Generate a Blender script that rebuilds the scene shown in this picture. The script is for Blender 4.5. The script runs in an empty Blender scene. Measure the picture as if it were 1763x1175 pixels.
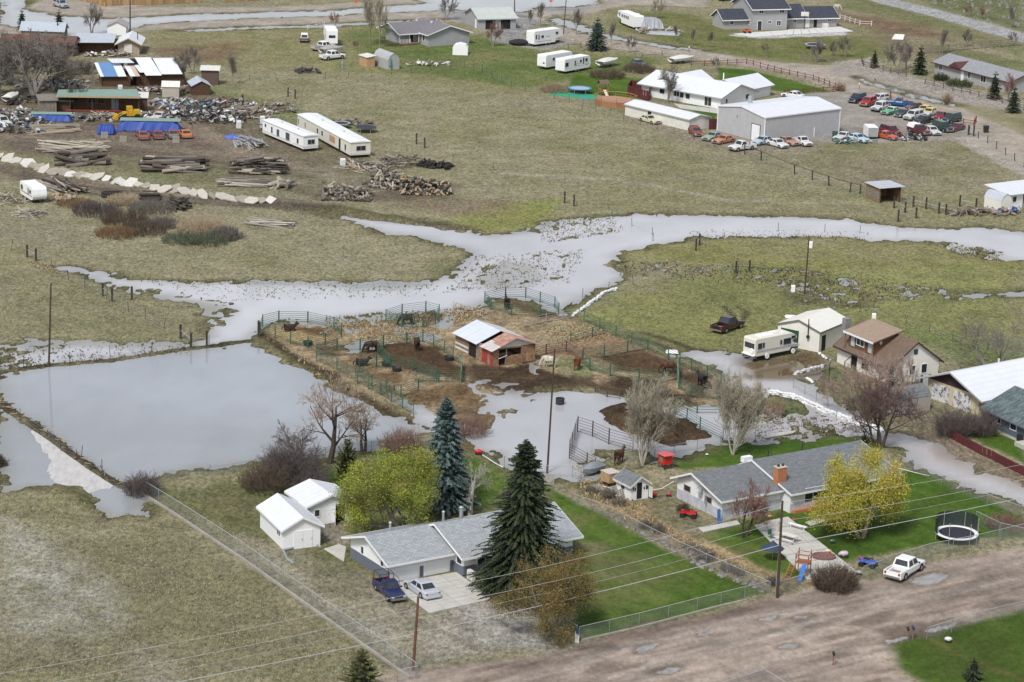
import bpy,math,random
import numpy as np
from mathutils import Vector,Matrix

# ------------------------------------------------------------------ camera, sky, sun, exposure
S=bpy.context.scene
COL=S.collection
F_PX,H0_PX,ROLL,CAM_H=4600.0,1300.0,0.035,96.0
PITCH=math.atan(H0_PX/F_PX)
cd=bpy.data.cameras.new('camera');cam=bpy.data.objects.new('camera',cd);COL.objects.link(cam)
cam.location=(0,0,CAM_H)
cam.rotation_euler=(Matrix.Rotation(math.pi/2-PITCH,3,'X') @ Matrix.Rotation(ROLL,3,'Z')).to_euler()
cd.sensor_width=36.0;cd.lens=F_PX/1763*36.0;cd.clip_start=1.0;cd.clip_end=6000.0
S.camera=cam
SUN_EL,SUN_AZ=52.0,205.0        # high behind the camera's left shoulder, veiled by cloud
w=bpy.data.worlds.new('World');S.world=w;w.use_nodes=True
wn,wl=w.node_tree.nodes,w.node_tree.links
sky=wn.new('ShaderNodeTexSky');sky.sky_type='NISHITA';sky.sun_disc=False
sky.sun_elevation=math.radians(SUN_EL);sky.sun_rotation=math.radians(SUN_AZ)
sky.air_density=1.6;sky.dust_density=6.0;sky.ozone_density=1.0;sky.altitude=1500
hs=wn.new('ShaderNodeHueSaturation');hs.inputs['Saturation'].default_value=0.44
wl.new(sky.outputs[0],hs.inputs['Color'])
wl.new(hs.outputs[0],wn['Background'].inputs['Color']);wn['Background'].inputs['Strength'].default_value=0.11
sd=bpy.data.lights.new('sun','SUN');sun=bpy.data.objects.new('sun',sd);COL.objects.link(sun)
sd.energy=2.7;sd.angle=math.radians(12);sd.color=(1.0,0.97,0.93)
_a,_e=math.radians(SUN_AZ),math.radians(SUN_EL)
sun.rotation_euler=Vector((math.sin(_a)*math.cos(_e),math.cos(_a)*math.cos(_e),math.sin(_e))).to_track_quat('Z','Y').to_euler()
S.view_settings.view_transform='Standard';S.view_settings.look='None'
S.view_settings.exposure=0.24;S.view_settings.gamma=1.0;S.view_settings.use_curve_mapping=False
S.cycles.max_bounces=6;S.cycles.transparent_max_bounces=24

# ------------------------------------------------------------------ survey: photograph pixel -> point on the ground plane
_cr,_sr,_cp,_sp=math.cos(ROLL),math.sin(ROLL),math.cos(PITCH),math.sin(PITCH)
def P(x,y,z=0.0):
    u,v=x -881.5,y -587.5
    uu,vv=_cr*u+_sr*v,-_sr*u+_cr*v
    dx,dy,dz=uu,F_PX*_cp -vv*_sp,F_PX*_sp+vv*_cp
    t=(CAM_H-z)/dz
    return Vector((dx*t,dy*t,z))
def PA(pts):
    return np.array([P(*p)[:2] for p in pts])
def hgt(x,y0,y1):         # height in metres of something standing at pixel (x,y0) whose top is at row y1
    g=P(x,y0);lo,hi=0.0,60.0
    for _ in range(40):
        m=(lo+hi)/2
        if pix(g.x,g.y,m)[1]>y1:lo=m
        else:hi=m
    return lo
def pix(X,Y,Z):
    Zc=CAM_H-Z
    a=Y*_cp+Zc*_sp
    u0=X/a*F_PX;v0=(Zc*_cp -Y*_sp)/a*F_PX
    return (881.5+_cr*u0-_sr*v0,587.5+_sr*u0+_cr*v0)

# ------------------------------------------------------------------ numpy noise and polygons
def _hash(i,j,s):
    n=(i.astype(np.int64)*374761393+j.astype(np.int64)*668265263+s*1442695041) & 0xFFFFFFFF
    n=((n ^ (n>>13))*1274126177) & 0xFFFFFFFF
    return ((n ^ (n>>16)) & 0xFFFF)/65535.0
def vnoise(x,y,s=0):
    i,j=np.floor(x),np.floor(y);fx,fy=x -i,y -j
    fx,fy=fx*fx*(3-2*fx),fy*fy*(3-2*fy)
    a=_hash(i,j,s)*(1-fx)+_hash(i+1,j,s)*fx
    b=_hash(i,j+1,s)*(1-fx)+_hash(i+1,j+1,s)*fx
    return a*(1-fy)+b*fy
def fbm(x,y,sc,oct=4,s=0):
    r,a,t=0,1.0,0
    for k in range(oct):
        r=r+a*vnoise(x/sc*2**k+17.3*k,y/sc*2**k -9.1*k,s+k);t+=a;a*=0.55
    return (r/t -0.5)*2.2
def sdf(poly,x,y,pad=12.0):         # signed distance, positive inside
    out=np.full(x.shape,-1e3)
    m=(x>poly[:,0].min()-pad) & (x<poly[:,0].max()+pad) & (y>poly[:,1].min()-pad) & (y<poly[:,1].max()+pad)
    if not m.any():return out
    px,py=x[m],y[m];d=np.full(px.shape,1e9);ins=np.zeros(px.shape,bool)
    q=np.roll(poly,-1,0)
    for (ax,ay),(bx,by) in zip(poly,q):
        ex,ey=bx -ax,by -ay;L=ex*ex+ey*ey+1e-9
        t=np.clip(((px -ax)*ex+(py -ay)*ey)/L,0,1)
        d=np.minimum(d,(px -ax -t*ex)**2+(py -ay -t*ey)**2)
        c=(ay>py) !=(by>py)
        ins ^=c & (px<ex*(py -ay)/(ey if abs(ey)>1e-9 else 1e-9)+ax)
    d=np.sqrt(d);out[m]=np.where(ins,d,-d);return out
def ldist(line,x,y,pad=12.0):        # distance to a polyline
    out=np.full(x.shape,1e3)
    m=(x>line[:,0].min()-pad) & (x<line[:,0].max()+pad) & (y>line[:,1].min()-pad) & (y<line[:,1].max()+pad)
    if not m.any():return out
    px,py=x[m],y[m];d=np.full(px.shape,1e9)
    for (ax,ay),(bx,by) in zip(line[:-1],line[1:]):
        ex,ey=bx -ax,by -ay;L=ex*ex+ey*ey+1e-9
        t=np.clip(((px -ax)*ex+(py -ay)*ey)/L,0,1)
        d=np.minimum(d,(px -ax -t*ex)**2+(py -ay -t*ey)**2)
    out[m]=np.sqrt(d);return out
def sstep(a,b,v):
    t=np.clip((v -a)/(b -a),0,1);return t*t*(3-2*t)

# ------------------------------------------------------------------ object helpers
def tag(o,label=None,cat=None,group=None,kind=None):
    if label:o['label']=label
    if cat:o['category']=cat
    if group:o['group']=group
    if kind:o['kind']=kind
    return o
def thing(name,label,cat,loc,rz=0.0,group=None,sc=1.0):
    o=bpy.data.objects.new(name,None);COL.objects.link(o)
    o.location=loc;o.rotation_euler=(0,0,rz);o.scale=(sc,sc,sc);o.empty_display_size=0.5
    return tag(o,label,cat,group)
def ORD(i):return ['first','second','third','fourth','fifth','sixth','seventh','eighth','ninth'][i] if i<9 else '%d%s'%(i+1,{1:'st',2:'nd',3:'rd'}.get((i+1)%10 if (i+1)//10 !=1 else 0,'th'))
def link(name,me,parent=None):
    o=bpy.data.objects.new(name,me);COL.objects.link(o);o.parent=parent;return o
def copy_tree(o,parent=None):
    c=o.copy();COL.objects.link(c);c.parent=parent
    for ch in list(o.children):copy_tree(ch,c)
    return c
def dup(o,loc,rz=0.0,label=None,group=None,sc=None):
    c=copy_tree(o);c.location=loc;c.rotation_euler=(0,0,rz)
    if label:c['label']=label
    if group:c['group']=group
    if sc:c.scale=(sc,sc,sc) if not isinstance(sc,tuple) else sc
    return c
class MB:
    def __init__(s):s.v,s.f,s.mi=[],[],[]
    def add(s,vs,fs,m=0):
        b=len(s.v);s.v+=[tuple(v) for v in vs];s.f+=[tuple(b+i for i in f) for f in fs];s.mi+=[m]*len(fs);return s
    def box(s,x0,x1,y0,y1,z0,z1,m=0):
        if x0>x1:x0,x1=x1,x0
        if y0>y1:y0,y1=y1,y0
        if z0>z1:z0,z1=z1,z0
        vs=[(x0,y0,z0),(x1,y0,z0),(x1,y1,z0),(x0,y1,z0),(x0,y0,z1),(x1,y0,z1),(x1,y1,z1),(x0,y1,z1)]
        return s.add(vs,[(3,2,1,0),(4,5,6,7),(0,1,5,4),(1,2,6,5),(2,3,7,6),(3,0,4,7)],m)
    def hexa(s,b,t,m=0):             # 4 bottom points ccw, 4 top points
        return s.add(list(b)+list(t),[(3,2,1,0),(4,5,6,7),(0,1,5,4),(1,2,6,5),(2,3,7,6),(3,0,4,7)],m)
    def slab(s,quad,th,m=0):         # sloping slab, quad ccw seen from above = its top
        return s.hexa([(x,y,z -th) for x,y,z in quad],quad,m)
    def prism(s,poly,y0,y1,m=0):    # polygon in xz, ccw seen from -y, extruded along y
        n=len(poly);vs=[(x,y0,z) for x,z in poly]+[(x,y1,z) for x,z in poly]
        return s.add(vs,[tuple(range(n)),tuple(range(2*n -1,n -1,-1))]+[(i,i+n,(i+1)%n+n,(i+1)%n) for i in range(n)],m)
    def prismx(s,poly,x0,x1,m=0):   # polygon in yz ccw seen from -x reversed
        n=len(poly);vs=[(x0,y,z) for y,z in poly]+[(x1,y,z) for y,z in poly]
        return s.add(vs,[tuple(range(n -1,-1,-1)),tuple(range(n,2*n))]+[((i+1)%n,(i+1)%n+n,i+n,i) for i in range(n)][::1],m)
    def tube(s,p,q,r,r2=None,n=6,m=0,caps=True):
        p,q=Vector(p),Vector(q);d=(q -p)
        if d.length<1e-6:return s
        d.normalize();a=d.orthogonal().normalized();b=d.cross(a);r2=r if r2 is None else r2
        vs=[p+(a*math.cos(k*2*math.pi/n)+b*math.sin(k*2*math.pi/n))*r for k in range(n)]
        vs+=[q+(a*math.cos(k*2*math.pi/n)+b*math.sin(k*2*math.pi/n))*r2 for k in range(n)]
        fs=[(k,(k+1)%n,(k+1)%n+n,k+n) for k in range(n)]
        if caps:fs+=[tuple(range(n -1,-1,-1)),tuple(range(n,2*n))]
        return s.add(vs,fs,m)
    def disc(s,c,r,z,n=24,m=0,ry=None):
        return s.add([(c[0]+r*math.cos(k*2*math.pi/n),c[1]+(ry or r)*math.sin(k*2*math.pi/n),z) for k in range(n)],[tuple(range(n))],m)
    def lathe(s,prof,n=16,c=(0,0),m=0,sy=1.0):
        vs=[(c[0]+r*math.cos(k*2*math.pi/n),c[1]+sy*r*math.sin(k*2*math.pi/n),z) for r,z in prof for k in range(n)]
        fs=[(i*n+k,i*n+(k+1)%n,(i+1)*n+(k+1)%n,(i+1)*n+k) for i in range(len(prof)-1) for k in range(n)]
        return s.add(vs,fs,m)
    def blob(s,c,r,n=8,k=5,jit=0.15,rnd=random,m=0):
        b=len(s.v);vs,fs=[],[]
        for i in range(k+1):
            t=math.pi*i/k
            for j in range(n):
                q=1+rnd.uniform(-jit,jit);p=2*math.pi*j/n
                vs.append((c[0]+r[0]*q*math.sin(t)*math.cos(p),c[1]+r[1]*q*math.sin(t)*math.sin(p),c[2]+r[2]*q*math.cos(t)))
        for i in range(k):
            for j in range(n):
                fs.append((i*n+j,(i+1)*n+j,(i+1)*n+(j+1)%n,i*n+(j+1)%n))
        return s.add(vs,fs,m)
    def mesh(s,name,mats,smooth=False):
        me=bpy.data.meshes.new(name);me.from_pydata(s.v,[],s.f)
        for mm in (mats if isinstance(mats,(list,tuple)) else [mats]):me.materials.append(mm)
        if any(s.mi):me.polygons.foreach_set('material_index',s.mi)
        if smooth:me.polygons.foreach_set('use_smooth',[True]*len(s.f))
        me.update();return me
    def build(s,name,mats,parent=None,smooth=False):
        return link(name,s.mesh(name,mats,smooth),parent)
def B(*a):return MB().box(*a)

# ------------------------------------------------------------------ materials
_M={}
def M(name,col,rough=0.8,var=0.12,sc=2.0,bump=0.0,metal=0.0,col2=None,stretch=None,spec=0.5,coat=0.0,thr=None):
    if name in _M:return _M[name]
    m=bpy.data.materials.new(name);m.use_nodes=True;n,l=m.node_tree.nodes,m.node_tree.links
    b=n['Principled BSDF'];b.inputs['Roughness'].default_value=rough;b.inputs['Metallic'].default_value=metal
    b.inputs['Specular IOR Level'].default_value=spec;b.inputs['Coat Weight'].default_value=coat
    tc=n.new('ShaderNodeTexCoord');src=tc.outputs['Object']
    if stretch:
        mp=n.new('ShaderNodeMapping');mp.inputs['Scale'].default_value=stretch;l.new(src,mp.inputs[0]);src=mp.outputs[0]
    nz=n.new('ShaderNodeTexNoise');nz.inputs['Scale'].default_value=sc;nz.inputs['Detail'].default_value=6;nz.inputs['Roughness'].default_value=0.65
    l.new(src,nz.inputs['Vector'])
    r=n.new('ShaderNodeValToRGB');l.new(nz.outputs['Fac'],r.inputs[0])
    c2=col2 or tuple(min(1,c*(1+var)) for c in col)
    c1=col if col2 else tuple(c*(1-var) for c in col)
    a,z=thr or (0.3,0.7)
    r.color_ramp.elements[0].position=a;r.color_ramp.elements[0].color=(*c1,1)
    r.color_ramp.elements[1].position=z;r.color_ramp.elements[1].color=(*c2,1)
    l.new(r.outputs[0],b.inputs['Base Color'])
    if bump:
        bp=n.new('ShaderNodeBump');bp.inputs['Strength'].default_value=1.0;bp.inputs['Distance'].default_value=bump
        l.new(nz.outputs['Fac'],bp.inputs['Height']);l.new(bp.outputs[0],b.inputs['Normal'])
    _M[name]=m;return m
def ribbed(name,col,axis=0,pitch=0.3,depth=0.02,rough=0.45,metal=0.0,col2=None,var=0.08,dirt=0.0):
    """sheet metal / board siding: ribs run across the given axis of the object"""
    if name in _M:return _M[name]
    m=M(name,col,rough,var,0.8,0,metal,col2)
    n,l=m.node_tree.nodes,m.node_tree.links;b=n['Principled BSDF']
    tc=n.new('ShaderNodeTexCoord');sx=n.new('ShaderNodeSeparateXYZ');l.new(tc.outputs['Object'],sx.inputs[0])
    k=n.new('ShaderNodeMath');k.operation='MULTIPLY';k.inputs[1].default_value=1/pitch;l.new(sx.outputs[axis],k.inputs[0])
    f=n.new('ShaderNodeMath');f.operation='FRACT';l.new(k.outputs[0],f.inputs[0])
    g=n.new('ShaderNodeMath');g.operation='GREATER_THAN';g.inputs[1].default_value=0.82;l.new(f.outputs[0],g.inputs[0])
    bp=n.new('ShaderNodeBump');bp.inputs['Distance'].default_value=depth;l.new(g.outputs[0],bp.inputs['Height']);l.new(bp.outputs[0],b.inputs['Normal'])
    return m
def paint(name,col,rough=0.25):
    return M('paint_'+name,col,rough,0.03,3.0,coat=0.6)
def shingle(name,c1,c2,sc=1.0):
    """asphalt shingles: rows of tabs of uneven tone with fine grit"""
    if name in _M:return _M[name]
    m=bpy.data.materials.new(name);m.use_nodes=True;n,l=m.node_tree.nodes,m.node_tree.links;b=n['Principled BSDF']
    b.inputs['Roughness'].default_value=0.9
    tc=n.new('ShaderNodeTexCoord')
    bk=n.new('ShaderNodeTexBrick');bk.inputs['Scale'].default_value=1.0;bk.inputs['Brick Width'].default_value=0.45*sc;bk.inputs['Row Height'].default_value=0.2*sc
    bk.inputs['Mortar Size'].default_value=0.012;bk.inputs['Color1'].default_value=(*c1,1);bk.inputs['Color2'].default_value=(*c2,1)
    bk.inputs['Mortar'].default_value=(*[c*0.5 for c in c1],1)
    l.new(tc.outputs['Object'],bk.inputs['Vector'])
    nz=n.new('ShaderNodeTexNoise');nz.inputs['Scale'].default_value=2.5;nz.inputs['Detail'].default_value=8;nz.inputs['Roughness'].default_value=0.8;l.new(tc.outputs['Object'],nz.inputs['Vector'])
    mr=n.new('ShaderNodeMapRange');mr.inputs[3].default_value=0.55;mr.inputs[4].default_value=1.45;l.new(nz.outputs['Fac'],mr.inputs[0])
    mx=n.new('ShaderNodeVectorMath');mx.operation='SCALE';l.new(bk.outputs['Color'],mx.inputs[0]);l.new(mr.outputs[0],mx.inputs['Scale'])
    l.new(mx.outputs[0],b.inputs['Base Color'])
    _M[name]=m;return m
WHITE=M('white_paint',(.78,.79,.8),.6,.04,1.5)
OFFWH=M('weathered_white_paint',(.62,.61,.57),.7,.12,1.2)
GLASS=M('window_glass',(.035,.042,.05),.08,.3,1.0)
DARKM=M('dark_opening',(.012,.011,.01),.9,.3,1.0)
BLACK=M('black_rubber',(.02,.02,.02),.8,.2,4)
CHROME=M('bright_metal',(.5,.5,.52),.3,.1,3,metal=.9)
STEEL=M('galvanised_steel',(.42,.44,.46),.5,.12,3,metal=.5)
DKWOOD=M('dark_weathered_wood',(.045,.035,.028),.9,.4,4,.01,stretch=(1,1,.2))
GYWOOD=M('grey_weathered_wood',(.2,.175,.15),.9,.35,3,.01,stretch=(1,1,.3))
BRWOOD=M('brown_weathered_wood',(.16,.085,.045),.9,.3,2.5,.01,col2=(.3,.2,.13))
CONC=M('pale_concrete',(.47,.455,.42),.85,.12,.8,.004)
TSTEEL=M('rusty_dark_steel',(.05,.04,.035),.8,.3,6)
# ------------------------------------------------------------------ ground: heights, colours, regions
WATER=[
 [(0,652),(0,640),(40,636),(84,631),(200,622),(300,606),(360,598),(440,588),(452,592),(500,612),(530,628),(550,643),(580,662),(620,684),(660,706),(700,722),(735,740),(745,765),(700,775),(640,778),(560,782),(500,792),(440,796),(360,806),(290,820),(240,826),(205,832),(165,812),(120,780),(85,752),(30,716),(0,694)],
 [(0,640),(0,600),(30,600),(55,606),(80,600),(150,592),(200,594),(250,598),(300,596),(345,590),(355,578),(375,550),(395,533),(370,525),(330,519),(290,508),(245,506),(215,494),(150,474),(100,462),(115,461),(165,468),(240,481),(345,491),(400,487),(500,490),(600,497),(680,497),(740,490),(775,479),(800,452),(808,438),(795,428),(759,423),(721,408),(680,404),(619,385),(568,374),(540,367),(591,368),(670,379),(734,382),(785,392),(838,404),(890,401),(921,400),(944,387),(992,379),(1043,373),(1097,370),(1330,371),(1405,375),(1456,377),(1492,383),(1556,391),(1619,395),(1683,391),(1763,401),(1840,415),(1840,462),(1763,451),(1732,447),(1711,436),(1660,429),(1632,419),(1568,415),(1492,413),(1441,408),(1313,410),(1202,409),(1174,414),(1123,424),(1084,431),(1059,443),(1059,456),(1069,474),(1043,492),(1008,505),(985,532),(960,545),(935,525),(900,516),(850,514),(823,528),(757,537),(700,541),(662,541),(560,550),(500,551),(450,556),(440,586),(360,596),(300,604),(200,620),(84,629),(40,635)],
 [(0,694),(30,716),(85,752),(120,780),(165,812),(205,834),(238,850),(262,876),(258,890),(200,886),(155,870),(128,853),(105,843),(80,846),(40,838),(0,842)],
 [(700,722),(690,690),(720,700),(760,705),(790,690),(795,655),(812,660),(823,674),(870,680),(931,677),(982,667),(1023,667),(1069,685),(1135,697),(1186,700),(1237,700),(1314,723),(1330,745),(1237,766),(1199,776),(1168,788),(1100,800),(1000,832),(930,822),(869,802),(850,780),(790,780),(740,770),(720,740)],
 [(1160,612),(1200,607),(1230,605),(1275,620),(1290,648),(1365,648),(1400,666),(1430,688),(1480,716),(1520,740),(1580,757),(1640,785),(1690,815),(1763,838),(1830,860),(1830,890),(1763,866),(1700,850),(1640,826),(1575,800),(1555,778),(1500,755),(1440,748),(1380,745),(1330,748),(1237,764),(1237,702),(1290,690),(1262,668),(1250,650),(1225,632),(1195,622)],
 [(0,2),(0,-30),(60,-30),(40,14),(88,27),(140,30),(186,33),(281,28),(450,21),(560,20),(640,13),(735,7),(738,-30),(1010,-30),(1030,4),(990,12),(930,12),(900,22),(760,16),(700,22),(640,23),(560,28),(450,31),(319,37),(255,42),(225,50),(190,60),(150,66),(122,63),(110,60),(70,55),(0,42)],
 [(290,54),(450,46),(583,42),(683,36),(760,34),(683,39.5),(583,46),(450,50),(330,55)],
 [(960,30),(1010,48),(1060,62),(1130,76),(1220,88),(1150,84),(1060,68),(990,50),(940,36)],
 [(1476,134),(1520,148),(1584,165),(1650,182),(1640,184),(1580,170),(1510,150)],
 [(1420,484),(1455,492),(1475,505),(1490,515),(1470,527),(1440,522),(1415,510),(1380,490),(1400,478)],
 [(1640,506),(1763,503),(1800,505),(1763,512),(1640,510)],
 [(640,-30),(900,-30),(860,6),(740,8)],
 [(1258,606),(1300,622),(1380,622),(1428,634),(1432,650),(1365,657),(1290,657),(1255,640)],[(690,655),(735,648),(745,662),(715,676),(690,672)],[(590,600),(640,586),(690,590),(650,599),(605,607)],[(690,575),(730,570),(765,580),(735,590)],[(912,610),(938,622),(934,646),(920,642)],[(738,560),(772,556),(765,567)],
]
ISLES=[[(1047,712),(1072,705),(1135,715),(1205,743),(1203,754),(1150,762),(1084,747)],
 [(1300,690),(1330,684),(1365,696),(1402,712),(1395,718),(1356,722),(1330,712)],
 [(835,468),(870,455),(910,458),(918,475),(900,492),(860,497),(835,490)],
 [(715,745),(790,752),(800,775),(850,782),(790,797),(700,792)],
 [(1000,800),(1040,776),(1090,772),(1140,790),(1100,814),(1020,817)],
 [(665,660),(720,640),(800,660),(830,690),(825,720),(770,705),(720,700)]]
MARSH=[([(560,545),(700,541),(830,530),(830,545),(740,565),(560,575),(500,552)],.8),([(820,450),(960,430),(1010,440),(960,480),(840,505),(760,500)],.45),
 ([(940,385),(1050,380),(1060,400),(980,420),(900,410)],.38),([(1059,452),(1180,456),(1300,462),(1380,480),(1400,500),(1330,490),(1200,478),(1065,472)],1.05),
 ([(1350,460),(1450,478),(1530,490),(1640,502),(1660,512),(1560,512),(1480,535),(1400,520),(1330,500),(1300,470)],1.0),
 ([(0,600),(60,598),(70,628),(0,640)],.75),([(220,495),(330,500),(400,530),(380,560),(330,520),(230,510)],.6),([(60,590),(350,590),(340,606),(100,622)],.35),
 ([(1640,425),(1720,430),(1720,448),(1650,436)],.6),([(800,650),(880,672),(870,700),(850,720),(900,700),(930,678),(900,668)],.6),([(450,485),(760,488),(700,512),(450,500)],.35),([(1240,700),(1480,730),(1440,752),(1240,766),(1300,735)],.7)]
def warp(x,y,a=1.0):
    return x+a*fbm(x,y,7.0,3,71),y+a*fbm(x,y,7.0,3,93)
WPOLY=[PA(p) for p in WATER];IPOLY=[PA(p) for p in ISLES];MPOLY=[(PA(p),k) for p,k in MARSH]
MOUND=[(PA([(1055,712),(1075,708),(1130,720),(1190,745),(1150,756),(1090,740)]),1.7,3.0,1.2),(PA([(85,842),(120,848),(150,866),(80,862)]),.8,3,.3),
 (PA([(755,715),(790,722),(822,735),(825,722),(800,712)]),.9,2.0,.8),(PA([(470,358),(600,372),(700,385),(790,398),(790,396),(700,380),(600,362),(470,345)]),.7,1.5,.3),
 (PA([(905,670),(960,655),(1060,672),(1130,690),(1190,690),(1160,700),(1060,682),(960,668)]),.5,2,.4),(PA([(450,582),(530,622),(600,660),(700,712),(695,718),(590,668),(520,630),(446,592)]),.35,1.2,.1)]
DIKES=[(PA([(0,641),(84,629.5),(200,620),(300,604),(360,597),(440,586)]),.28,.45),(PA([(0,694),(30,716),(85,752),(120,780),(165,812),(210,838)]),.3,.35)]
def ground_z(x,y,full=False):
    wx,wy=warp(x,y,1.3);wx=wx+.5*fbm(x,y,1.6,2,55);wy=wy+.8*fbm(x,y,1.6,2,66)
    wd=np.full(x.shape,-1e3)
    for p in WPOLY:wd=np.maximum(wd,sdf(p,wx,wy))
    for p in IPOLY:wd=np.minimum(wd,-sdf(p,wx,wy))
    wd=np.clip(wd,-12,12)
    n1,n2=fbm(x,y,3.0,4,5),fbm(x,y*.7,.9,3,9)
    z=0.14-sstep(-2.6,3.4,wd)*0.34+(n1*.07+n2*.12)*sstep(-5,-.5,wd)*sstep(7,2,wd)
    for p,k in MPOLY:
        mk=sstep(-3.5,1.5,sdf(p,wx,wy))
        z=z*(1-mk)+mk*(-.15+.19*k+n2*.17+n1*.09)
    far=sstep(330,480,y)                                     # beyond the creek the land lies a little higher
    z=z+np.where(wd<-2.5,.02,0)*far
    for p,h,r,j in MOUND:
        z=z+h*sstep(-r,r,sdf(p,wx,wy))*(1+j*.3*n2)*.9
    for p,h,r in DIKES:
        z=np.maximum(z,h*(1-sstep(.2,r+.5,ldist(p,x,y)))-.1*(1+n2))
    return (z,wd) if full else z
def gz(p):
    return float(ground_z(np.array([p.x]),np.array([p.y]))[0])
def G(x,y,dz=0.0):
    p=P(x,y);p.z=max(gz(p),-.05)+dz;return p

ts=np.arange(-.235,.2352,.00095);nrow=640
ys=212*(790/212)**(np.arange(nrow)/(nrow -1))
TX,YY=np.meshgrid(ts,ys);X=(TX*YY).ravel();Y=YY.ravel()
Z,WD=ground_z(X,Y,True)
lum=lambda c:np.array(c)
n_big,n_mid,n_sm,n_fine=fbm(X,Y,34,4,1),fbm(X,Y,9,4,2),fbm(X,Y,2.2,4,3),fbm(X,Y,.6,2,4)
n_str=fbm(X,Y*2.2,5,4,8)
A=np.empty((len(X),3));A[:]=(.295,.272,.168)
def lay(col,wgt,c2=None,n=None):
    global A
    w_=np.clip(wgt,0,1)[:,None]
    c=lum(col)[None,:]
    if c2 is not None:c=c+(lum(c2)-lum(col))[None,:]*np.clip(.5+(n_sm if n is None else n),0,1)[:,None]
    A=A*(1-w_)+c*w_
lay((.21,.205,.1),sstep(-.1,.6,n_mid*.7+n_big*.6+n_sm*.3)*.7)
lay((.33,.285,.19),sstep(.0,.6,-n_mid*.5+n_str*.8)*.6)
lay((.19,.18,.15),sstep(.15,.7,n_str*.6-n_big*.6)*.5)
lay((.12,.13,.07),sstep(.25,.8,n_fine*.5+n_sm*.7)*.45)
XW,YW=warp(X,Y,.8)
def patch(pts,col,feather=2.5,k=1.0,c2=None,nz=.6,n=None,e=0.0):
    d=sdf(PA(pts),XW,YW)+nz*feather*n_sm
    lay(col,sstep(-feather,feather,d -e)*k,c2,n)
def strip(pts,wid,col,feather=.6,k=1.0,c2=None,nz=.5,n=None):
    d=wid/2-ldist(PA(pts),XW,YW)+nz*feather*n_sm*1.5
    lay(col,sstep(-feather,feather,d)*k,c2,n)
# pasture tints
patch([(0,890),(80,930),(200,1010),(230,1080),(90,1110),(0,1090)],(.62,.6,.55),2,.95,(.36,.35,.28),1.3)
patch([(60,960),(200,1040),(180,1075),(60,1030)],(.6,.59,.55),2,.7,(.25,.25,.19),1.2)
patch([(0,1020),(180,1090),(180,1140),(0,1150)],(.17,.15,.125),5,.6,(.24,.22,.16))
patch([(220,1110),(270,1130),(340,1200),(240,1200)],(.36,.33,.28),2,.8)
patch([(100,960),(300,940),(560,1060),(600,1130),(300,1080)],(.19,.165,.095),8,.5)
patch([(0,850),(240,890),(700,1175),(0,1175)],(.2,.19,.115),6,.4)
patch([(0,440),(120,480),(370,560),(350,590),(60,595),(0,560)],(.2,.2,.08),5,.5,(.29,.25,.14))
patch([(1000,535),(1230,460),(1763,440),(1763,640),(1600,600),(1330,600),(1160,610),(1010,560)],(.17,.19,.05),5,.75,(.26,.27,.09),.8,n_mid)
patch([(1060,430),(1200,415),(1640,420),(1763,460),(1400,470),(1200,455),(1070,450)],(.2,.21,.05),3,.75,(.27,.25,.12),.8,n_mid)
patch([(1500,555),(1763,600),(1763,640),(1640,620),(1560,575)],(.13,.18,.06),3,.6)
patch([(820,130),(1060,190),(1300,290),(1700,330),(1763,300),(1763,270),(1650,240),(1320,262),(1090,205),(830,120)],(.3,.26,.19),6,.55,(.2,.2,.1),.8,n_mid)
patch([(1100,290),(1450,320),(1763,345),(1763,390),(1450,372),(1000,372),(860,380)],(.22,.23,.1),6,.6,(.28,.25,.16),.8,n_mid)
patch([(1400,270),(1600,285),(1560,330),(1440,315)],(.19,.14,.1),5,.5,(.27,.23,.15))
patch([(250,55),(640,42),(900,75),(1190,112),(900,165),(640,130),(400,120),(300,100)],(.2,.21,.07),5,.7,(.27,.24,.13),.8,n_mid)
patch([(250,85),(420,75),(400,105),(330,110),(290,100)],(.16,.09,.06),3,.75,(.22,.15,.1))
patch([(590,60),(700,40),(850,70),(930,90),(1160,105),(900,155),(640,110)],(.09,.15,.03),3,.8,(.18,.19,.07),.8,n_mid)
patch([(640,112),(880,120),(900,150),(660,125)],(.11,.16,.04),2,.6)
patch([(1130,20),(1190,25),(1280,60),(1420,60),(1530,75),(1540,100),(1400,110),(1290,100),(1130,72),(1070,50),(1050,20)],(.12,.155,.035),4,.9,(.2,.19,.08),.8,n_mid)
patch([(1440,15),(1540,35),(1763,100),(1763,82),(1560,12),(1440,-10)],(.13,.16,.05),3,.7,(.2,.18,.1))
patch([(1430,20),(1500,30),(1590,45),(1650,75),(1540,60),(1450,40)],(.17,.105,.065),3,.85,(.22,.15,.1))
patch([(1500,50),(1763,108),(1763,120),(1600,100),(1500,80)],(.2,.15,.1),3,.5)
patch([(1540,-10),(1763,-10),(1763,55),(1640,22)],(.1,.13,.045),3,.8,(.16,.17,.08))
patch([(1600,78),(1763,105),(1763,145),(1690,140)],(.14,.17,.06),2,.6)
patch([(1000,65),(1110,78),(1300,110),(1280,100),(1200,85),(1060,60)],(.17,.16,.07),1.5,.7,(.25,.2,.13))
patch([(0,-40),(150,-40),(160,30),(60,10),(0,60)],(.14,.16,.06),2,.6)
patch([(300,128),(440,168),(640,225),(600,230),(430,200),(330,160)],(.16,.2,.07),2,.6)
patch([(0,520),(60,470),(130,470),(330,530),(380,560),(340,600),(0,600)],(.2,.2,.12),4,.35)
patch([(840,350),(960,345),(940,392),(840,400),(770,385)],(.24,.26,.06),2,.7)
patch([(640,340),(900,345),(860,375),(760,370),(640,345)],(.22,.16,.115),3,.6)
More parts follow.
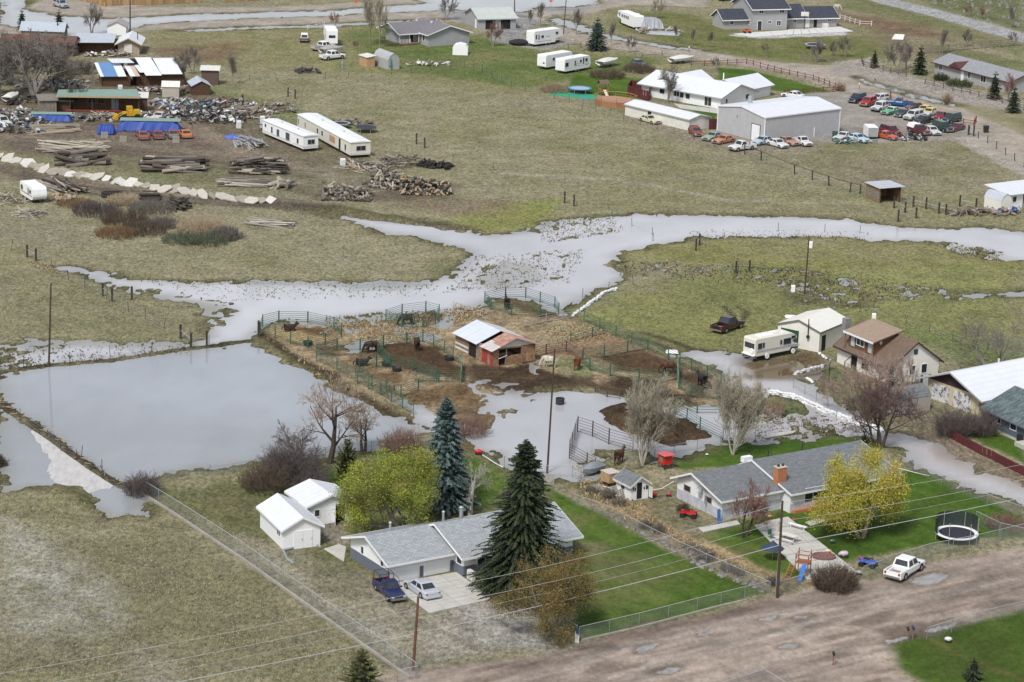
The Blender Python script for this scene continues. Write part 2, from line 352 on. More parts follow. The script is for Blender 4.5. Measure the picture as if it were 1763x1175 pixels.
# lawns
LAWNS=[[(262,850),(300,848),(420,830),(520,790),(560,783),(740,770),(800,780),(850,790),(870,800),(985,870),(1000,850),(960,905),(830,990),(600,1000),(540,960),(360,900)],
 [(940,835),(985,868),(1100,925),(1200,975),(1322,1022),(996,1104),(950,1070),(880,1040),(960,940)],
 [(1150,790),(1240,765),(1330,748),(1440,750),(1520,765),(1500,800),(1160,810)],
 [(1215,915),(1300,890),(1530,810),(1610,815),(1763,890),(1763,925),(1680,930),(1490,960),(1400,985),(1385,1000),(1338,1000),(1215,925)],
 [(1545,1095),(1620,1088),(1763,1050),(1840,1030),(1840,1200),(1620,1200),(1545,1140),(1530,1110)],
 [(1700,745),(1763,760),(1763,800),(1665,750)],
 [(1235,118),(1290,122),(1440,160),(1400,168),(1350,160),(1240,140)],[(970,165),(990,130),(1150,140),(1110,170),(1060,175)],[(1180,178),(1240,190),(1235,215),(1200,205)]]
patch(LAWNS[0],(.1,.14,.035),1.5,.85,(.19,.19,.08),.8,n_mid)
patch([(262,850),(420,835),(520,900),(600,1000),(500,950),(400,912)],(.2,.18,.1),3,.75,(.13,.13,.06),.8)
for q in LAWNS[1:]:patch(q,(.062,.125,.014),.7,1,(.1,.165,.026),.5,n_mid)
patch([(500,830),(620,800),(820,790),(870,830),(850,870),(700,880),(560,870)],(.07,.13,.016),1.2,.9,(.11,.17,.028))
patch([(930,955),(1000,940),(1130,960),(1180,1000),(1090,1040),(1000,1060),(940,1040)],(.23,.22,.1),4,.75,(.12,.15,.04),1.0,n_sm)
patch([(985,930),(1050,945),(1020,960),(975,945)],(.3,.26,.15),1.5,.7)
patch([(1290,930),(1400,905),(1520,880),(1640,850),(1640,870),(1480,940),(1380,970)],(.045,.075,.012),3,.6)
patch([(1545,1095),(1763,1050),(1763,1180),(1620,1180)],(.05,.075,.014),3,.7,(.07,.095,.02))
strip([(1590,1100),(1650,1130),(1763,1175)],.4,(.16,.14,.05),.4,.8)
# bare yards, streets and drives
patch([(0,160),(130,130),(300,140),(420,180),(480,215),(640,270),(640,300),(790,320),(780,350),(540,345),(480,330),(0,262),(-20,200)],(.15,.12,.09),2,.92,(.21,.185,.115),.9,n_mid)
patch([(0,225),(180,215),(350,225),(440,262),(430,290),(300,265),(0,255)],(.23,.18,.14),1.5,.9,(.15,.115,.09))
patch([(100,270),(520,285),(560,310),(470,340),(250,320),(90,285)],(.17,.18,.085),3,.6,(.24,.22,.15),.9,n_mid)
strip([(0,290),(120,318),(300,345),(480,352),(560,362)],7,(.16,.125,.1),1.5,.85,(.21,.17,.13))
strip([(0,305),(150,335),(330,352),(480,358)],1.0,(.1,.075,.06),.5,.6)
strip([(0,295),(150,325),(330,343),(480,352)],1.0,(.1,.075,.06),.5,.6)
strip([(430,355),(560,365),(700,380),(780,393)],3,(.1,.08,.06),1,.85)
strip([(640,392),(670,400),(655,402)],3,(.14,.09,.065),1,.8)
strip([(252,178),(320,215),(370,240),(420,262),(480,282),(560,300)],5,(.27,.22,.165),1.2,.85)
strip([(0,236),(200,250),(320,262),(400,270)],4,(.25,.205,.155),1.2,.8)
strip([(440,290),(560,300),(640,330)],3.5,(.27,.235,.18),1.2,.8)
ROAD_FAR=[(-60,-12),(0,18),(60,8),(140,-30),(240,-30),(240,14),(460,14),(640,4),(900,-25),(1000,-30),(1220,-10),(1220,14),(1080,10),(1000,28),(900,22),(800,40),(700,34),(500,42),(300,52),(250,54),(120,66),(0,66)]
patch(ROAD_FAR,(.44,.39,.33),.8,1,(.37,.33,.28),.3)
patch([(730,-20),(1010,-20),(1020,18),(940,28),(900,60),(890,72),(860,60),(760,30),(740,8)],(.3,.3,.32),1.2,.9,(.34,.32,.31))
patch([(840,56),(935,68),(1000,72),(940,88),(880,80),(850,72)],(.33,.32,.3),1,.9)
ROADS=[[(930,20),(1000,40),(1090,68),(1220,95),(1370,118),(1480,150),(1600,190),(1763,260)]]
GR=(.47,.42,.36)
patch([(1010,48),(1060,62),(1130,78),(1220,91),(1300,104),(1350,109),(1440,116),(1476,136),(1520,151),(1584,169),(1650,187),(1700,207),(1780,242),(1800,320),(1763,298),(1690,250),(1600,205),(1480,165),(1447,152),(1400,136),(1345,122),(1240,107),(1180,103),(1100,92),(1000,75),(950,62),(960,45)],(.46,.4,.33),.5,1,(.38,.33,.27),.5)
strip([(900,15),(960,40),(1020,58),(1100,75),(1220,98),(1370,125),(1480,158),(1600,203),(1763,292),(1820,320)],6.5,GR,.8,1,(.38,.34,.29),.4)
patch([(1440,110),(1500,100),(1520,120),(1600,140),(1763,175),(1763,195),(1640,178),(1560,160),(1480,140),(1420,125)],(.43,.39,.35),1,.9,(.36,.33,.3))
patch([(1400,160),(1500,160),(1620,195),(1690,232),(1655,243),(1520,247),(1350,246),(1310,255),(1230,232),(1240,200)],(.4,.37,.33),.8,1,(.3,.275,.24),.5)
patch([(1470,222),(1600,224),(1650,236),(1560,240),(1470,236)],(.22,.18,.14),1,.5)
patch([(1090,205),(1180,228),(1240,228),(1420,245),(1400,262),(1280,265),(1170,245)],(.27,.23,.18),1.5,.7)
strip([(1500,-5),(1560,12),(1640,32),(1763,68),(1840,92)],8,(.42,.42,.42),.5,1,(.37,.37,.37),.2)
strip([(1300,12),(1360,16),(1300,30)],3,(.34,.32,.3),1,.7)
patch([(1400,56),(1455,55),(1460,62),(1310,68),(1250,62),(1300,56)],(.55,.55,.53),.5,1)
# near street
patch([(560,1180),(700,1160),(930,1130),(1000,1112),(1330,1030),(1400,1015),(1500,1000),(1600,972),(1763,940),(1840,920),(1840,1030),(1763,1050),(1560,1095),(1535,1110),(1550,1150),(1600,1200),(560,1200)],(.5,.41,.345),1,1,(.37,.3,.25),.5,n_mid)
for q,ww,cc,kk in [([(880,1175),(1060,1120),(1300,1068),(1500,1020),(1763,965)],2.0,(.42,.36,.31),.7),([(1060,1175),(1250,1110),(1450,1060),(1763,1000)],1.4,(.41,.36,.31),.6),
                      ([(900,1150),(1100,1085),(1300,1050),(1480,1020)],2.4,(.17,.13,.105),.55),([(1000,1120),(1200,1070),(1330,1038)],1.5,(.15,.11,.09),.6),
                      ([(1600,1095),(1480,1110),(1300,1165)],1.5,(.21,.165,.135),.5),([(1380,1005),(1480,1015),(1540,1010),(1640,980)],1.8,(.18,.14,.11),.55),([(1580,1050),(1700,1020),(1763,1010)],1.6,(.2,.155,.125),.5),
                      ([(1500,1060),(1640,1030),(1763,1022)],.8,(.17,.13,.1),.5)]:
    strip(q,ww,cc,.8,kk)
patch([(1500,1085),(1640,1065),(1600,1085),(1540,1105)],(.13,.1,.08),.8,.75)
patch([(900,1000),(980,1075),(1000,1110),(960,1120),(760,1140),(700,1150),(600,1070),(560,1010),(500,960),(600,985),(660,1010),(740,1060),(850,1035)],(.42,.39,.34),2,.85,(.28,.26,.19),.9,n_mid)
patch([(420,925),(490,950),(600,1000),(680,1060),(720,1150),(640,1110),(520,1030),(400,950)],(.42,.39,.33),2.5,.85,(.27,.25,.17),.9)
patch([(545,965),(640,1010),(660,1040),(560,1030),(480,970)],(.2,.18,.1),2,.65,(.13,.14,.06))
patch([(800,1040),(960,1080),(940,1120),(780,1100)],(.4,.38,.35),2,.85)
patch([(545,905),(600,903),(640,925),(600,945),(560,935)],(.34,.3,.25),.5,.9,(.24,.21,.17))
_d=P(1763,965)-P(880,1175);_d.normalize();UR,VR=X*_d.x+Y*_d.y,-X*_d.y+Y*_d.x
n_rut=fbm(UR/9,VR,.55,3,41);n_rut2=fbm(UR/5,VR,2.0,3,43)
SOFT=np.full(len(X),1.0)
ST=[(560,1180),(700,1160),(930,1130),(1000,1112),(1330,1030),(1400,1015),(1500,1000),(1600,972),(1763,940),(1840,920),(1840,1030),(1763,1050),(1560,1095),(1535,1110),(1550,1150),(1600,1200),(560,1200)]
_m=sstep(-1,1,sdf(PA(ST),XW,YW));A*=(1+_m*(n_rut*.38+n_rut2*.34))[:,None];lay((.14,.105,.08),_m*sstep(.15,.75,n_rut2+n_rut*.4)*.75);SOFT-=.65*_m
for q_ in LAWNS[1:]:SOFT-=.5*sstep(-.5,.5,sdf(PA(q_),XW,YW))
for q_ in (ROAD_FAR,[(1010,48),(1220,91),(1440,112),(1584,160),(1780,200),(1800,320),(1600,205),(1447,152),(1240,107),(950,62)],[(1400,160),(1500,160),(1690,232),(1520,247),(1310,255),(1230,232)]):SOFT-=.6*sstep(-1,1,sdf(PA(q_),XW,YW))
_m=sstep(-1,1,sdf(PA(LAWNS[3]),XW,YW))+sstep(-1,1,sdf(PA(LAWNS[1]),XW,YW));A*=(1+_m*.22*fbm(UR,VR/6,1.1,2,47))[:,None]
for q_,w_,c_ in [([(400,1130),(520,1110),(640,1100)],.5,(.22,.2,.13)),([(0,560),(120,520),(240,560),(330,580)],.5,(.27,.24,.16)),([(470,56),(440,85),(420,100)],.6,(.32,.28,.18)),([(490,50),(458,82),(440,98)],.6,(.32,.28,.18)),([(860,300),(1050,310),(1250,345),(1400,352)],.9,(.38,.35,.29)),([(900,160),(980,230),(1130,270),(1290,300)],.5,(.34,.3,.2)),
    ([(30,240),(150,250),(300,262),(380,282),(560,300)],.7,(.12,.09,.07)),([(0,246),(150,256),(290,268),(370,290),(540,308)],.7,(.12,.09,.07)),([(600,985),(700,1060),(800,1110),(900,1140)],.6,(.22,.19,.15)),([(620,975),(730,1045),(840,1095)],.6,(.24,.21,.17))]:strip(q_,w_*1.6,c_,.5,.6)
# straw lane between the two houses
patch([(975,840),(1010,830),(1060,870),(1150,905),(1230,950),(1300,985),(1390,1005),(1330,1025),(1210,975),(1110,920),(990,862)],(.33,.25,.14),1.2,.85,(.25,.2,.13),.8)
strip([(1030,870),(1130,900),(1220,940),(1310,985),(1385,1005)],1.3,(.45,.32,.18),.8,.8)
patch([(985,800),(1060,800),(1150,850),(1180,900),(1120,895),(1010,860)],(.3,.22,.12),1.2,.8,(.17,.17,.07),.8)
patch([(1100,850),(1160,855),(1190,890),(1280,905),(1200,930),(1120,895)],(.17,.16,.08),1.5,.8,(.23,.2,.14))
# wet margins
shore=sstep(-2.6,-.2,WD)*sstep(.6,.0,WD-.8)
lay((.11,.115,.045),shore*.8*(Z>-.05),(.17,.15,.08))
lay((.055,.05,.03),sstep(.06,.01,Z)*.85,(.13,.12,.07))
lay((.15,.135,.115),sstep(-.02,-.1,Z))
# corral dirt, straw and manure
patch([(445,575),(520,552),(700,545),(835,530),(960,545),(1000,555),(1080,590),(1180,625),(1250,660),(1240,700),(1190,705),(1080,680),(960,660),(870,672),(830,690),(835,720),(800,735),(720,725),(600,668),(530,625)],(.47,.36,.22),1.2,.95,(.2,.15,.1),.8,n_sm)
lay((.07,.046,.028),sstep(-1,1,sdf(PA([(545,600),(700,590),(835,600),(960,600),(1170,640),(1190,705),(1080,680),(960,660),(870,672),(835,720),(720,725),(600,668)]),XW,YW))*sstep(-.05,.5,n_mid+n_sm*.5)*.75)
patch([(460,570),(540,560),(588,575),(580,590),(500,592),(470,585)],(.46,.32,.16),1,.85)
patch([(500,563),(560,566),(580,582),(540,580)],(.08,.05,.026),1.2,.85)
patch([(630,600),(690,590),(760,598),(795,640),(780,650),(700,640),(650,620)],(.075,.043,.022),1,.95,(.09,.052,.027))
patch([(560,625),(610,612),(660,640),(650,645),(590,640)],(.2,.13,.07),1.2,.7,(.36,.27,.16))
patch([(620,645),(700,640),(695,665),(650,662)],(.18,.11,.055),1,.8)
patch([(700,545),(750,540),(760,555),(730,563)],(.13,.08,.04),1,.9)
patch([(848,520),(880,515),(960,545),(930,552)],(.15,.095,.05),1,.95,(.1,.06,.03))
patch([(795,615),(830,628),(860,635),(925,625),(950,640),(1000,655),(1080,685),(1000,668),(930,672),(870,680),(810,655)],(.04,.027,.017),1.2,.96,(.1,.068,.04),.9,n_sm)
patch([(950,590),(1030,570),(1110,600),(1100,610),(1000,620),(930,610)],(.25,.16,.09),1.5,.85,(.3,.22,.14))
patch([(1020,615),(1110,606),(1190,635),(1160,650),(1060,640)],(.07,.043,.023),1.2,.94,(.12,.072,.037))
patch([(1060,650),(1130,655),(1180,690),(1230,700),(1180,703),(1110,695),(1040,670)],(.09,.058,.03),1.5,.94,(.04,.027,.016))
patch([(1165,650),(1210,640),(1235,670),(1220,690),(1180,680)],(.07,.045,.025),1.2,.9)
patch([(940,622),(1000,618),(1040,640),(1000,650),(950,640)],(.25,.27,.13),1.2,.8)
patch([(960,555),(1060,570),(1000,580),(950,590),(925,575)],(.36,.33,.2),1.5,.7)
patch([(690,680),(800,660),(835,690),(830,722),(790,700),(740,695),(700,700)],(.1,.062,.03),1.2,.93,(.25,.17,.09))
patch([(1047,712),(1075,704),(1140,715),(1206,745),(1203,756),(1150,764),(1084,750)],(.1,.065,.04),.8,.97,(.035,.022,.015),.8,n_sm,-2.5)
patch([(820,700),(850,740),(860,770),(780,780),(745,740)],(.17,.12,.07),1.2,.8)
strip([(446,578),(530,628),(620,684),(700,728)],1.4,(.06,.04,.025),.5,.85)
patch([(1010,555),(1180,600),(1260,640),(1160,610),(1060,580)],(.15,.1,.06),1.5,.65,(.2,.21,.08))
strip([(1105,575),(1180,600),(1230,610)],1.2,(.06,.045,.03),.5,.8);strip([(1090,583),(1160,606)],1,(.06,.045,.03),.5,.8)
strip([(1240,530),(1255,545),(1250,560)],.8,(.05,.04,.03),.4,.8);strip([(1262,530),(1280,540),(1278,556)],.8,(.05,.04,.03),.4,.8)
patch([(1285,625),(1400,605),(1430,630),(1365,650),(1300,650)],(.2,.14,.085),1.2,.9,(.12,.085,.05))
patch([(1350,500),(1420,510),(1430,530),(1360,528)],(.07,.065,.04),2,.7,(.14,.14,.08))
patch([(1560,740),(1600,735),(1700,790),(1763,815),(1763,850),(1700,815),(1600,780)],(.28,.225,.17),1.2,.9,(.22,.17,.125))
patch([(1510,690),(1620,700),(1640,745),(1560,745),(1500,720)],(.24,.2,.15),1.5,.85,(.17,.16,.09))
patch([(1340,645),(1500,640),(1600,660),(1600,690),(1500,720),(1430,700)],(.17,.14,.09),2,.85,(.13,.15,.07))
patch([(1372,650),(1410,632),(1430,640),(1400,655)],(.07,.12,.03),.8,.8)
patch([(1310,688),(1360,700),(1395,712),(1356,718),(1330,708)],(.09,.12,.04),.8,.85)
for p,h,r in DIKES:lay((.05,.042,.03),(1-sstep(.1,.8,ldist(p,X,Y)))*.9,(.16,.13,.09))
# puddles
WET=np.zeros(len(X))
PUD=[(1600,1000,3.2,.9),(1323,1068,1.2,.35),(1375,1065,1.6,.4),(1120,1118,1.8,.4),(1152,1156,1.5,.5),(1545,1106,1.6,.35),(1615,1084,2.6,.35),(1350,1115,1.3,.5),(1218,1098,.9,.25),(1300,635,4,2)]
for px_,py_,a_,b_ in PUD:
    c_=P(px_,py_);q=(((XW-c_.x)*_d.x+(YW-c_.y)*_d.y)/a_)**2+((-(XW-c_.x)*_d.y+(YW-c_.y)*_d.x)/(b_*1.4))**2
    lay((.15,.115,.09),(1-sstep(.4,3.0,q+n_sm*1.2+n_rut2))*.7);WET=np.maximum(WET,1-sstep(.4,.7,q+n_sm*.8+n_fine*.3));lay((.38,.36,.35),WET)
A*=(1+n_fine*.16+n_sm*.12+n_str*.12)[:,None]
for q_ in LAWNS[1:4]:lay((.2,.185,.075),sstep(-.5,.5,sdf(PA(q_),XW,YW))*sstep(.25,.8,n_mid+n_sm*.5)*.5)
A=np.clip(A*.78,.008,.8)
# region of each face
nc=len(ts);idx=np.arange(nrow*nc).reshape(nrow,nc)
Q=np.stack([idx[:-1,:-1],idx[:-1,1:],idx[1:,1:],idx[1:,:-1]],-1).reshape(-1,4)
cx,cy=XW[Q].mean(1),YW[Q].mean(1);zq=Z[Q].mean(1)
reg=np.zeros(len(Q),int)
NAMES=['pasture','lawn','gravel_road','dirt_road','salvage_yard','corral_dirt','gravel_drive','asphalt_road','flood_bed']
def setreg(k,polys=(),lines=()):
    for p in polys:reg[sdf(PA(p),cx,cy)>0]=k
    for l_,wd_ in lines:reg[ldist(PA(l_),cx,cy)<wd_/2]=k
setreg(4,[[(0,160),(130,130),(300,140),(420,180),(480,215),(640,270),(640,300),(790,320),(780,350),(540,345),(480,330),(0,262),(-20,200)]])
setreg(1,LAWNS)
setreg(5,[[(445,575),(520,552),(700,545),(835,530),(960,545),(1000,555),(1080,590),(1180,625),(1250,660),(1240,700),(1190,705),(1080,680),(960,660),(870,672),(830,690),(835,720),(800,735),(720,725),(600,668),(530,625)]])
setreg(2,[ROAD_FAR],[([(900,15),(960,40),(1020,58),(1100,75),(1220,98),(1370,125),(1480,158),(1600,203),(1763,292),(1820,320)],6.5)])
setreg(3,[[(560,1180),(700,1160),(930,1130),(1000,1112),(1330,1030),(1400,1015),(1500,1000),(1600,972),(1763,940),(1840,920),(1840,1030),(1763,1050),(1560,1095),(1535,1110),(1550,1150),(1600,1200),(560,1200)],[(1560,740),(1600,735),(1700,790),(1763,815),(1763,850),(1700,815),(1600,780)]],[([(0,290),(120,318),(300,345),(480,352),(560,362)],7)])
setreg(6,[[(1450,168),(1500,165),(1600,180),(1685,235),(1650,245),(1520,245),(1350,242),(1310,255),(1230,232),(1240,200)],[(900,1000),(980,1075),(1000,1110),(960,1120),(760,1140),(700,1150),(600,1070),(560,1010),(500,960),(600,985),(660,1010),(740,1060),(850,1035)],[(730,-20),(1010,-20),(1020,18),(940,28),(900,60),(890,72),(860,60),(760,30),(740,8)]])
setreg(7,[],[([(1500,-5),(1560,12),(1640,32),(1763,68),(1840,92)],8)])
reg[zq<-.06]=8
def ground_mat():
    m=bpy.data.materials.new('ground');m.use_nodes=True;n,l=m.node_tree.nodes,m.node_tree.links;b=n['Principled BSDF']
    ca=n.new('ShaderNodeVertexColor');ca.layer_name='albedo'
    g=n.new('ShaderNodeNewGeometry')
    def nz(sc,det,ro,st=None):
        t=n.new('ShaderNodeTexNoise');t.inputs['Scale'].default_value=sc;t.inputs['Detail'].default_value=det;t.inputs['Roughness'].default_value=ro
        src=g.outputs['Position']
        if st:
            mp=n.new('ShaderNodeMapping');mp.inputs['Scale'].default_value=st;l.new(src,mp.inputs[0]);src=mp.outputs[0]
        l.new(src,t.inputs['Vector']);return t
    t1=nz(2.2,8,.85,(1,.6,1));t2=nz(.22,4,.6)
    m1=n.new('ShaderNodeMapRange');m1.inputs[1].default_value=.34;m1.inputs[2].default_value=.66;m1.inputs[3].default_value=-.78;m1.inputs[4].default_value=.74;l.new(t1.outputs['Fac'],m1.inputs[0])
    m2=n.new('ShaderNodeMapRange');m2.inputs[1].default_value=.3;m2.inputs[2].default_value=.7;m2.inputs[3].default_value=.85;m2.inputs[4].default_value=1.15;l.new(t2.outputs['Fac'],m2.inputs[0])
    sf=n.new('ShaderNodeAttribute');sf.attribute_name='soft';ma=n.new('ShaderNodeMath');ma.operation='MULTIPLY_ADD';l.new(m1.outputs[0],ma.inputs[0]);l.new(sf.outputs['Fac'],ma.inputs[1]);ma.inputs[2].default_value=1.0
    mu=n.new('ShaderNodeMath');mu.operation='MULTIPLY';l.new(ma.outputs[0],mu.inputs[0]);l.new(m2.outputs[0],mu.inputs[1])
    vs=n.new('ShaderNodeVectorMath');vs.operation='SCALE';l.new(ca.outputs['Color'],vs.inputs[0]);l.new(mu.outputs[0],vs.inputs['Scale'])
    l.new(vs.outputs[0],b.inputs['Base Color'])
    r=n.new('ShaderNodeMapRange');r.inputs[3].default_value=.95;r.inputs[4].default_value=.04;l.new(ca.outputs['Alpha'],r.inputs[0]);l.new(r.outputs[0],b.inputs['Roughness'])
    sp=n.new('ShaderNodeMapRange');sp.inputs[3].default_value=.15;sp.inputs[4].default_value=.6;l.new(ca.outputs['Alpha'],sp.inputs[0]);l.new(sp.outputs[0],b.inputs['Specular IOR Level'])
    bp=n.new('ShaderNodeBump');bp.inputs['Distance'].default_value=.12
    iv=n.new('ShaderNodeMath');iv.operation='SUBTRACT';iv.inputs[0].default_value=1.0;l.new(ca.outputs['Alpha'],iv.inputs[1]);l.new(iv.outputs[0],bp.inputs['Strength'])
    l.new(t1.outputs['Fac'],bp.inputs['Height']);l.new(bp.outputs[0],b.inputs['Normal'])
    return m
GMAT=ground_mat()
Z=Z+n_fine*.012*(Z>.02)
V3=np.stack([X,Y,Z],-1)
RGBA=np.concatenate([A,WET[:,None]],1)
for k,nm in enumerate(NAMES):
    q=Q[reg==k]
    if not len(q):continue
    u,inv=np.unique(q.ravel(),return_inverse=True)
    me=bpy.data.meshes.new(nm);me.vertices.add(len(u));me.vertices.foreach_set('co',V3[u].ravel().astype('f4'))
    me.loops.add(len(inv));me.loops.foreach_set('vertex_index',inv.astype('i4'))
    me.polygons.add(len(q));me.polygons.foreach_set('loop_start',np.arange(0,len(inv),4,dtype='i4'));me.polygons.foreach_set('loop_total',np.full(len(q),4,'i4'))
    me.update(calc_edges=True);me.polygons.foreach_set('use_smooth',np.ones(len(q),bool))
    at=me.color_attributes.new('albedo','FLOAT_COLOR','POINT');at.data.foreach_set('color',RGBA[u].ravel().astype('f4'))
    sa=me.attributes.new('soft','FLOAT','POINT');sa.data.foreach_set('value',SOFT[u].astype('f4'))
    me.materials.append(GMAT);o=link(nm,me);o['kind']='structure'
far=MB();far.add([(-5000,-400,-.6),(5000,-400,-.6),(5000,6000,-.6),(-5000,6000,-.6)],[(0,1,2,3)])
tag(far.build('ground',M('far_pasture',(.2,.19,.12),.95,.3,.02)),kind='structure')
# land just outside the picture: aprons round the detailed sheet
ap=MB();x0n,x1n,x0f,x1f=-.235*212,.235*212,-.235*790,.235*790
ap.add([(x0n,212,.1),(x0f,790,.1),(x0f -900,790,.3),(x0n -900,212,.3)],[(0,1,2,3)])
ap.add([(x1n,212,.1),(x1n+900,212,.3),(x1f+900,790,.3),(x1f,790,.1)],[(0,1,2,3)])
ap.add([(x0n -900,212,.3),(x0n -900,-200,.3),(x1n+900,-200,.3),(x1n+900,212,.3),(x1n,212,.1),(x0n,212,.1)],[(0,1,2,3,4,5)])
ap.add([(x0f -900,790,.3),(x0f,790,.1),(x1f,790,.1),(x1f+900,790,.3),(x1f+900,3500,4),(x0f -900,3500,4)],[(0,1,2,3,4,5)])
tag(ap.build('outer_pasture',M('outer_pasture',(.24,.22,.13),.95,.3,.05)),kind='structure')
def water_mat():
    m=bpy.data.materials.new('flood_water');m.use_nodes=True;n,l=m.node_tree.nodes,m.node_tree.links;b=n['Principled BSDF']
    b.inputs['Roughness'].default_value=.05;b.inputs['IOR'].default_value=1.333
    g=n.new('ShaderNodeNewGeometry');ca=n.new('ShaderNodeVertexColor');ca.layer_name='silt';l.new(ca.outputs['Color'],b.inputs['Base Color'])
    t=n.new('ShaderNodeTexNoise');t.inputs['Scale'].default_value=1.6;t.inputs['Detail'].default_value=5;l.new(g.outputs['Position'],t.inputs['Vector'])
    bp=n.new('ShaderNodeBump');bp.inputs['Distance'].default_value=.05;l.new(ca.outputs['Alpha'],bp.inputs['Strength']);l.new(t.outputs['Fac'],bp.inputs['Height']);l.new(bp.outputs[0],b.inputs['Normal'])
    return m
st_=3;tw,yw=ts[::st_],ys[::st_];TW,YW2=np.meshgrid(tw,yw);xw,yw_=(TW*YW2).ravel(),YW2.ravel();WC=np.empty((len(xw),4));WC[:,:3]=(.3,.315,.335);WC[:,3]=.12
wx_,wy_=warp(xw,yw_,1.5);wn1,wn2=fbm(xw,yw_*.5,14,4,81),fbm(xw,yw_*.6,3,3,83)
def wl_(poly,col,rip,f=3.0,k=1.0):
    q=(sstep(-f,f,sdf(PA(poly),wx_,wy_))*k)[:,None];WC[:]=WC*(1-q)+np.array([*col,rip])[None,:]*q
wl_(WATER[1],(.46,.455,.48),.5,2.5);wl_([(930,400),(1050,375),(1763,375),(1763,470),(1100,440),(1010,500),(800,510),(760,490),(830,430)],(.47,.46,.485),.7,4);wl_(WATER[3],(.4,.4,.42),.3,2.5);wl_(WATER[4],(.42,.405,.42),.25,2.5)
wl_([(1270,616),(1440,610),(1440,655),(1340,655),(1280,655)],(.13,.09,.05),.08,1.5);wl_(WATER[5],(.4,.4,.43),.3,2);wl_([(0,636),(440,588),(520,625),(640,700),(600,740),(0,700)],(.38,.4,.44),.1,8,.6)
wl_([(1560,760),(1763,820),(1763,850),(1600,790)],(.33,.27,.24),.2,2,.8)
_wd=ground_z(xw,yw_,True)[1];q=(sstep(2.6,-.6,_wd)*(.5+.3*wn2).clip(0,1))[:,None];WC[:,:3]=WC[:,:3]*(1-q)+np.array([.2,.18,.13])*q
WC[:,:3]*=(1+wn1*.16+wn2*.08)[:,None]
nwc=len(tw);iw=np.arange(len(xw)).reshape(len(yw),nwc);qw=np.stack([iw[:-1,:-1],iw[:-1,1:],iw[1:,1:],iw[1:,:-1]],-1).reshape(-1,4)
me=bpy.data.meshes.new('flood_water');me.vertices.add(len(xw));me.vertices.foreach_set('co',np.stack([xw,yw_,xw*0],-1).ravel().astype('f4'));me.loops.add(qw.size);me.loops.foreach_set('vertex_index',qw.ravel().astype('i4'))
me.polygons.add(len(qw));me.polygons.foreach_set('loop_start',np.arange(0,qw.size,4,dtype='i4'));me.polygons.foreach_set('loop_total',np.full(len(qw),4,'i4'));me.update(calc_edges=True)
at=me.color_attributes.new('silt','FLOAT_COLOR','POINT');at.data.foreach_set('color',WC.ravel().astype('f4'));me.materials.append(water_mat());tag(link('flood_water',me),kind='structure')
# ------------------------------------------------------------------ buildings
R_=math.radians
def frame(A,B_=None,C=None,L=None,D=None):
    a=G(*A)
    if B_ is not None:
        b=P(*B_);rz=math.atan2(b.y -a.y,b.x -a.x)
        if L is None:L=math.hypot(b.x -a.x,b.y -a.y)
        if D is None and C is not None:c=P(*C);D=-(c.x -a.x)*math.sin(rz)+(c.y -a.y)*math.cos(rz)
    else:
        c=P(*C);rz=math.atan2(c.y -a.y,c.x -a.x)-math.pi/2
        if D is None:D=math.hypot(c.x -a.x,c.y -a.y)
    return a,rz,L,D
FACES={'f':lambda L,D:((0,0),(1,0),(0,-1)),'r':lambda L,D:((L,0),(0,1),(1,0)),'b':lambda L,D:((L,D),(-1,0),(0,1)),'l':lambda L,D:((0,D),(0,-1),(-1,0))}
def fbox(mb,fc,u0,u1,z0,z1,n0,n1,m=0):
    (ox,oy),(ux,uy),(nx,ny)=fc
    x0,y0=ox+ux*u0+nx*n0,oy+uy*u0+ny*n0;x1,y1=ox+ux*u1+nx*n1,oy+uy*u1+ny*n1
    return mb.box(x0,x1,y0,y1,z0,z1,m)
def window(root,fc,u,z,w_,h_,fm=None,split=1,pm=None,ft=.08,name='window'):
    fm=fm or WHITE;f=MB()
    fbox(f,fc,u -ft,u,z -ft,z+h_+ft,0,.06);fbox(f,fc,u+w_,u+w_+ft,z -ft,z+h_+ft,0,.06)
    fbox(f,fc,u,u+w_,z -ft,z,0,.06);fbox(f,fc,u,u+w_,z+h_,z+h_+ft,0,.06)
    for k in range(1,split):q=u+w_*k/split;fbox(f,fc,q -.03,q+.03,z,z+h_,0,.055)
    o=f.build(name,fm,root)
    for k in range(split):
        a=u+w_*k/split+(.03 if k else 0);b=u+w_*(k+1)/split -(.03 if k<split -1 else 0)
        g=MB();fbox(g,fc,a,b,z,z+h_,.0,.02);g.build('pane',pm or GLASS,o)
    return o
def door(root,fc,u,w_,h_,mat,z=0,frame_m=None,name='door',panels=0,handle=True):
    d=MB();fbox(d,fc,u,u+w_,z,z+h_,0,.05);o=d.build(name,mat,root)
    if frame_m:
        f=MB();fbox(f,fc,u -.1,u,z,z+h_+.1,0,.08);fbox(f,fc,u+w_,u+w_+.1,z,z+h_+.1,0,.08);fbox(f,fc,u,u+w_,z+h_,z+h_+.1,0,.08)
        f.build('frame',frame_m,o)
    for k in range(panels):
        p=MB();zz=z+h_*k/panels;fbox(p,fc,u+.04,u+w_-.04,zz+.03,zz+h_/panels -.03,.05,.075);p.build('panel',mat,o)
    if handle and not panels:
        p=MB();fbox(p,fc,u+w_-.15,u+w_-.08,z+.95,z+1.05,.05,.11);p.build('handle',CHROME,o)
    return o
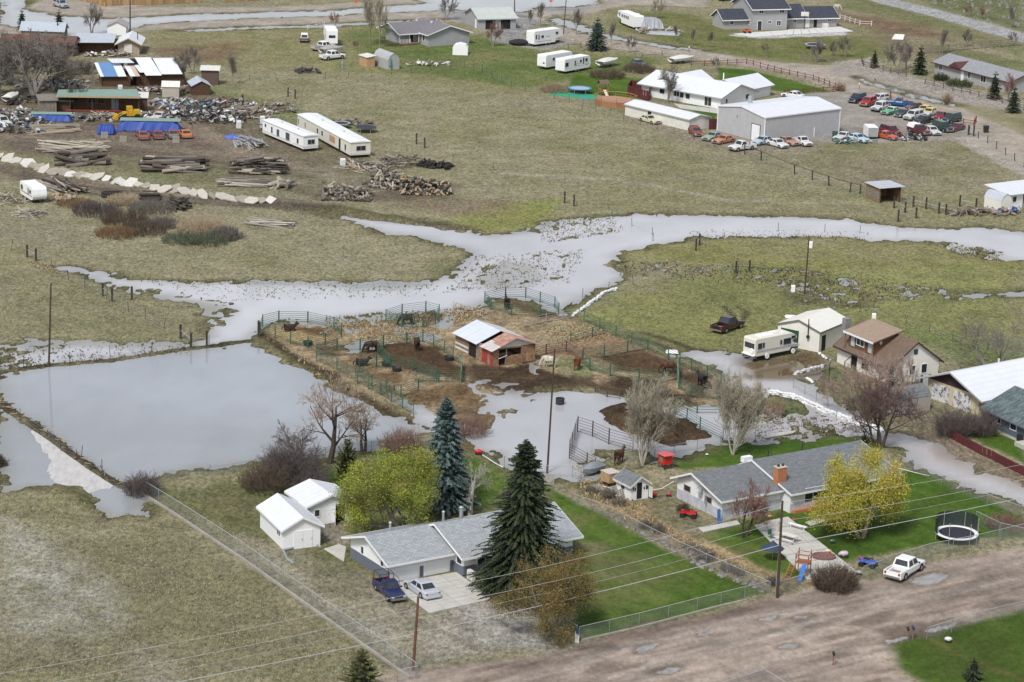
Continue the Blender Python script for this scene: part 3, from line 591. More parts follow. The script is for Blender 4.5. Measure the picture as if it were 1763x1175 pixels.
def gable(root,L,D,ev,rg,ax='x',wm=WHITE,rm=None,fas=WHITE,ov=.45,gov=.4,th=.14,x0=0,y0=0,rs=.5,z0=0,gm=None,fs=None,wall=True,wn='wall'):
    """walls under a two-sided roof whose ridge runs along ax; rs = where the ridge lies across the span"""
    W_,K=(D,L) if ax=='x' else (L,D)
    r=rs*W_
    T_=(lambda k,w_,z:(x0+k,y0+w_,z)) if ax=='x' else (lambda k,w_,z:(x0+w_,y0+k,z))
    if wall:
        m=MB();top=ev
        poly=[(0,z0),(W_,z0),(W_,top),(r,rg -th -.02),(0,top)]
        vs=[T_(0,a,z) for a,z in poly]+[T_(K,a,z) for a,z in poly]
        fl=[(0,1,2,3,4),(9,8,7,6,5)]+[(i,i+5,(i+1)%5+5,(i+1)%5) for i in range(5)]
        if ax=='x':fl=[tuple(reversed(f)) for f in fl]
        m.add(vs,fl);m.build(wn,wm,root)
    s1,s2=(rg -ev)/max(r,.01),(rg -ev)/max(W_-r,.01)
    for sgn in ((-1,1) if 0<rs<1 else ((1,) if rs==0 else (-1,))):
        sl=s1 if sgn<0 else s2;e=-ov if sgn<0 else W_+ov;ze=rg -sl*abs(e -r)+.02
        q=[T_(-gov,e,ze),T_(K+gov,e,ze),T_(K+gov,r,rg+.02),T_(-gov,r,rg+.02)]
        nrm=(Vector(q[1])-Vector(q[0])).cross(Vector(q[3])-Vector(q[0]))
        if nrm.z<0:q=q[::-1]
        o=MB().slab(q,th).build('roof',rm,root)
        if fas:                                      # fascia boards along eave and verges
            f=MB();d_=.2;eo=e+(.03 if sgn>0 else -.03)
            def plank(a,b,off):
                a,b=Vector(a),Vector(b);n=Vector(off)
                c=[a,b,b+n,a+n]
                f.hexa([v -Vector((0,0,d_)) for v in c],[v+Vector((0,0,.02)) for v in c])
            o1=Vector(T_(0,eo,0))-Vector(T_(0,e,0))
            plank(T_(-gov,e,ze -.0),T_(K+gov,e,ze -.0),o1)
            o2=Vector(T_(-.03,0,0))-Vector(T_(0,0,0))
            plank(T_(-gov -.002,e,ze),T_(-gov -.002,r,rg+.02),o2);plank(T_(K+gov+.002,e,ze),T_(K+gov+.002,r,rg+.02),-o2)
            f.build('fascia',fas,root)
    return root
def flat_roof(root,quad,th,mat,name='roof'):return MB().slab(quad,th).build(name,mat,root)
def band(root,face,L,D,z1,mat,u0=0,u1=None,name='wainscot',t=.025,z0=0):
    fc=FACES[face](L,D);ll=L if face in 'fb' else D
    b=MB();fbox(b,fc,u0,ll if u1 is None else u1,z0,z1,0,t);b.build(name,mat,root)

GREYSH=shingle('grey_shingles',(.27,.29,.31),(.36,.38,.4));GREYSH2=shingle('slate_shingles',(.13,.145,.155),(.19,.2,.215))
NAVYSH=shingle('navy_shingles',(.035,.042,.06),(.055,.063,.085));BRNSH=shingle('brown_shingles',(.14,.095,.07),(.17,.12,.09));TANSH=shingle('tan_shingles',(.3,.22,.165),(.34,.25,.19))
TEALSH=shingle('teal_shingles',(.06,.085,.09),(.14,.18,.19),1.6);PURSH=shingle('purple_grey_shingles',(.17,.165,.175),(.21,.2,.22))
METALW=ribbed('white_metal_roof',(.66,.68,.73),0,.9,.02,.5,0,None,.05);METALWY=ribbed('white_metal_roof_y',(.66,.68,.72),1,.9,.02,.5,0,None,.05)
METALG=ribbed('galvanised_roof',(.5,.54,.6),0,.6,.03,.45,.3,(.62,.66,.72));GREYSTUCCO=M('grey_stucco',(.36,.36,.36),.9,.05,1)
SIDW=ribbed('white_lap_siding',(.76,.77,.78),2,.22,.015,.6);SIDG=ribbed('grey_lap_siding',(.34,.345,.36),2,.2,.012,.7)
BLUEGREY=ribbed('blue_grey_boards',(.13,.145,.18),0,.4,.02,.7);BLUEGREYY=ribbed('blue_grey_boards_y',(.13,.145,.18),1,.4,.02,.7)
BLOCK=M('pale_block',(.45,.46,.5),.9,.2,1.2);CREAM=M('cream_stucco',(.7,.68,.62),.9,.06,1.2);SHOPW=ribbed('shop_metal_siding',(.42,.42,.44),0,.9,.03,.55)
SHOPWY=ribbed('shop_metal_siding_y',(.42,.42,.44),1,.9,.03,.55)

# --- white house with the two-car garage
a,rz,L,D=frame((671,1006),(780,985),D=8.0)
t=thing('house','white ranch house with light grey shingle roof, dark blue-grey wainscot and two white garage doors','house',a,rz)
gable(t,L,D,2.35,3.75,'x',WHITE,GREYSH,gov=.7,ov=.7)
band(t,'l',L,D,1.15,BLUEGREYY);
for u in (2.2,6.2):window(t,FACES['l'](L,D),u,1.25,.5,.75)
fc=FACES['f'](L,D)
door(t,fc,.45,2.9,2.05,WHITE,panels=4,name='garage_door');door(t,fc,3.95,2.9,2.05,WHITE,panels=4,name='garage_door')
for u0 in (3.45,7.0):band(t,'f',L,D,1.15,BLUEGREY,u0,u0+.42)
door(t,fc,7.75,.95,2.05,WHITE,frame_m=OFFWH)
window(t,fc,7.9,1.2,.6,.7,ft=.04)
lp=MB().box(9.2,9.32,-.2,0,1.7,1.95).build('wall_lamp',BLACK,t)
# right-hand block set forward of the garage
b_=P(986,960);c_,s_=math.cos(rz),math.sin(rz);LX=((b_.x -a.x)*c_+(b_.y -a.y)*s_);fy=-2.0
m=MB().box(L+.003,LX,fy,D-.5,0,2.36).build('wall',WHITE,t)
fm_=MB()
def rblock(L0,L1,y0,y1,ev,rg,yr):
    for (ye,sg) in ((y0,-1),(y1,1)):
        e=ye+sg*.6;ze=rg -(rg -ev)*abs(e -yr)/abs(ye -yr)
        q=[(L0-.6,e,ze),(L1+.9,e,ze),(L1+.9,yr,rg),(L0-.6,yr,rg)]
        if sg>0:q=q[::-1]
        MB().slab(q,.14).build('roof',GREYSH,t)
        f=MB();f.box(L0-.63,L1+.93,e -.03 if sg<0 else e,e if sg<0 else e+.03,ze -.2,ze+.02)
        for xx in (L0-.633,L1+.903):f.hexa([(xx,e,ze -.2),(xx+.03,e,ze -.2),(xx+.03,yr,rg -.2),(xx,yr,rg -.2)],[(xx,e,ze+.02),(xx+.03,e,ze+.02),(xx+.03,yr,rg+.02),(xx,yr,rg+.02)])
        f.build('fascia',WHITE,t)
    MB().add([(L0+.002,y0,ev),(L0+.002,y1,ev),(L0+.002,yr,rg -.16),(L1-.002,y0,ev),(L1-.002,y1,ev),(L1-.002,yr,rg -.16)],[(0,2,1),(3,4,5),(0,3,5,2),(1,2,5,4),(0,1,4,3)]).build('gable_wall',WHITE,t)
rblock(L+.02,LX,fy,D-.5,2.38,4.15,3.0)
fc2=((L,0),(0,-1),(-1,0));bb=MB();fbox(bb,fc2,0,2.0,0,1.1,0,.03);bb.build('wainscot',BLUEGREYY,t)
window(t,fc2,.7,1.15,.9,1.0)
fc3=((L,fy),(1,0),(0,-1));LL=LX-L;bb=MB();fbox(bb,fc3,0,LL,0,1.1,0,.03);bb.build('wainscot',BLUEGREY,t)
window(t,fc3,LL-3.6,.9,1.9,1.15,split=2);window(t,fc3,1.6,.9,1.9,1.15,split=2)
for x_,y_,h_,r_ in ((3.2,5.6,1.1,.13),(9.0,4.8,1.2,.12),(11.0,4.6,1.5,.17),(LX-9,5.2,.7,.12)):
    zr=3.2+(0.4 if x_>L else 0);MB().tube((x_,y_,zr -.3),(x_,y_,zr+h_*.75),r_,n=10).tube((x_,y_,zr+h_*.75),(x_,y_,zr+h_*.75+.14),r_*1.6,r_*.7,n=10).build('roof_vent',STEEL,t)
ac=thing('air_conditioner','white air conditioner unit standing on the driveway by the entrance of the white ranch house','air conditioner',G(811,1001),rz)
MB().box(-.2,.2,-.5,.5,.05,1.0).build('case',OFFWH,ac);MB().tube((-.2,0,.55),(-.24,0,.55),.33,n=20).build('fan_grille',GREYSTUCCO,ac)
# --- its concrete driveway, set a step above the yard
dq=[P(672,1009),P(738,1059),P(848,1034),P(785,989)]
def pad(name,qs,z,mat=CONC,n=None,th=.15):
    m=MB();k=len(qs);m.add([(q.x,q.y,z -th) for q in qs]+[(q.x,q.y,z) for q in qs],[tuple(range(k -1,-1,-1)),tuple(range(k,2*k))]+[(i,(i+1)%k,(i+1)%k+k,i+k) for i in range(k)])
    return tag(m.build(name,mat),kind='structure')
def slabs(name,A_,B_,C_,D_,nu,nv,z=.2,mat=CONC,gap=.03):
    """concrete cast in separate bays with open joints"""
    base=MB();A_,B_,C_,D_=[Vector((q.x,q.y,0)) for q in (A_,B_,C_,D_)]
    root=tag(MB().add([(q.x,q.y,z -.06) for q in (A_,B_,C_,D_)],[(0,1,2,3)]).build(name,GYWOOD if False else M('joint_grit',(.16,.14,.12))),kind='structure')
    S_=lambda u,v:(A_*(1-u)+B_*u)*(1-v)+(D_*(1-u)+C_*u)*v
    for i in range(nu):
        for j in range(nv):
            u0,u1,v0,v1=i/nu+gap/8,(i+1)/nu -gap/8,j/nv+gap/8,(j+1)/nv -gap/8
            q=[S_(u0,v0),S_(u1,v0),S_(u1,v1),S_(u0,v1)];zz=z+random.uniform(-.008,.008)
            nr=(q[1]-q[0]).cross(q[3]-q[0])
            if nr.z<0:q=q[::-1]
            MB().slab([(p.x,p.y,zz) for p in q],.12).build('concrete_slab',mat,root)
    return root
random.seed(3)
slabs('driveway',P(671,1008),P(739,1059),P(848,1034),P(786,988),4,4)
slabs('garage_apron',P(557,948),P(592,970),P(596,944),P(583,940),2,1,.19)
slabs('patio',P(1296,905),P(1390,1002),P(1482,992),P(1356,892),7,4,.19)
slabs('house_path',P(1395,908),P(1450,892),P(1440,886),P(1386,902),4,1,.19)
slabs('side_path',P(1210,919),P(1275,905),P(1268,899),P(1202,912),4,1,.18)
slabs('ranch_patio',P(1170,188),P(1240,198),P(1238,190),P(1160,180),4,1,.2,CONC)
slabs('flooded_walk',P(1316,757),P(1366,748),P(1372,744),P(1320,750),3,1,.2)

# --- two white sheds
a,rz,L,D=frame((488,950),(546,943),C=(434,918),L=4.0,D=7.3)
t=thing('shed','white shed with a double door, nearest the gravel drive','shed',a,rz)
gable(t,L,D,2.4,3.45,'y',WHITE,METALWY,gov=.3,ov=.35)
fc=FACES['f'](L,D);door(t,fc,1.1,1.0,1.95,WHITE,handle=True);door(t,fc,2.13,1.0,1.95,WHITE)
window(t,FACES['l'](L,D),D-1.9,1.1,.9,.75,split=2)
a,rz,L,D=frame((553,897),(587,890),L=4.6,D=5.2)
a=G(531,909)
t=thing('shed','white shed with an open door, behind the shed that has a double door','shed',a,R_(30))
gable(t,5.2,5.0,2.4,3.25,'y',WHITE,METALWY,gov=.3,ov=.35)
fc=FACES['f'](5.2,5.0);o=MB();fbox(o,fc,3.1,4.2,0,2.0,0,.03);o.build('doorway',DARKM,t)
od=MB().add([(3.1,-.05,.05),(2.6,-1.0,.05),(2.6,-1.0,2.0),(3.1,-.05,2.0),(3.14,-.05,.05),(2.64,-1.02,.05),(2.64,-1.02,2.0),(3.14,-.05,2.0)],[(0,1,2,3),(7,6,5,4),(3,2,6,7),(1,5,6,2)]).build('door',WHITE,t);od['label']='white door standing open'
window(t,fc,.7,1.0,.55,.7)

# --- house with the grey-blue roof and brick chimney
a,rz,L,D=frame((1242,898),C=(1160,862),L=7.2)
rz=R_(33)
t=thing('house','long white house with slate shingle roof, orange brick chimney and picture window','house',a,rz)
c_,s_=math.cos(rz),math.sin(rz);b_=P(1525,848);LX=(b_.x -a.x)*c_+(b_.y -a.y)*s_;D=8.2
L1=8.0
gable(t,L1,D,2.5,3.9,'x',SIDW,GREYSH2,ov=.6,gov=.6,rs=.62)
band(t,'l',L1,D,1.15,BLOCK);band(t,'f',L1,D,1.15,BLOCK)
window(t,FACES['l'](L1,D),1.3,1.35,1.1,.6,fm=M('tan_frame',(.4,.34,.27)));window(t,FACES['l'](L1,D),5.2,1.25,1.1,.6,fm=M('tan_frame',(.4,.34,.27)))
MB().tube((-.06,2.8,0),(-.06,2.8,3.0),.04).tube((-.06,3.1,1.0),(-.06,3.1,3.3),.04).box(-.15,-.02,2.6,2.9,.9,1.3).build('meter_pipe',STEEL,t)
dsh=MB().lathe([(0.02,0),(.25,.04),(.42,.14),(.44,.15),(.26,.06),(.02,.02)],18).build('satellite_dish',STEEL,t);dsh.location=(-.35,3.6,2.4);dsh.rotation_euler=(0,R_(-70),0)
MB().box(L1+.003,LX,-1.6,D-.002,0,2.5).build('wall',SIDW,t)
_t=t
def rb2(t,L0,L1_,y0,y1,ev,rg,yr,rm,ov=.6,g0=.35,g1=.8,fas=WHITE,gm=WHITE):
    for (ye,sg) in ((y0,-1),(y1,1)):
        e=ye+sg*ov;ze=rg -(rg -ev)*abs(e -yr)/abs(ye -yr)
        q=[(L0-g0,e,ze),(L1_+g1,e,ze),(L1_+g1,yr,rg),(L0-g0,yr,rg)]
        if sg>0:q=q[::-1]
        MB().slab(q,.14).build('roof',rm,t)
        f=MB();f.box(L0-g0-.03,L1_+g1+.03,e -.03 if sg<0 else e,e if sg<0 else e+.03,ze -.2,ze+.02)
        for xx in (L0-g0-.033,L1_+g1+.003):f.hexa([(xx,e,ze -.2),(xx+.03,e,ze -.2),(xx+.03,yr,rg -.2),(xx,yr,rg -.2)],[(xx,e,ze+.02),(xx+.03,e,ze+.02),(xx+.03,yr,rg+.02),(xx,yr,rg+.02)])
        f.build('fascia',fas,t)
    MB().add([(L0+.004,y0,ev),(L0+.004,y1,ev),(L0+.004,yr,rg -.16),(L1_-.002,y0,ev),(L1_-.002,y1,ev),(L1_-.002,yr,rg -.16)],[(0,2,1),(3,4,5),(0,3,5,2),(1,2,5,4),(0,1,4,3)]).build('gable_wall',gm,t)
rb2(t,L1,LX,-1.6,D,2.52,4.2,5.1,GREYSH2)
fc3=((L1,-1.6),(1,0),(0,-1));LL=LX-L1
bb=MB();fbox(bb,fc3,0,LL,0,1.0,0,.04);bb.build('wainscot',BLOCK,t)
window(t,fc3,2.0,.75,3.3,1.7,split=3);window(t,fc3,LL-4.2,1.3,1.2,.9);window(t,fc3,6.4,1.3,1.5,.9,split=2)
bk=M('orange_brick',(.42,.17,.08),.9,.25,6)
bp_=MB();fbox(bp_,fc3,.3,6.4,0,.35,.04,.5);bp_.build('brick_planter',bk,t)
ch=MB().box(L1-.45,L1+.75,.2,1.0,2.2,4.6).build('chimney',bk,t)
MB().box(L1-.5,L1+.8,.15,1.05,4.602,4.7).build('cap',CONC,ch)
for dx in (-.15,.45):MB().tube((L1+dx,.6,4.7),(L1+dx,.6,4.95),.17,.14,n=10).build('flue',M('dark_flue',(.06,.03,.02)),ch)
for x_,y_ in ((11,6.4),(16,6.6)):MB().tube((x_,y_,3.6),(x_,y_,4.4),.06).build('roof_vent',BLACK,t)
MB().box(L1-1.0,L1+.2,5.6,6.2,3.75,4.35).build('swamp_cooler',WHITE,t)

# --- stable in the corral
a,rz,L,D=frame((848,634),(917,624),C=(770,606),L=6.4,D=9.2)
t=thing('barn','board horse barn with patched blue and rusty orange metal roof standing in the mud','barn',a,rz)
PLY=M('worn_plywood',(.14,.065,.035),.85,.4,1.6,.01,col2=(.42,.26,.15))
def boards_on(face,L,D,u0,u1,z0,z1,wid,mats,horiz=False,name='board'):
    fc=FACES[face](L,D)
    if horiz:
        n=max(1,int((z1-z0)/wid))
        for k in range(n):
            b=MB();za=z0+(z1-z0)*k/n;fbox(b,fc,u0,u1,za+.012,za+(z1-z0)/n -.012,0,.03+random.uniform(0,.02));b.build(name,random.choice(mats),t)
    else:
        n=max(1,int((u1-u0)/wid))
        for k in range(n):
            b=MB();ua=u0+(u1-u0)*k/n;fbox(b,fc,ua+.012,ua+(u1-u0)/n -.012,z0,z1+random.uniform(-.03,.02),0,.03+random.uniform(0,.02));b.build(name,random.choice(mats),t)
wl_=MB()
for (x0_,x1_,y0_,y1_,z0_,z1_) in ((0,.12,0,D,0,2.35),(L-.12,L,0,D,0,2.35),(.12,L-.12,D-.12,D,0,2.35),(.12,.9,0,.12,0,2.35),(1.9,2.6,0,.12,0,1.1),(2.6,L-.12,0,.12,0,1.2),(4.3,L-.12,0,.12,1.2,2.35),(.12,4.3,0,.12,2.15,2.35)):
    wl_.box(x0_,x1_,y0_,y1_,z0_,z1_)
wl_.build('wall',PLY,t)
MB().add([(0,0,2.35),(L,0,2.35),(L/2,0,3.4),(0,.1,2.35),(L,.1,2.35),(L/2,.1,3.4)],[(0,1,2),(5,4,3)]).build('gable_board',OFFWH,t)
boards_on('l',L,D,0,3.2,.2,1.1,.25,[GYWOOD,BRWOOD,OFFWH],True);boards_on('l',L,D,0,3.2,1.1,2.3,.3,[BRWOOD,GYWOOD,PLY],True)
boards_on('l',L,D,5.3,D,.05,2.3,.6,[PLY,BRWOOD,M('faded_red_paint',(.3,.05,.04),.8,.4,3),GYWOOD])
fc=FACES['l'](L,D);o=MB();fbox(o,fc,3.4,5.1,.1,2.2,.0,.03);o.build('doorway',DARKM,t)
boards_on('f',L,D,1.95,4.2,.05,1.1,.28,[PLY,BRWOOD],True);boards_on('f',L,D,4.4,L,.1,2.25,.7,[PLY,OFFWH,BRWOOD,PLY])
for u in (1.9,4.3):b=MB();fbox(b,FACES['f'](L,D),u,u+.12,0,2.3,.03,.12);b.build('post',GYWOOD,t)
b=MB().tube((.8,-.1,1.0),(2.1,-.1,1.3),.05).build('rail',OFFWH,t)
MB().box(.14,L-.14,.14,D-.14,.02,.06).build('floor',M('barn_muck',(.05,.035,.025)),t)
rr=M('rusty_orange_roof',(.27,.11,.07),.8,.15,1.4,col2=(.5,.33,.27));rb=M('blue_grey_sheet',(.56,.61,.69),.5,.06,.5);pk=M('bleached_sheet',(.5,.46,.44),.8,.15,2)
def rp(y0,y1,side,m_,u0=0.0,u1=1.0,dz=0,nm='roof_sheet'):
    rg,ev=3.55,2.35;r=L/2;e=-.5 if side<0 else L+.5
    A0,A1=(r+(e -r)*u1,rg -(rg -ev)*u1*1.12+dz),(r+(e -r)*u0,rg -(rg -ev)*u0*1.12+dz)
    q=[(A0[0],y0,A0[1]),(A1[0],y0,A1[1]),(A1[0],y1,A1[1]),(A0[0],y1,A0[1])]
    if side>0:q=q[::-1]
    MB().slab(q,.05).build(nm,m_,t)
for k in range(6):rp(3.35+k*1.0,4.33+k*1.0,-1,rb,dz=.01*(k%2))
for k in range(3):rp(-.5+k*1.0,.46+k*1.0,-1,rr,0,.62 if k<2 else .5,dz=.01*(k%2))
for k in range(2):rp(-.5+k*1.0,.46+k*1.0,-1,pk,.63,1.0)
rp(1.5,2.5,-1,pk,.52,1.0,-.02)
for k in range(4):rp(-.5+k*1.0,.46+k*1.0,1,M('pink_faded_roof',(.38,.2,.18),.7,.15,1,col2=(.5,.33,.3)),dz=.01*(k%2))
for k in range(6):rp(3.5+k*1.0,4.46+k*1.0,1,pk if k%2 else M('white_sheet',(.68,.69,.72)),dz=.01*(k%2))
for y_ in (2.9,4.2,6.0,8.0):MB().box(.1,L-.1,y_,y_+.08,2.22,2.32).build('rafter',GYWOOD,t)

# --- chalet-like brown roofed house
a,rz,L,D=frame((1532,665),(1614,653),C=(1425,638))
L=max(L,6.6);D=11.2
t=thing('house','cream house with brown roof and a big shed dormer clad in brown shingles','house',a,rz)
gable(t,L,D,2.6,5.3,'y',CREAM,BRNSH,fas=M('dark_brown_trim',(.05,.03,.025)),ov=.55,gov=.35)
f_=FACES['f'](L,D)
for u in (1.0,3.0,4.9):window(t,f_,u,1.0,.85,1.15,split=1)
window(t,f_,L/2-.25,3.7,.4,.5,fm=DKWOOD)
fl_=FACES['l'](L,D);o=MB();fbox(o,fl_,3.0,4.2,0,2.1,0,.03);o.build('porch_opening',DARKM,t);o=MB();fbox(o,fl_,5.2,6.6,.6,2.1,0,.03);o.build('porch_opening',DARKM,t)
MB().tube((-1.2,D-3.2,.1),(-1.2,D-3.2,1.1),.05).tube((-1.2,D-3.2,1.1),(-.1,D-3.4,1.9),.05).build('handrail',BLACK,t)
# dormer rising from the left roof slope
brs=M('brown_shake',(.13,.065,.035),.9,.3,5,.02)
y0_,y1_=D-7.3,D-2.0
dm=MB().hexa([(.15,y0_,2.6),(3.4,y0_,3.9),(3.4,y1_,3.9),(.15,y1_,2.6)],[(.15,y0_,4.75),(3.4,y0_,5.55),(3.4,y1_,5.55),(.15,y1_,4.75)]).build('dormer',brs,t)
MB().slab([(-.45,y0_-.5,4.72),(4.3,y0_-.5,5.86),(4.3,y1_+.5,5.86),(-.45,y1_+.5,4.72)],.16).build('roof',TANSH,t)
MB().box(-.5,-.452,y0_-.5,y1_+.5,4.5,4.74).build('fascia',WHITE,t)
fd=((.15,y1_),(0,-1),(-1,0));window(t,fd,1.7,3.4,1.5,1.0,split=2)
for u in (.5,4.1):o=MB();fbox(o,fd,u,u+.75,2.95,4.55,0,.04);o.build('shutter_panel',M('pale_blue_panel',(.42,.47,.5)),t)
for yy in (y0_-.35,y1_+.2):MB().box(-.35,-.25,yy,yy+.1,2.5,4.55).build('dormer_post',BRWOOD,t)
dmd=MB().add([(1.2,y0_-.02,4.1),(1.45,y0_-.02,4.4),(1.2,y0_-.02,4.7),(.95,y0_-.02,4.4)],[(3,2,1,0)]).build('gable_vent',OFFWH,t)
MB().box(1.0,1.9,D+.02,D+.75,0,5.7).build('chimney',M('grey_stone',(.22,.22,.23),.9,.25,5,.03),t)
# --- cream garage with green door
a,rz,L,D=frame((1409,609),C=(1357,598),L=8.0)
D=max(D,6.3)
t=thing('garage','cream garage with white roof, dark green overhead door and black stovepipe','garage',a,rz)
gable(t,L,D,2.85,3.9,'x',CREAM,M('cream_roof',(.68,.67,.62),.7,.04,1),fas=M('thin_dark_trim',(.16,.14,.13)),ov=.2,gov=.15,rs=.5)
fl_=FACES['l'](L,D);door(t,fl_,.5,2.7,2.35,M('green_door',(.02,.06,.03)),panels=4,name='garage_door');door(t,FACES['f'](L,D),.7,1.0,2.1,DARKM,handle=False)
MB().tube((-.25,1.6,1.9),(-.25,1.6,4.3),.07).tube((-.25,1.6,1.75),(-.25,1.6,2.05),.22,n=10).build('stovepipe',BLACK,t)
# --- old white-roofed building at the right edge
a,rz,L,D=frame((1684,718),C=(1608,690),L=30)
D=max(D,9.0)
t=thing('building','long weathered garage building with bright white roof and two peeling doors','building',a,rz)
gable(t,L,D,2.75,4.5,'x',M('yellowed_wall',(.5,.45,.31),.9,.15,2),METALWY,fas=M('grey_verge',(.4,.39,.4)),ov=1.3,gov=.9)
fl_=FACES['l'](L,D);g_=MB();g_.add([(-.035,D-.1,2.5),(-.035,.1,2.5),(-.035,D/2,4.28)],[(0,1,2)]).build('gable_board',M('maroon_boards',(.05,.025,.03)),t)
peel=M('peeling_white_door',(.1,.09,.09),.8,.4,1.6,col2=(.6,.6,.62),thr=(.4,.52))
door(t,fl_,.8,3.0,2.1,peel,panels=4,name='garage_door');door(t,fl_,4.6,3.0,2.1,peel,panels=4,name='garage_door')
MB().tube((8,D*.55,4.2),(8,D*.55,4.9),.13).build('roof_vent',OFFWH,t)
# --- blue house at the right edge
a,rz,L,D=frame((1763,768),C=(1698,738),L=9)
D=max(D,7.6)
t=thing('house','blue-grey house with mottled teal shingle roof at the right edge','house',a,rz)
gable(t,L,D,2.6,4.5,'y',M('blue_siding',(.1,.125,.165),.8,.1,1),TEALSH,fas=M('grey_blue_trim',(.14,.15,.18)),ov=.6,gov=.5)
fl_=FACES['l'](L,D);window(t,fl_,1.8,1.2,1.1,.9,split=1);window(t,fl_,4.8,1.2,1.1,.9,split=1);band(t,'l',L,D,.35,CONC,name='footing')
MB().box(-.4,0,.3,1.0,.3,1.1).build('swamp_cooler',BLACK,t)
MB().box(-1.3,-.02,-1.4,.2,0,.5).build('step',CONC,t)
# --- gambrel shed in front of it
def gambrel(t,L,D,h,wm,rm,ax='x'):
    """barn-shaped shed, ridge along ax"""
    W_=D if ax=='x' else L;K=L if ax=='x' else D
    pr=[(0,0),(0,h*.6),(W_*.16,h*.85),(W_/2,h),(W_*.84,h*.85),(W_,h*.6),(W_,0)]
    T_=(lambda k,a,z:(k,a,z)) if ax=='x' else (lambda k,a,z:(a,k,z))
    n=len(pr);vs=[T_(0,*p) for p in pr]+[T_(K,*p) for p in pr]
    MB().add(vs,[tuple(range(n)),tuple(range(2*n -1,n -1,-1))]+[(i,i+n,(i+1)%n+n,(i+1)%n) for i in range(n)]).build('wall',wm,t)
    for i in range(1,5):
        p,q=pr[i],pr[i+1]
        qd=[T_(-.08,p[0],p[1]+.06),T_(K+.08,p[0],p[1]+.06),T_(K+.08,q[0],q[1]+.06),T_(-.08,q[0],q[1]+.06)]
        if (Vector(qd[1])-Vector(qd[0])).cross(Vector(qd[3])-Vector(qd[0])).z<0:qd=qd[::-1]
        MB().slab(qd,.05).build('roof',rm,t)
t=thing('shed','gambrel-roofed pale shed with dark grey shingles behind the maroon tree','shed',G(1545,718),R_(33))
gambrel(t,5.2,3.4,3.0,M('tan_siding',(.36,.33,.29)),GREYSH2,'x')
door(t,FACES['l'](5.2,3.4),1.0,1.3,1.9,OFFWH)
# --- playhouse with shingled roof
a,rz,L,D=frame((1086,865),(1113,860),C=(1062,850),L=2.3,D=2.9)
t=thing('playhouse','small white garden shed with slate shingle gable and horseshoe-hung front','shed',a,rz)
gable(t,2.3,2.9,1.9,2.7,'y',SIDW,GREYSH2,ov=.3,gov=.25,fas=OFFWH)
fc=FACES['f'](2.3,2.9);o=MB();fbox(o,fc,.75,1.4,.1,1.95,0,.03);o.build('doorway',DARKM,t);window(t,FACES['l'](2.3,2.9),1.0,.9,.7,.5,ft=.05)
MB().box(2.3,2.36,-.75,-.1,.2,1.4).build('door',OFFWH,t)
for u in (.2,.45,1.65,1.95,2.1):o=MB();fbox(o,fc,u,u+.1,1.0+random.random()*.2,1.35+random.random()*.2,.0,.08);o.build('hung_tool',BLACK,t)

# --- grey metal shop
a,rz,L,D=frame((1315,248),(1444,231),C=(1239,226))
t=thing('workshop','big grey metal workshop with low white gable roof beside the car lot','workshop',a,rz)
gable(t,L,D,4.75,5.75,'x',SHOPW,METALW,ov=.15,gov=.15,rs=.5)
fl_=FACES['l'](L,D)
for (f_,u) in ((fl_,D-.06),(FACES['f'](L,D),L-.12),(fl_,0)):o=MB();fbox(o,f_,u,u+.18,0,4.7,0,.04);o.build('corner_trim',WHITE,t)
door(t,fl_,D-3.4,2.2,3.0,WHITE,panels=4,name='garage_door',frame_m=BLACK);MB().tube((5.0,D*.75,5.0),(5.0,D*.75,6.6),.4,n=12).build('roof_vent',STEEL,t)
MB().tube((L*.66,-.08,0),(L*.66,-.08,1.7),.07).build('downpipe',WHITE,t);MB().box(-.2,0,7.3,7.5,3.6,3.9).build('wall_lamp',STEEL,t)
# --- long low white store
a,rz,L,D=frame((1186,227),(1221,222),C=(1083,199))
t=thing('storage_building','long low white storage building with flat white roof behind the parked old cars','storage building',a,rz)
gable(t,L,D,2.15,2.75,'y',OFFWH,METALWY,ov=.25,gov=.2,fas=GREYSTUCCO)
o=MB();fbox(o,FACES['l'](L,D),D*.36,D*.36+.9,0,1.95,0,.03);o.build('doorway',DARKM,t)
# --- white ranch with metal roof
a,rz,L,D=frame((1240,190),(1298,178),C=(1115,163))
t=thing('house','white house with pale blue-white metal roof and a bare tree before it','house',a,rz)
gable(t,L,D,2.5,4.3,'y',WHITE,METALWY,ov=.7,gov=.7,fas=GREYSTUCCO)
fl_=FACES['l'](L,D);window(t,fl_,D-3.8,.3,1.6,1.9,split=2,pm=GLASS);window(t,fl_,D-8.4,.9,1.0,1.2);window(t,fl_,D-9.9,.9,1.0,1.2);window(t,fl_,4.5,1.0,1.2,1.0);window(t,fl_,8,1.0,1.4,1.0,split=2)
f_=FACES['f'](L,D);window(t,f_,1.6,1.0,.6,.8);window(t,f_,L-3.0,1.0,1.2,.9)
MB().box(L+.002,L+8.6,2.2,9.5,0,2.4).build('wall',WHITE,t);rb2(t,L,L+8.6,2.2,9.5,2.42,4.0,5.9,METALW,g0=2.4,g1=.6,fas=GREYSTUCCO)
window(t,((L,2.2),(1,0),(0,-1)),.8,1.1,.8,.7)
MB().box(-1.2+6.2,13.5,D-7.5,D-.5,0,2.4).build('wall',WHITE,t);rb2(t,5,13.5,D-7.5,D-.5,2.42,4.1,D-4.0,METALW,g0=3.0,g1=.6,fas=GREYSTUCCO)
MB().tube((L+.8,8.2,3.2),(L+.8,8.2,4.6),.12).build('roof_vent',WHITE,t)
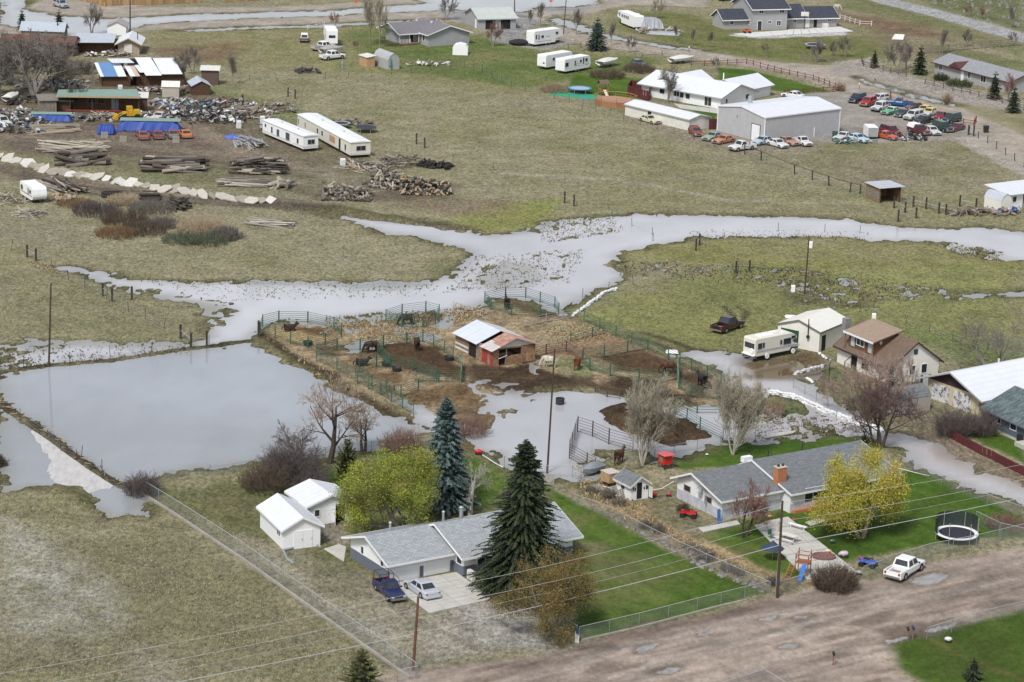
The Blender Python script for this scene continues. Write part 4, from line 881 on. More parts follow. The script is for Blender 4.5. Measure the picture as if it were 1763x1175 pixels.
# --- two-storey grey house
a,rz,L,D=frame((1295.5,54),(1354,52.5),C=(1273,48));D=11.0
t=thing('house','large grey two-storey house with navy roofs and white trim','house',a,rz)
GSID=M('pale_grey_siding',(.34,.34,.345),.8,.05,1)
gable(t,L,D,5.1,7.6,'x',GSID,NAVYSH,ov=.6,gov=.6)
f_=FACES['f'](L,D);fl_=FACES['l'](L,D)
window(t,f_,1.4,3.9,1.1,.9,split=2);window(t,f_,L-2.0,3.9,1.1,.9,split=2);window(t,f_,3.8,1.6,.8,.5,split=2);window(t,f_,6.0,1.0,1.0,1.1,split=2);window(t,fl_,D-2.6,1.0,1.0,1.3,split=2)
door(t,f_,1.2,1.0,2.1,GLASS,frame_m=WHITE,handle=False);window(t,fl_,D-5.6,1.0,1.0,1.3)
def wing(t,x0,x1,y0,y1,ev,rg,axis,rm,wm=GSID,**k):
    MB().box(x0,x1,y0,y1,0,ev -.002).build('wall',wm,t)
    if axis=='x':rb2(t,x0,x1,y0,y1,ev,rg,(y0+y1)/2,rm,gm=wm,**k)
c_,s_=math.cos(rz),math.sin(rz)
def loc_(px,py):q=P(px,py);return ((q.x -a.x)*c_+(q.y -a.y)*s_,-(q.x -a.x)*s_+(q.y -a.y)*c_)
lx,ly=loc_(1245,52);wing(t,lx,-.01,ly,ly+6.0,2.5,4.2,'x',NAVYSH,g0=.5,g1=0)
window(t,((lx,ly),(1,0),(0,-1)),1.6,1.1,.9,1.0)
lx2,ly2=loc_(1386,49);wing(t,L+.01,lx2,ly2,ly2+8.0,2.6,4.9,'x',NAVYSH,g0=0,g1=.5)
window(t,((L,ly2),(1,0),(0,-1)),2.6,1.2,.8,.7,split=2)
lx3,ly3=loc_(1440,47.5);wing(t,lx2+.02,lx3,ly3 ,ly3+7,2.45,4.3,'x',NAVYSH,g0=.2,g1=.5)
fw=((lx2,ly3),(1,0),(0,-1));door(t,fw,.1,1.0,2.1,WHITE);window(t,fw,5.8,1.3,.8,.5,split=2);o=MB();fbox(o,fw,2.2,3.0,0,2.1,0,.03);o.build('doorway',DARKM,t);o=MB();fbox(o,fw,4.2,5.6,0,.95,.1,.9);o.build('cupboard',OFFWH,t)
slabs('terrace',P(1262,60),P(1296,66),P(1350,62),P(1356,54),6,3,.25,M('white_concrete',(.6,.6,.58),.8,.05,1))
slabs('driveway',P(1350,62),P(1470,56),P(1446,48),P(1356,53),8,3,.25,M('white_concrete',(.6,.6,.58),.8,.05,1))
# --- grey house with porch, far left of centre
a,rz,L,D=frame((737.5,81.7),(807.7,77),L=None,D=12)
t=thing('house','grey house with purple-grey shingle roof and a porch beside the lawn','house',a,rz)
gable(t,L,11.5,2.7,4.3,'y',SIDG,PURSH,ov=.6,gov=.5)
MB().box(-4.2,-.01,4.5,11.4,0,2.6).build('wall',SIDG,t);rb2(t,-4.4,L-3,3.6,12.5,2.65,4.25,8.0,PURSH,g0=1.2,g1=.1)
for x_,y_ in ((-5.1,3.7),(-.6,3.2),(-2.8,3.4)):MB().box(x_,x_+.12,y_,y_+.12,0,2.6).build('porch_post',WHITE,t)
MB().box(-5.2,-.3,3.0,4.4,.1,.45).build('porch_floor',BRWOOD,t)
for k in range(8):MB().box(-5.2+k*.35,-5.12+k*.35,3.0,3.08,.45,1.3).build('baluster',WHITE,t)
window(t,FACES['l'](L,11.5),9.0,.9,.9,1.2);o=MB();fbox(o,((-4.2,4.5),(1,0),(0,-1)),2.0,2.9,.4,2.3,0,.03);o.build('doorway',DARKM,t)
for x_,y_ in ((4,6),(6.5,8),(2,9)):MB().box(x_,x_+.3,y_,y_+.3,3.2,4.3).build('roof_vent',WHITE,t)
# --- grey garage behind
a,rz,L,D=frame((824,52.5),(888,51),D=9);
t=thing('garage','grey three-bay garage with pale roof and two open dark bays','garage',a,rz)
gable(t,L,9.5,2.5,4.2,'x',SIDG,ribbed('pale_green_grey_roof',(.46,.5,.48),0,.6,.02,.5),ov=.4,gov=.4,fas=GREYSTUCCO)
for u in (1.6,5.2):o=MB();fbox(o,FACES['f'](L,D),u,u+2.3,0,2.1,0,.03);o.build('garage_bay',DARKM,t)
o=MB();fbox(o,FACES['l'](L,9.5),7.0,8.0,0,2.1,0,.05);o.build('door',WHITE,t)
t=thing('greenhouse','small white plastic-covered greenhouse on the lawn','greenhouse',G(779,96),R_(-2))
m=MB();n=8;pr=[(0,0),(0,1.5),(.5,2.1),(1.6,2.35),(2.7,2.1),(3.2,1.5),(3.2,0)]
MB().prism([(x+.0,z) for x,z in pr][::-1],0,2.8).build('cover',WHITE,t);MB().box(3.0,4.2,.1,.2,0,.1).build('sill',GYWOOD,t)
t=thing('shed','grey gambrel shed with green umbrella, beside a plywood lean-to','shed',G(668,122),R_(30));gambrel(t,2.6,6.5,3.3,GREYSTUCCO,ribbed('grey_roof_sheet',(.45,.46,.47),1,.5,.03,.5,.2),'y')
o=thing('umbrella','closed green garden umbrella leaning before the grey gambrel shed','umbrella',G(672,122));MB().tube((0,0,0),(.1,0,2.6),.03).build('pole',STEEL,o);MB().tube((.02,0,.8),(.1,0,2.5),.3,.04,n=8).build('canopy',M('green_canvas',(.03,.22,.16)),o)
t=thing('shed','plywood lean-to shed with sloping white roof','shed',G(632,118),R_(33))
MB().hexa([(0,0,0),(1.8,0,0),(1.8,3.2,0),(0,3.2,0)],[(0,0,2.0),(1.8,0,2.3),(1.8,3.2,2.3),(0,3.2,2.0)]).build('wall',M('plywood',(.42,.27,.15),.8,.15,1.5),t)
MB().slab([(-.2,-.2,2.1),(2.0,-.2,2.4),(2.0,3.5,2.4),(-.2,3.5,2.1)],.08).build('roof',OFFWH,t)
# --- grey house at right
a,rz,L,D=frame((1738,163),C=(1608,128),L=8)
t=thing('house','grey single-storey house with maroon trim behind dark shrubs','house',a,rz)
gable(t,8,D,2.6,4.0,'y',GSID,shingle('mid_grey_shingles',(.24,.25,.26),(.3,.31,.33)),ov=.6,gov=.5,fas=M('maroon_trim',(.1,.035,.04)))
fl_=FACES['l'](8,D)
for u,w_ in ((1.6,.9),(D*.45,.9),(D*.62,1.6),(D*.82,.9)):window(t,fl_,u,.9,w_,1.2,split=2)
door(t,fl_,D*.36,.9,2.0,WHITE)
gb=MB().add([(-.8,D*.62,2.55),(-.8,D*.78,2.55),(-.8,D*.7,3.7),(3,D*.7,3.7)],[(1,0,2),(0,3,2),(1,2,3)]).build('porch_gable',M('maroon_trim',(.1,.035,.04)),t)
# --- field shelter
a,rz,L,D=frame((1513,352),(1550,350),C=(1477,342));
t=thing('field_shelter','open-fronted board animal shelter with flat pale metal roof','shelter',a,rz)
for (x0_,x1_,y0_,y1_) in ((0,.12,0,D),(L-.12,L,0,D),(.12,L-.12,D-.12,D)):MB().box(x0_,x1_,y0_,y1_,0,2.5).build('wall',BRWOOD,t)
boards_on('l',L,D,0,D,.1,2.4,.5,[BRWOOD,PLY,GYWOOD],True)
MB().slab([(-.3,-.4,2.62),(L+.5,-.4,2.72),(L+.5,D+.3,2.62),(-.3,D+.3,2.55)],.08).build('roof',METALG,t)
MB().box(.12,.3,-.02,.12,0,2.5).box(L-.3,L-.12,-.02,.12,0,2.5).build('post',DKWOOD,t)
# --- small barn-roofed tan shed & white sheds at right edge
t=thing('shed','cream gambrel shed with grey roof at the right edge','shed',G(1722,368),R_(33));gambrel(t,2.4,4.0,3.0,CREAM,METALG,'y')
t=thing('stable','white-roofed stable with dark-framed stalls at the right edge','stable',G(1735,362),R_(33));MB().box(0,12,0,.15,0,2.4).box(0,.15,0,5,0,2.4).box(0,12,5,5.15,0,2.4).build('wall',WHITE,t)
MB().slab([(-.5,-.5,2.5),(12.5,-.5,2.5),(12.5,5.5,3.1),(-.5,5.5,3.1)],.12).build('roof',METALW,t)
for k in range(4):MB().box(.3+k*2.9,.5+k*2.9,-.06,.0,0,2.4).build('post',BLACK,t)
window(t,FACES['f'](12,5),.9,1.1,.8,.9)

# --- salvage yard buildings
RUSTW=M('old_dark_boards',(.05,.03,.02),.9,.4,3,.02,col2=(.12,.06,.035))
def shed_box(label,A,L,D,h,rz,wm,rm,hz=None,ov=.3,rg=None,ax='x',name='shed',th=.08):
    t=thing(name,label,name.replace('_',' '),G(*A),R_(rz))
    if rg:gable(t,L,D,h,rg,ax,wm,rm,fas=None,ov=ov,gov=ov,th=th)
    else:
        hb=hz or h
        MB().hexa([(0,0,0),(L,0,0),(L,D,0),(0,D,0)],[(0,0,h),(L,0,h),(L,D,hb),(0,D,hb)]).build('wall',wm,t)
        MB().slab([(-ov,-ov,h+.1),(L+ov,-ov,h+.1),(L+ov,D+ov,hb+.1),(-ov,D+ov,hb+.1)],th).build('roof',rm,t)
    return t
t=thing('barn','sprawling old barn with blue and white mismatched roof sheets','barn',G(176,151),R_(14))
MB().box(0,.15,0,7,0,2.2).box(0,5.5,0,.15,0,2.2).box(5.35,5.5,0,7,0,2.2).box(0,5.5,6.9,7.05,0,2.2).build('wall',RUSTW,t)
MB().box(6.6,16,.5,.65,0,2.3).box(6.6,6.75,.5,8,0,2.3).box(15.85,16,.5,8,0,2.3).box(6.6,16,7.9,8.05,0,2.3).build('wall',RUSTW,t)
wsh=METALW;blsh=M('blue_sheet',(.12,.24,.45),.5,.08,.5);pksh=M('pink_sheet',(.5,.38,.32))
def sheet(x0,x1,y0,z0,y1,z1,m_,dx=0):MB().slab([(x0,y0,z0),(x1,y0,z0),(x1+dx,y1,z1),(x0+dx,y1,z1)],.06).build('roof_sheet',m_,t)
sheet(-.4,.3,-.6,2.1,3.6,4.1,wsh,-.8);sheet(.3,3.0,-.6,2.1,3.6,4.1,blsh,-.8);sheet(3.0,4.6,-.6,2.1,3.6,4.1,wsh,-.8)
sheet(2.2,6.4,2.2,4.25,5.0,4.6,wsh,-.8);sheet(-1.2,4.6,3.6,4.1,7.3,2.3,wsh)
sheet(5.3,6.3,-1.1,2.2,2.6,3.6,wsh,-.8);sheet(6.3,7.2,-1.1,2.2,2.6,3.6,pksh,-.8);sheet(7.2,8.6,0,2.75,2.8,3.7,wsh,-.8)
sheet(8.3,11.4,-.9,2.3,4.4,4.9,wsh,-1.6);sheet(11.4,15.5,-.2,2.4,4.4,4.7,wsh,-1.2);sheet(5.5,15,4.4,4.8,8.5,2.4,wsh)
for k in range(4):MB().box(-1.5,-1.35,1+k*1.6,1.15+k*1.6,0,2.2+(k%2)*.6).build('post',GYWOOD,t)
t=thing('workshop','dark open-fronted workshop with long pale green roof','workshop',G(119,194),R_(6))
MB().box(0,13.0,2.4,2.6,0,3.0).box(-.0,.2,0,2.4,0,2.4).box(12.8,13,0,2.4,0,2.4).build('wall',M('workshop_boards',(.07,.045,.03),.9,.4,2,col2=(.19,.12,.07)),t)
MB().slab([(-2.2,-1.6,3.1),(13.0,-1.6,3.35),(12.2,4.2,3.6),(-2.2,4.2,3.3)],.14).build('roof',M('pale_green_roof',(.2,.3,.26),.7,.08,.5),t)
MB().box(-2.2,13.0,-1.66,-1.6,2.95,3.35).build('fascia',M('tan_fascia',(.38,.31,.2)),t)
fw=((0,2.4),(1,0),(0,-1));window(t,fw,3.4,1.2,1.2,1.4,fm=GYWOOD,split=2);window(t,fw,5.2,1.2,1.0,1.3,fm=GYWOOD,split=2);door(t,fw,7.6,1.3,2.1,M('grey_door',(.35,.37,.4)))
for x_ in (0.2,4.2,8.4,12.6):MB().box(x_,x_+.18,-1.2,-1.0,0,3.1).build('post',DKWOOD,t)
MB().box(-.5,9.6,-1.6,-1.5,.5,.68).build('beam',M('red_beam',(.3,.04,.03)),t)
shed_box('small dark shed with white roof at the end of the green-roofed workshop',(214,194),4.1,3.2,2.6,6,RUSTW,OFFWH,3.0)
shed_box('open lean-to with green and white roof left of the workshop',(93,195),3.0,3.5,2.1,10,RUSTW,M('green_roof',(.07,.14,.11),.7,.2,.7),2.6,.6)
shed_box('grey weathered shed with sagging flat roof',(70,198),2.9,4.2,2.4,18,GYWOOD,GYWOOD,2.7)
shed_box('small beige shed with white gable roof in the salvage yard',(279,169),3.2,2.8,2.1,4,M('beige_siding',(.42,.38,.33)),OFFWH,rg=2.9,ov=.15)
shed_box('brown board shed with galvanised roof',(331,166),3.5,5.0,1.9,16,RUSTW,METALG,rg=2.8,ax='y',ov=.25)
shed_box('tall narrow brown shed with white roof',(347,148),3.2,2.6,2.9,3,M('dusky_boards',(.11,.07,.06)),OFFWH,3.3,ov=.35)
t=thing('house','tan board cabin with white metal roofs at the top of the salvage yard','house',G(203,95),R_(3))
gable(t,4.4,8,2.4,3.5,'y',M('tan_boards',(.33,.28,.22),.9,.15,2),METALWY,fas=M('tan_fascia',(.38,.31,.2)),ov=.6,gov=.8)
door(t,FACES['f'](4.4,8),1.3,1.6,2.1,OFFWH);MB().slab([(-9,-.4,2.3),(-.8,-.4,2.5),(-.8,6,3.3),(-9,6,3.2)],.1).build('roof',METALG,t);MB().box(-8.2,-.5,1.2,5.5,0,2.3).build('wall',RUSTW,t)
t=shed_box('long dwelling under a rusty brown roof at the left edge',(0,95),15,8,2.4,0,M('brown_wall',(.15,.1,.08)),M('rust_brown_roof',(.13,.07,.055),.9,.15,1),rg=3.6,name='house')
t=shed_box('outbuilding with pale blue metal roof at the top left',(36,72),9,5,2.4,0,GYWOOD,M('pale_blue_roof',(.38,.43,.48)),rg=3.8,name='outbuilding')
MB().tube((7.5,1.5,3),(7.5,1.5,4.6),.12).build('stovepipe',BLACK,t)
t=shed_box('white cabin with grey-pink roof behind the tan cabin',(185,62),4,5,2.2,3,WHITE,M('pinkgrey_roof',(.36,.32,.33)),rg=3.2,name='cabin',ax='y')
# ------------------------------------------------------------------ vehicles
TYRE=M('tyre_rubber',(.015,.015,.016),.85,.2,5);RIM=M('wheel_rim',(.38,.38,.4),.4,.1,3,metal=.6);LAMPW=M('headlamp',(.6,.6,.58),.15,.05,3);LAMPR=M('tail_lamp',(.35,.01,.01),.2,.1,3)
BUMP=M('chrome_bumper',(.45,.45,.46),.25,.1,3,metal=.8);DKPL=M('dark_plastic',(.03,.03,.033),.5,.1,3)
def heading(nose,tail,dz=0.0):
    a,b=P(*nose),P(*tail);c=(a+b)/2;c.z=max(gz(c),-.03)+dz
    return c,math.atan2(a.y -b.y,a.x -b.x)
def loft(mb,st,m=0):
    """stations (x, halfwidth, zbottom, ztop) -> rounded body"""
    secs=[]
    for x,w_,zb,zt in st:
        r=min(.13,(zt -zb)*.3)
        secs.append([(x,-w_*.93,zb),(x,-w_,zb+r),(x,-w_,zt -r),(x,-w_*.93,zt -r*.25),(x,-w_*.8,zt),(x,w_*.8,zt),(x,w_*.93,zt -r*.25),(x,w_,zt -r),(x,w_,zb+r),(x,w_*.93,zb)])
    n=10;vs=[p for s in secs for p in s];fs=[]
    for i in range(len(secs)-1):
        for k in range(n):fs.append((i*n+k,i*n+(k+1)%n,(i+1)*n+(k+1)%n,(i+1)*n+k))
    fs+=[tuple(range(n -1,-1,-1)),tuple((len(secs)-1)*n+k for k in range(n))]
    return mb.add(vs,fs,m)
KINDS={  # L, W, H, belt, hood tip z, hood base z, windscreen base x, roof front x, roof rear x, cabin base rear x, trunk z, wheel r, ground clearance
 'sedan':(4.7,1.8,1.43,.92,.68,.9,.20,.05,-.20,-.36,.92,.32,.2),'coupe':(4.9,1.88,1.34,.88,.74,.86,.14,-.01,-.20,-.36,.84,.33,.2),
 'suv':(4.8,1.88,1.8,1.08,.9,1.06,.24,.12,-.44,-.48,1.08,.37,.3),'jeep':(4.3,1.85,1.86,1.12,1.0,1.1,.14,.08,-.44,-.46,1.12,.43,.42),
 'wagon':(4.8,1.8,1.5,.94,.72,.9,.2,.06,-.4,-.47,.94,.32,.2),'hatch':(4.2,1.7,1.4,.9,.7,.87,.18,.04,-.3,-.45,.9,.31,.2),
 'pickup':(5.4,1.92,1.78,1.08,.88,1.04,.20,.11,-.06,-.1,1.06,.38,.34),'extcab':(5.7,1.98,1.88,1.14,.95,1.1,.22,.13,-.13,-.17,1.1,.41,.38),'small_pickup':(4.9,1.72,1.6,.98,.82,.95,.19,.09,-.08,-.12,.96,.33,.28)}
def car(label,kind,col,nose=None,tail=None,loc=None,rz=None,group=None,cat='car',name=None,rack=False,cap=None,roof=None,rust=None,chrome=True,lmul=1.0,rimm=None,dz=0):
    L,W,H,belt,zt,zh,xw,xr,xrr,xcb,ztr,wr,gc=KINDS[kind];L*=lmul
    if nose:loc,rz=heading(nose,tail,dz)
    name=name or {'pickup':'pickup_truck','extcab':'pickup_truck','small_pickup':'pickup_truck','jeep':'off_road_vehicle','suv':'suv'}.get(kind,'parked_car')
    if 'pickup_truck'==name and cat=='car':cat='pickup truck'
    t=thing(name,label,cat,loc,rz,group)
    pm=col if not isinstance(col,tuple) else (M('worn_%s'%str(abs(hash(col))%9999) if False else 'worn_%d_%d_%d'%tuple(int(c*99) for c in col),col,.7,.3,2.0,col2=rust) if rust else paint('%d_%d_%d'%tuple(int(c*999) for c in col),col))
    w2=W/2;hl=L/2;pk=kind in ('pickup','extcab','small_pickup')
    st=[(hl,w2*.86,gc+.1,zt -.05),(hl -.08,w2*.95,gc,zt),(hl -.5,w2,gc,zt+(zh -zt)*.5),(xw*L,w2,gc,zh),(xw*L-.3,w2,gc,belt)]
    xe=(xcb*L-.05) if pk else -hl
    st+=[(xcb*L,w2,gc,belt)]
    if not pk:st+=[(-hl+.35,w2*.98,gc,ztr),(-hl+.05,w2*.93,gc+.03,ztr -.06),(-hl,w2*.86,gc+.12,ztr -.15)]
    else:st+=[(xe,w2,gc,belt)]
    bm=MB();loft(bm,st);body=bm.build('body',pm,t)
    if pk:
        xb,xs=-hl,xe -.03;bz=belt -.04;bd=MB();bd.box(xb,xs,-w2,w2,gc,gc+.28);bd.box(xb,xs,-w2,-w2+.12,gc+.281,bz);bd.box(xb,xs,w2-.12,w2,gc+.281,bz)
        bd.box(xs -.07,xs,-w2+.121,w2-.121,gc+.281,bz)
        bo=bd.build('bed',pm,t);MB().box(xb,xb+.08,-w2+.121,w2-.121,gc+.281,bz).build('tailgate',pm,t)
        MB().box(xb+.09,xs -.08,-w2+.13,w2-.13,gc+.285,gc+.31).build('bed_liner',DKPL if kind !='extcab' else M('bed_floor',(.2,.2,.18)),bo)
        for sx in (1,-1):MB().box(xb+.5,xb+1.5,sx*(w2-.32)-.1,sx*(w2-.32)+.1,gc+.3,bz -.1).build('wheel_well',pm,bo)
        if cap:MB().hexa([(xb,-w2+.02,bz),(xs,-w2+.02,bz),(xs,w2-.02,bz),(xb,w2-.02,bz)],[(xb+.15,-w2*.8,H-.05),(xs,-w2*.8,H-.05),(xs,w2*.8,H-.05),(xb+.15,w2*.8,H-.05)]).build('bed_cap',cap,t)
    # greenhouse
    x0,x1,x2,x3=xw*L,xr*L,xrr*L,xcb*L;wb,wt_=w2*.94,w2*.76;zb=belt -.03
    g=MB();g.add([(x0,-wb,zb),(x3,-wb,zb),(x3,wb,zb),(x0,wb,zb),(x1,-wt_,H-.04),(x2,-wt_,H-.04),(x2,wt_,H-.04),(x1,wt_,H-.04),(x1-.12,-wt_*.85,H),(x2+.12,-wt_*.85,H),(x2+.12,wt_*.85,H),(x1-.12,wt_*.85,H)],
        [(0,1,5,4)[::-1],(2,3,7,6)[::-1],(1,2,6,5)[::-1],(3,0,4,7)[::-1],(4,5,9,8),(6,7,11,10),(5,6,10,9),(7,4,8,11),(8,9,10,11)])
    g.build('cabin',roof or pm,t)
    def lerp(p,q,k):return tuple(a_+(b_-a_)*k for a_,b_ in zip(p,q))
    def pane(nm,a_,b_,c_,d_,ins=.1,top=.1,off=.012,bot=.12):
        """a,b bottom; c,d top (c above b)"""
        A_,B2,C_,D_=lerp(a_,b_,ins),lerp(a_,b_,1-ins),lerp(d_,c_,1-ins),lerp(d_,c_,ins)
        A2,B3=lerp(A_,D_,bot),lerp(B2,C_,bot);D2,C2=lerp(D_,A_,top),lerp(C_,B2,top)
        n=(Vector(B2)-Vector(A_)).cross(Vector(D_)-Vector(A_)).normalized()*off
        q=[Vector(v)+n for v in (A2,B3,C2,D2)];MB().add(q,[(0,1,2,3)]).build(nm,GLASS,t)
    V=g.v
    pane('windshield',V[0],V[3],V[7],V[4],.07,.08);pane('rear_window',V[2],V[1],V[5],V[6],.09,.12)
    for sgn in (-1,1):
        a_,b_,c_,d_=(V[1],V[0],V[4],V[5]) if sgn<0 else (V[3],V[2],V[6],V[7])
        if kind in ('pickup','small_pickup'):pane('side_window',a_,b_,c_,d_,.1,.12)
        else:
            m_,m2=lerp(a_,b_,.49),lerp(d_,c_,.49);n_,n2=lerp(a_,b_,.51),lerp(d_,c_,.51)
            pane('side_window',a_,m_,m2,d_,.07,.12);pane('side_window',n_,b_,c_,n2,.07,.12)
        MB().box(x0-.25,x0-.12,sgn*(w2+.02),sgn*(w2+.18),belt,belt+.14).build('mirror',pm if not chrome else DKPL,t)
    fx,rx=hl -.85*(L/4.8),-hl+.95*(L/4.8)
    for x_ in (fx,rx):
        for sgn in (-1,1):
            y_=sgn*(w2-.1)
            MB().tube((x_,sgn*(w2+.012) ,wr),(x_,sgn*(w2-.3),wr),wr*1.16,n=16).build('wheel_arch',BLACK,body)
            wh=MB().tube((x_,sgn*(w2-.2),wr),(x_,sgn*(w2+.03),wr),wr,n=16).build('wheel',TYRE,t)
            MB().tube((x_,sgn*(w2-.0),wr),(x_,sgn*(w2+.045),wr),wr*.6,wr*.5,n=12).build('rim',rimm or RIM,wh)
    for sgn in (-1,1):
        MB().box(hl -.12,hl+.012,sgn*w2*.55,sgn*w2*.86,zt -.22,zt -.08).build('headlight',LAMPW,t)
        MB().box(-hl -.012,-hl+.12,sgn*w2*.68,sgn*w2*.9,(.75 if pk else ztr -.3),(1.02 if pk else ztr -.16)).build('taillight',LAMPR,t)
    MB().box(hl -.02,hl+.1,-w2*.92,w2*.92,gc+.08,gc+.28).build('bumper',BUMP if chrome else pm,t);MB().box(-hl -.12,-hl+.02,-w2*.92,w2*.92,gc+.06,gc+.26).build('bumper',BUMP if chrome else pm,t)
    MB().box(hl -.03,hl+.03,-w2*.5,w2*.5,zt -.24,zt -.08).build('grille',DKPL,t)
    if rack:
        r=MB()
        for x_ in (xe -.25,-hl+.15):
            for sgn in (-1,1):r.tube((x_,sgn*(w2-.06),belt -.05),(x_,sgn*(w2-.12),H+.25),.03,n=5)
            r.tube((x_,-w2+.12,H+.25),(x_,w2-.12,H+.25),.03,n=5)
        for sgn in (-1,1):r.tube((-hl+.1,sgn*(w2-.12),H+.25),(x1+.2,sgn*(w2-.12),H+.25),.03,n=5);r.tube((x1+.1,sgn*(w2-.12),H+.25),(x0-.1,sgn*(w2-.04),belt),.025,n=5)
        r.build('ladder_rack',BLACK,t)
    return t
car('white extended-cab pickup truck parked by the muddy street','extcab',(.8,.8,.8),(1583,975),(1530,1007),chrome=True)
car('silver sedan parked on the concrete driveway','sedan',(.45,.47,.52),(706,1010),(745,1036),chrome=False)
car('dark blue pickup truck with a ladder rack by the garage corner','small_pickup',(.012,.018,.085),(691,1046),(650,1008),rack=True)
car('maroon pickup truck with silver stripe on the grass beside the motorhome','extcab',(.025,.006,.01),(1272,563),(1232,577))
# far lot, front rows
LOT='vehicles parked in the gravel lot'
for args in [('navy blue suv at the upper left end of the lot','suv',(.02,.03,.07),(1459,182),(1492,173)),('bright red suv next to the navy suv','suv',(.5,.03,.02),(1478,189),(1510,178)),
  ('white suv half hidden behind the bright red suv','wagon',(.7,.7,.72),(1500,178),(1526,174)),('blue and black pickup truck behind the white off-roader','pickup',(.02,.1,.3),(1532,183),(1566,186)),
  ('mint green classic coupe with pale roof','coupe',(.12,.45,.2),(1518,201),(1549,194)),('dark grey hatchback between the green coupe and the white suv','hatch',(.07,.08,.09),(1540,206),(1566,198)),
  ('purple grey sedan in the second row','sedan',(.13,.08,.1),(1558,193),(1590,188)),('white pickup with canopy in the middle of the lot','suv',(.72,.72,.7),(1554,211),(1590,203)),
  ('white and yellow roofed sedan behind the white suv','sedan',(.65,.66,.66),(1588,204),(1612,196)),('pale blue grey sedan beside the yellow roofed sedan','sedan',(.4,.45,.5),(1580,199),(1602,192)),
  ('black sedan at the front of the middle row','sedan',(.015,.017,.02),(1574,217),(1604,210)),('crimson pickup truck in the second row','small_pickup',(.35,.015,.03),(1604,213),(1636,202)),
  ('dark green grey suv at the right end of the lot','suv',(.03,.06,.06),(1620,216),(1655,208)),('plum red fastback at the lower right of the lot','coupe',(.16,.02,.04),(1630,230),(1659,222)),
  ('dark green suv facing the field in the lower row','suv',(.02,.05,.035),(1638,232),(1608,222)),('white sedan nosed toward the field in the lower row','sedan',(.72,.72,.72),(1618,238),(1590,226)),
  ('maroon pickup truck with white cap in the lower row','pickup',(.14,.02,.03),(1600,238),(1564,226)),('dark red minivan behind the orange sedan','suv',(.2,.015,.03),(1550,239),(1516,229)),
  ('orange sedan beside the white cargo trailer','sedan',(.55,.1,.04),(1542,244),(1510,237)),]:
    k={}
    if 'yellow' in args[0]:k['roof']=paint('yellow',(.7,.5,.05))
    if 'mint' in args[0]:k['roof']=paint('mint_pale',(.5,.7,.6))
    if 'white cap' in args[0]:k['cap']=WHITE
    car(args[0],args[1],tuple(c*.8 for c in args[2]),args[3],args[4],group=LOT,**k)
car('white lifted off-road vehicle with dark wheels in the lot','jeep',(.6,.62,.62),(1498,197),(1530,188),group=LOT)
car('blue sedan hidden behind the grey workshop roof','sedan',(.05,.1,.35),(1425,196),(1400,188),group=LOT)
car('white car parked behind the grey workshop','sedan',(.7,.7,.72),(1352,168),(1378,172),group=LOT)
# old cars along the fence below the workshop
OLD='old cars along the pasture fence'
for args in [('cream convertible with dark windows beside the long white building','coupe',(.55,.52,.36),(1135,217),(1102,208)),('rust red antique sedan at the long building corner','wagon',(.16,.04,.03),(1205,240),(1190,228)),
  ('faded green old coupe by the fence','coupe',(.2,.25,.19),(1212,246),(1240,238)),('faded orange old coupe by the fence','coupe',(.38,.15,.08),(1228,251),(1262,244)),
  ('white stripped pickup truck by the workshop corner','pickup',(.68,.68,.68),(1262,262),(1292,258)),('blue grey old sedan below the workshop','sedan',(.28,.34,.38),(1300,252),(1325,247)),
  ('white old sedan below the workshop wall','sedan',(.65,.67,.68),(1352,258),(1324,250)),('brown white-topped old car below the workshop wall','coupe',(.3,.17,.12),(1370,254),(1342,246)),('white old pickup nosed out below the workshop wall','small_pickup',(.7,.7,.7),(1394,256),(1368,246)),
  ('pale blue wreck with green hood among scrap at the lot edge','sedan',(.3,.42,.5),(1490,248),(1462,242)),('white hood wreck among scrap at the lot edge','coupe',(.6,.6,.58),(1440,245),(1462,238))]:
    car(args[0],args[1],args[2],args[3],args[4],group=OLD,rust=tuple(min(1,c*1.5+.03) for c in args[2]) if args[2][0]<.5 else None)
# rusty classics in the salvage yard
RG='row of classic cars in the salvage yard'
for lab,c1,c2,n_,tl in [('rusty red classic coupe, leftmost of the salvage yard row',(.2,.06,.045),(.3,.12,.09),(238,231),(252,248)),('rusty maroon classic coupe, second in the salvage yard row',(.12,.035,.03),(.24,.09,.08),(263,230),(278,247)),
  ('grey-green classic coupe with rusty roof in the salvage yard row',(.1,.13,.11),(.2,.22,.2),(288,229),(304,246)),('orange classic coupe, rightmost of the salvage yard row',(.42,.12,.03),(.5,.2,.08),(310,229),(327,245))]:
    car(lab,'coupe',c1,n_,tl,group=RG,rust=c2,roof=(M('rust_roof',(.22,.08,.07),.8,.2,2) if 'grey' in lab else None))
car('white and pink old car behind the blue tarpaulin','coupe',(.6,.6,.6),(262,212),(285,203),rust=(.5,.3,.28));car('old white van at the left edge of the salvage yard','suv',(.6,.62,.6),(15,222),(-10,214))
# far left group and others
car('silver suv driving out of the flooded street at the top left','suv',(.35,.38,.42),(118,18),(92,10));
car('dark suv with white roof on the grass by the tall white camper','jeep',(.1,.09,.08),(524,66),(524,80),roof=WHITE)
car('white pickup truck with open bed nearest the plywood shed','extcab',(.75,.75,.75),(596,101),(548,106));car('dark and white pickup truck behind the boat','extcab',(.4,.38,.38),(578,85),(535,90),cap=None,roof=WHITE)
car('black suv behind the two-storey grey house','suv',(.02,.02,.025),(1238,4),(1262,0));car('dark car under a pale cover beside the bare hedge','hatch',(.08,.11,.13),(1108,118),(1090,113))

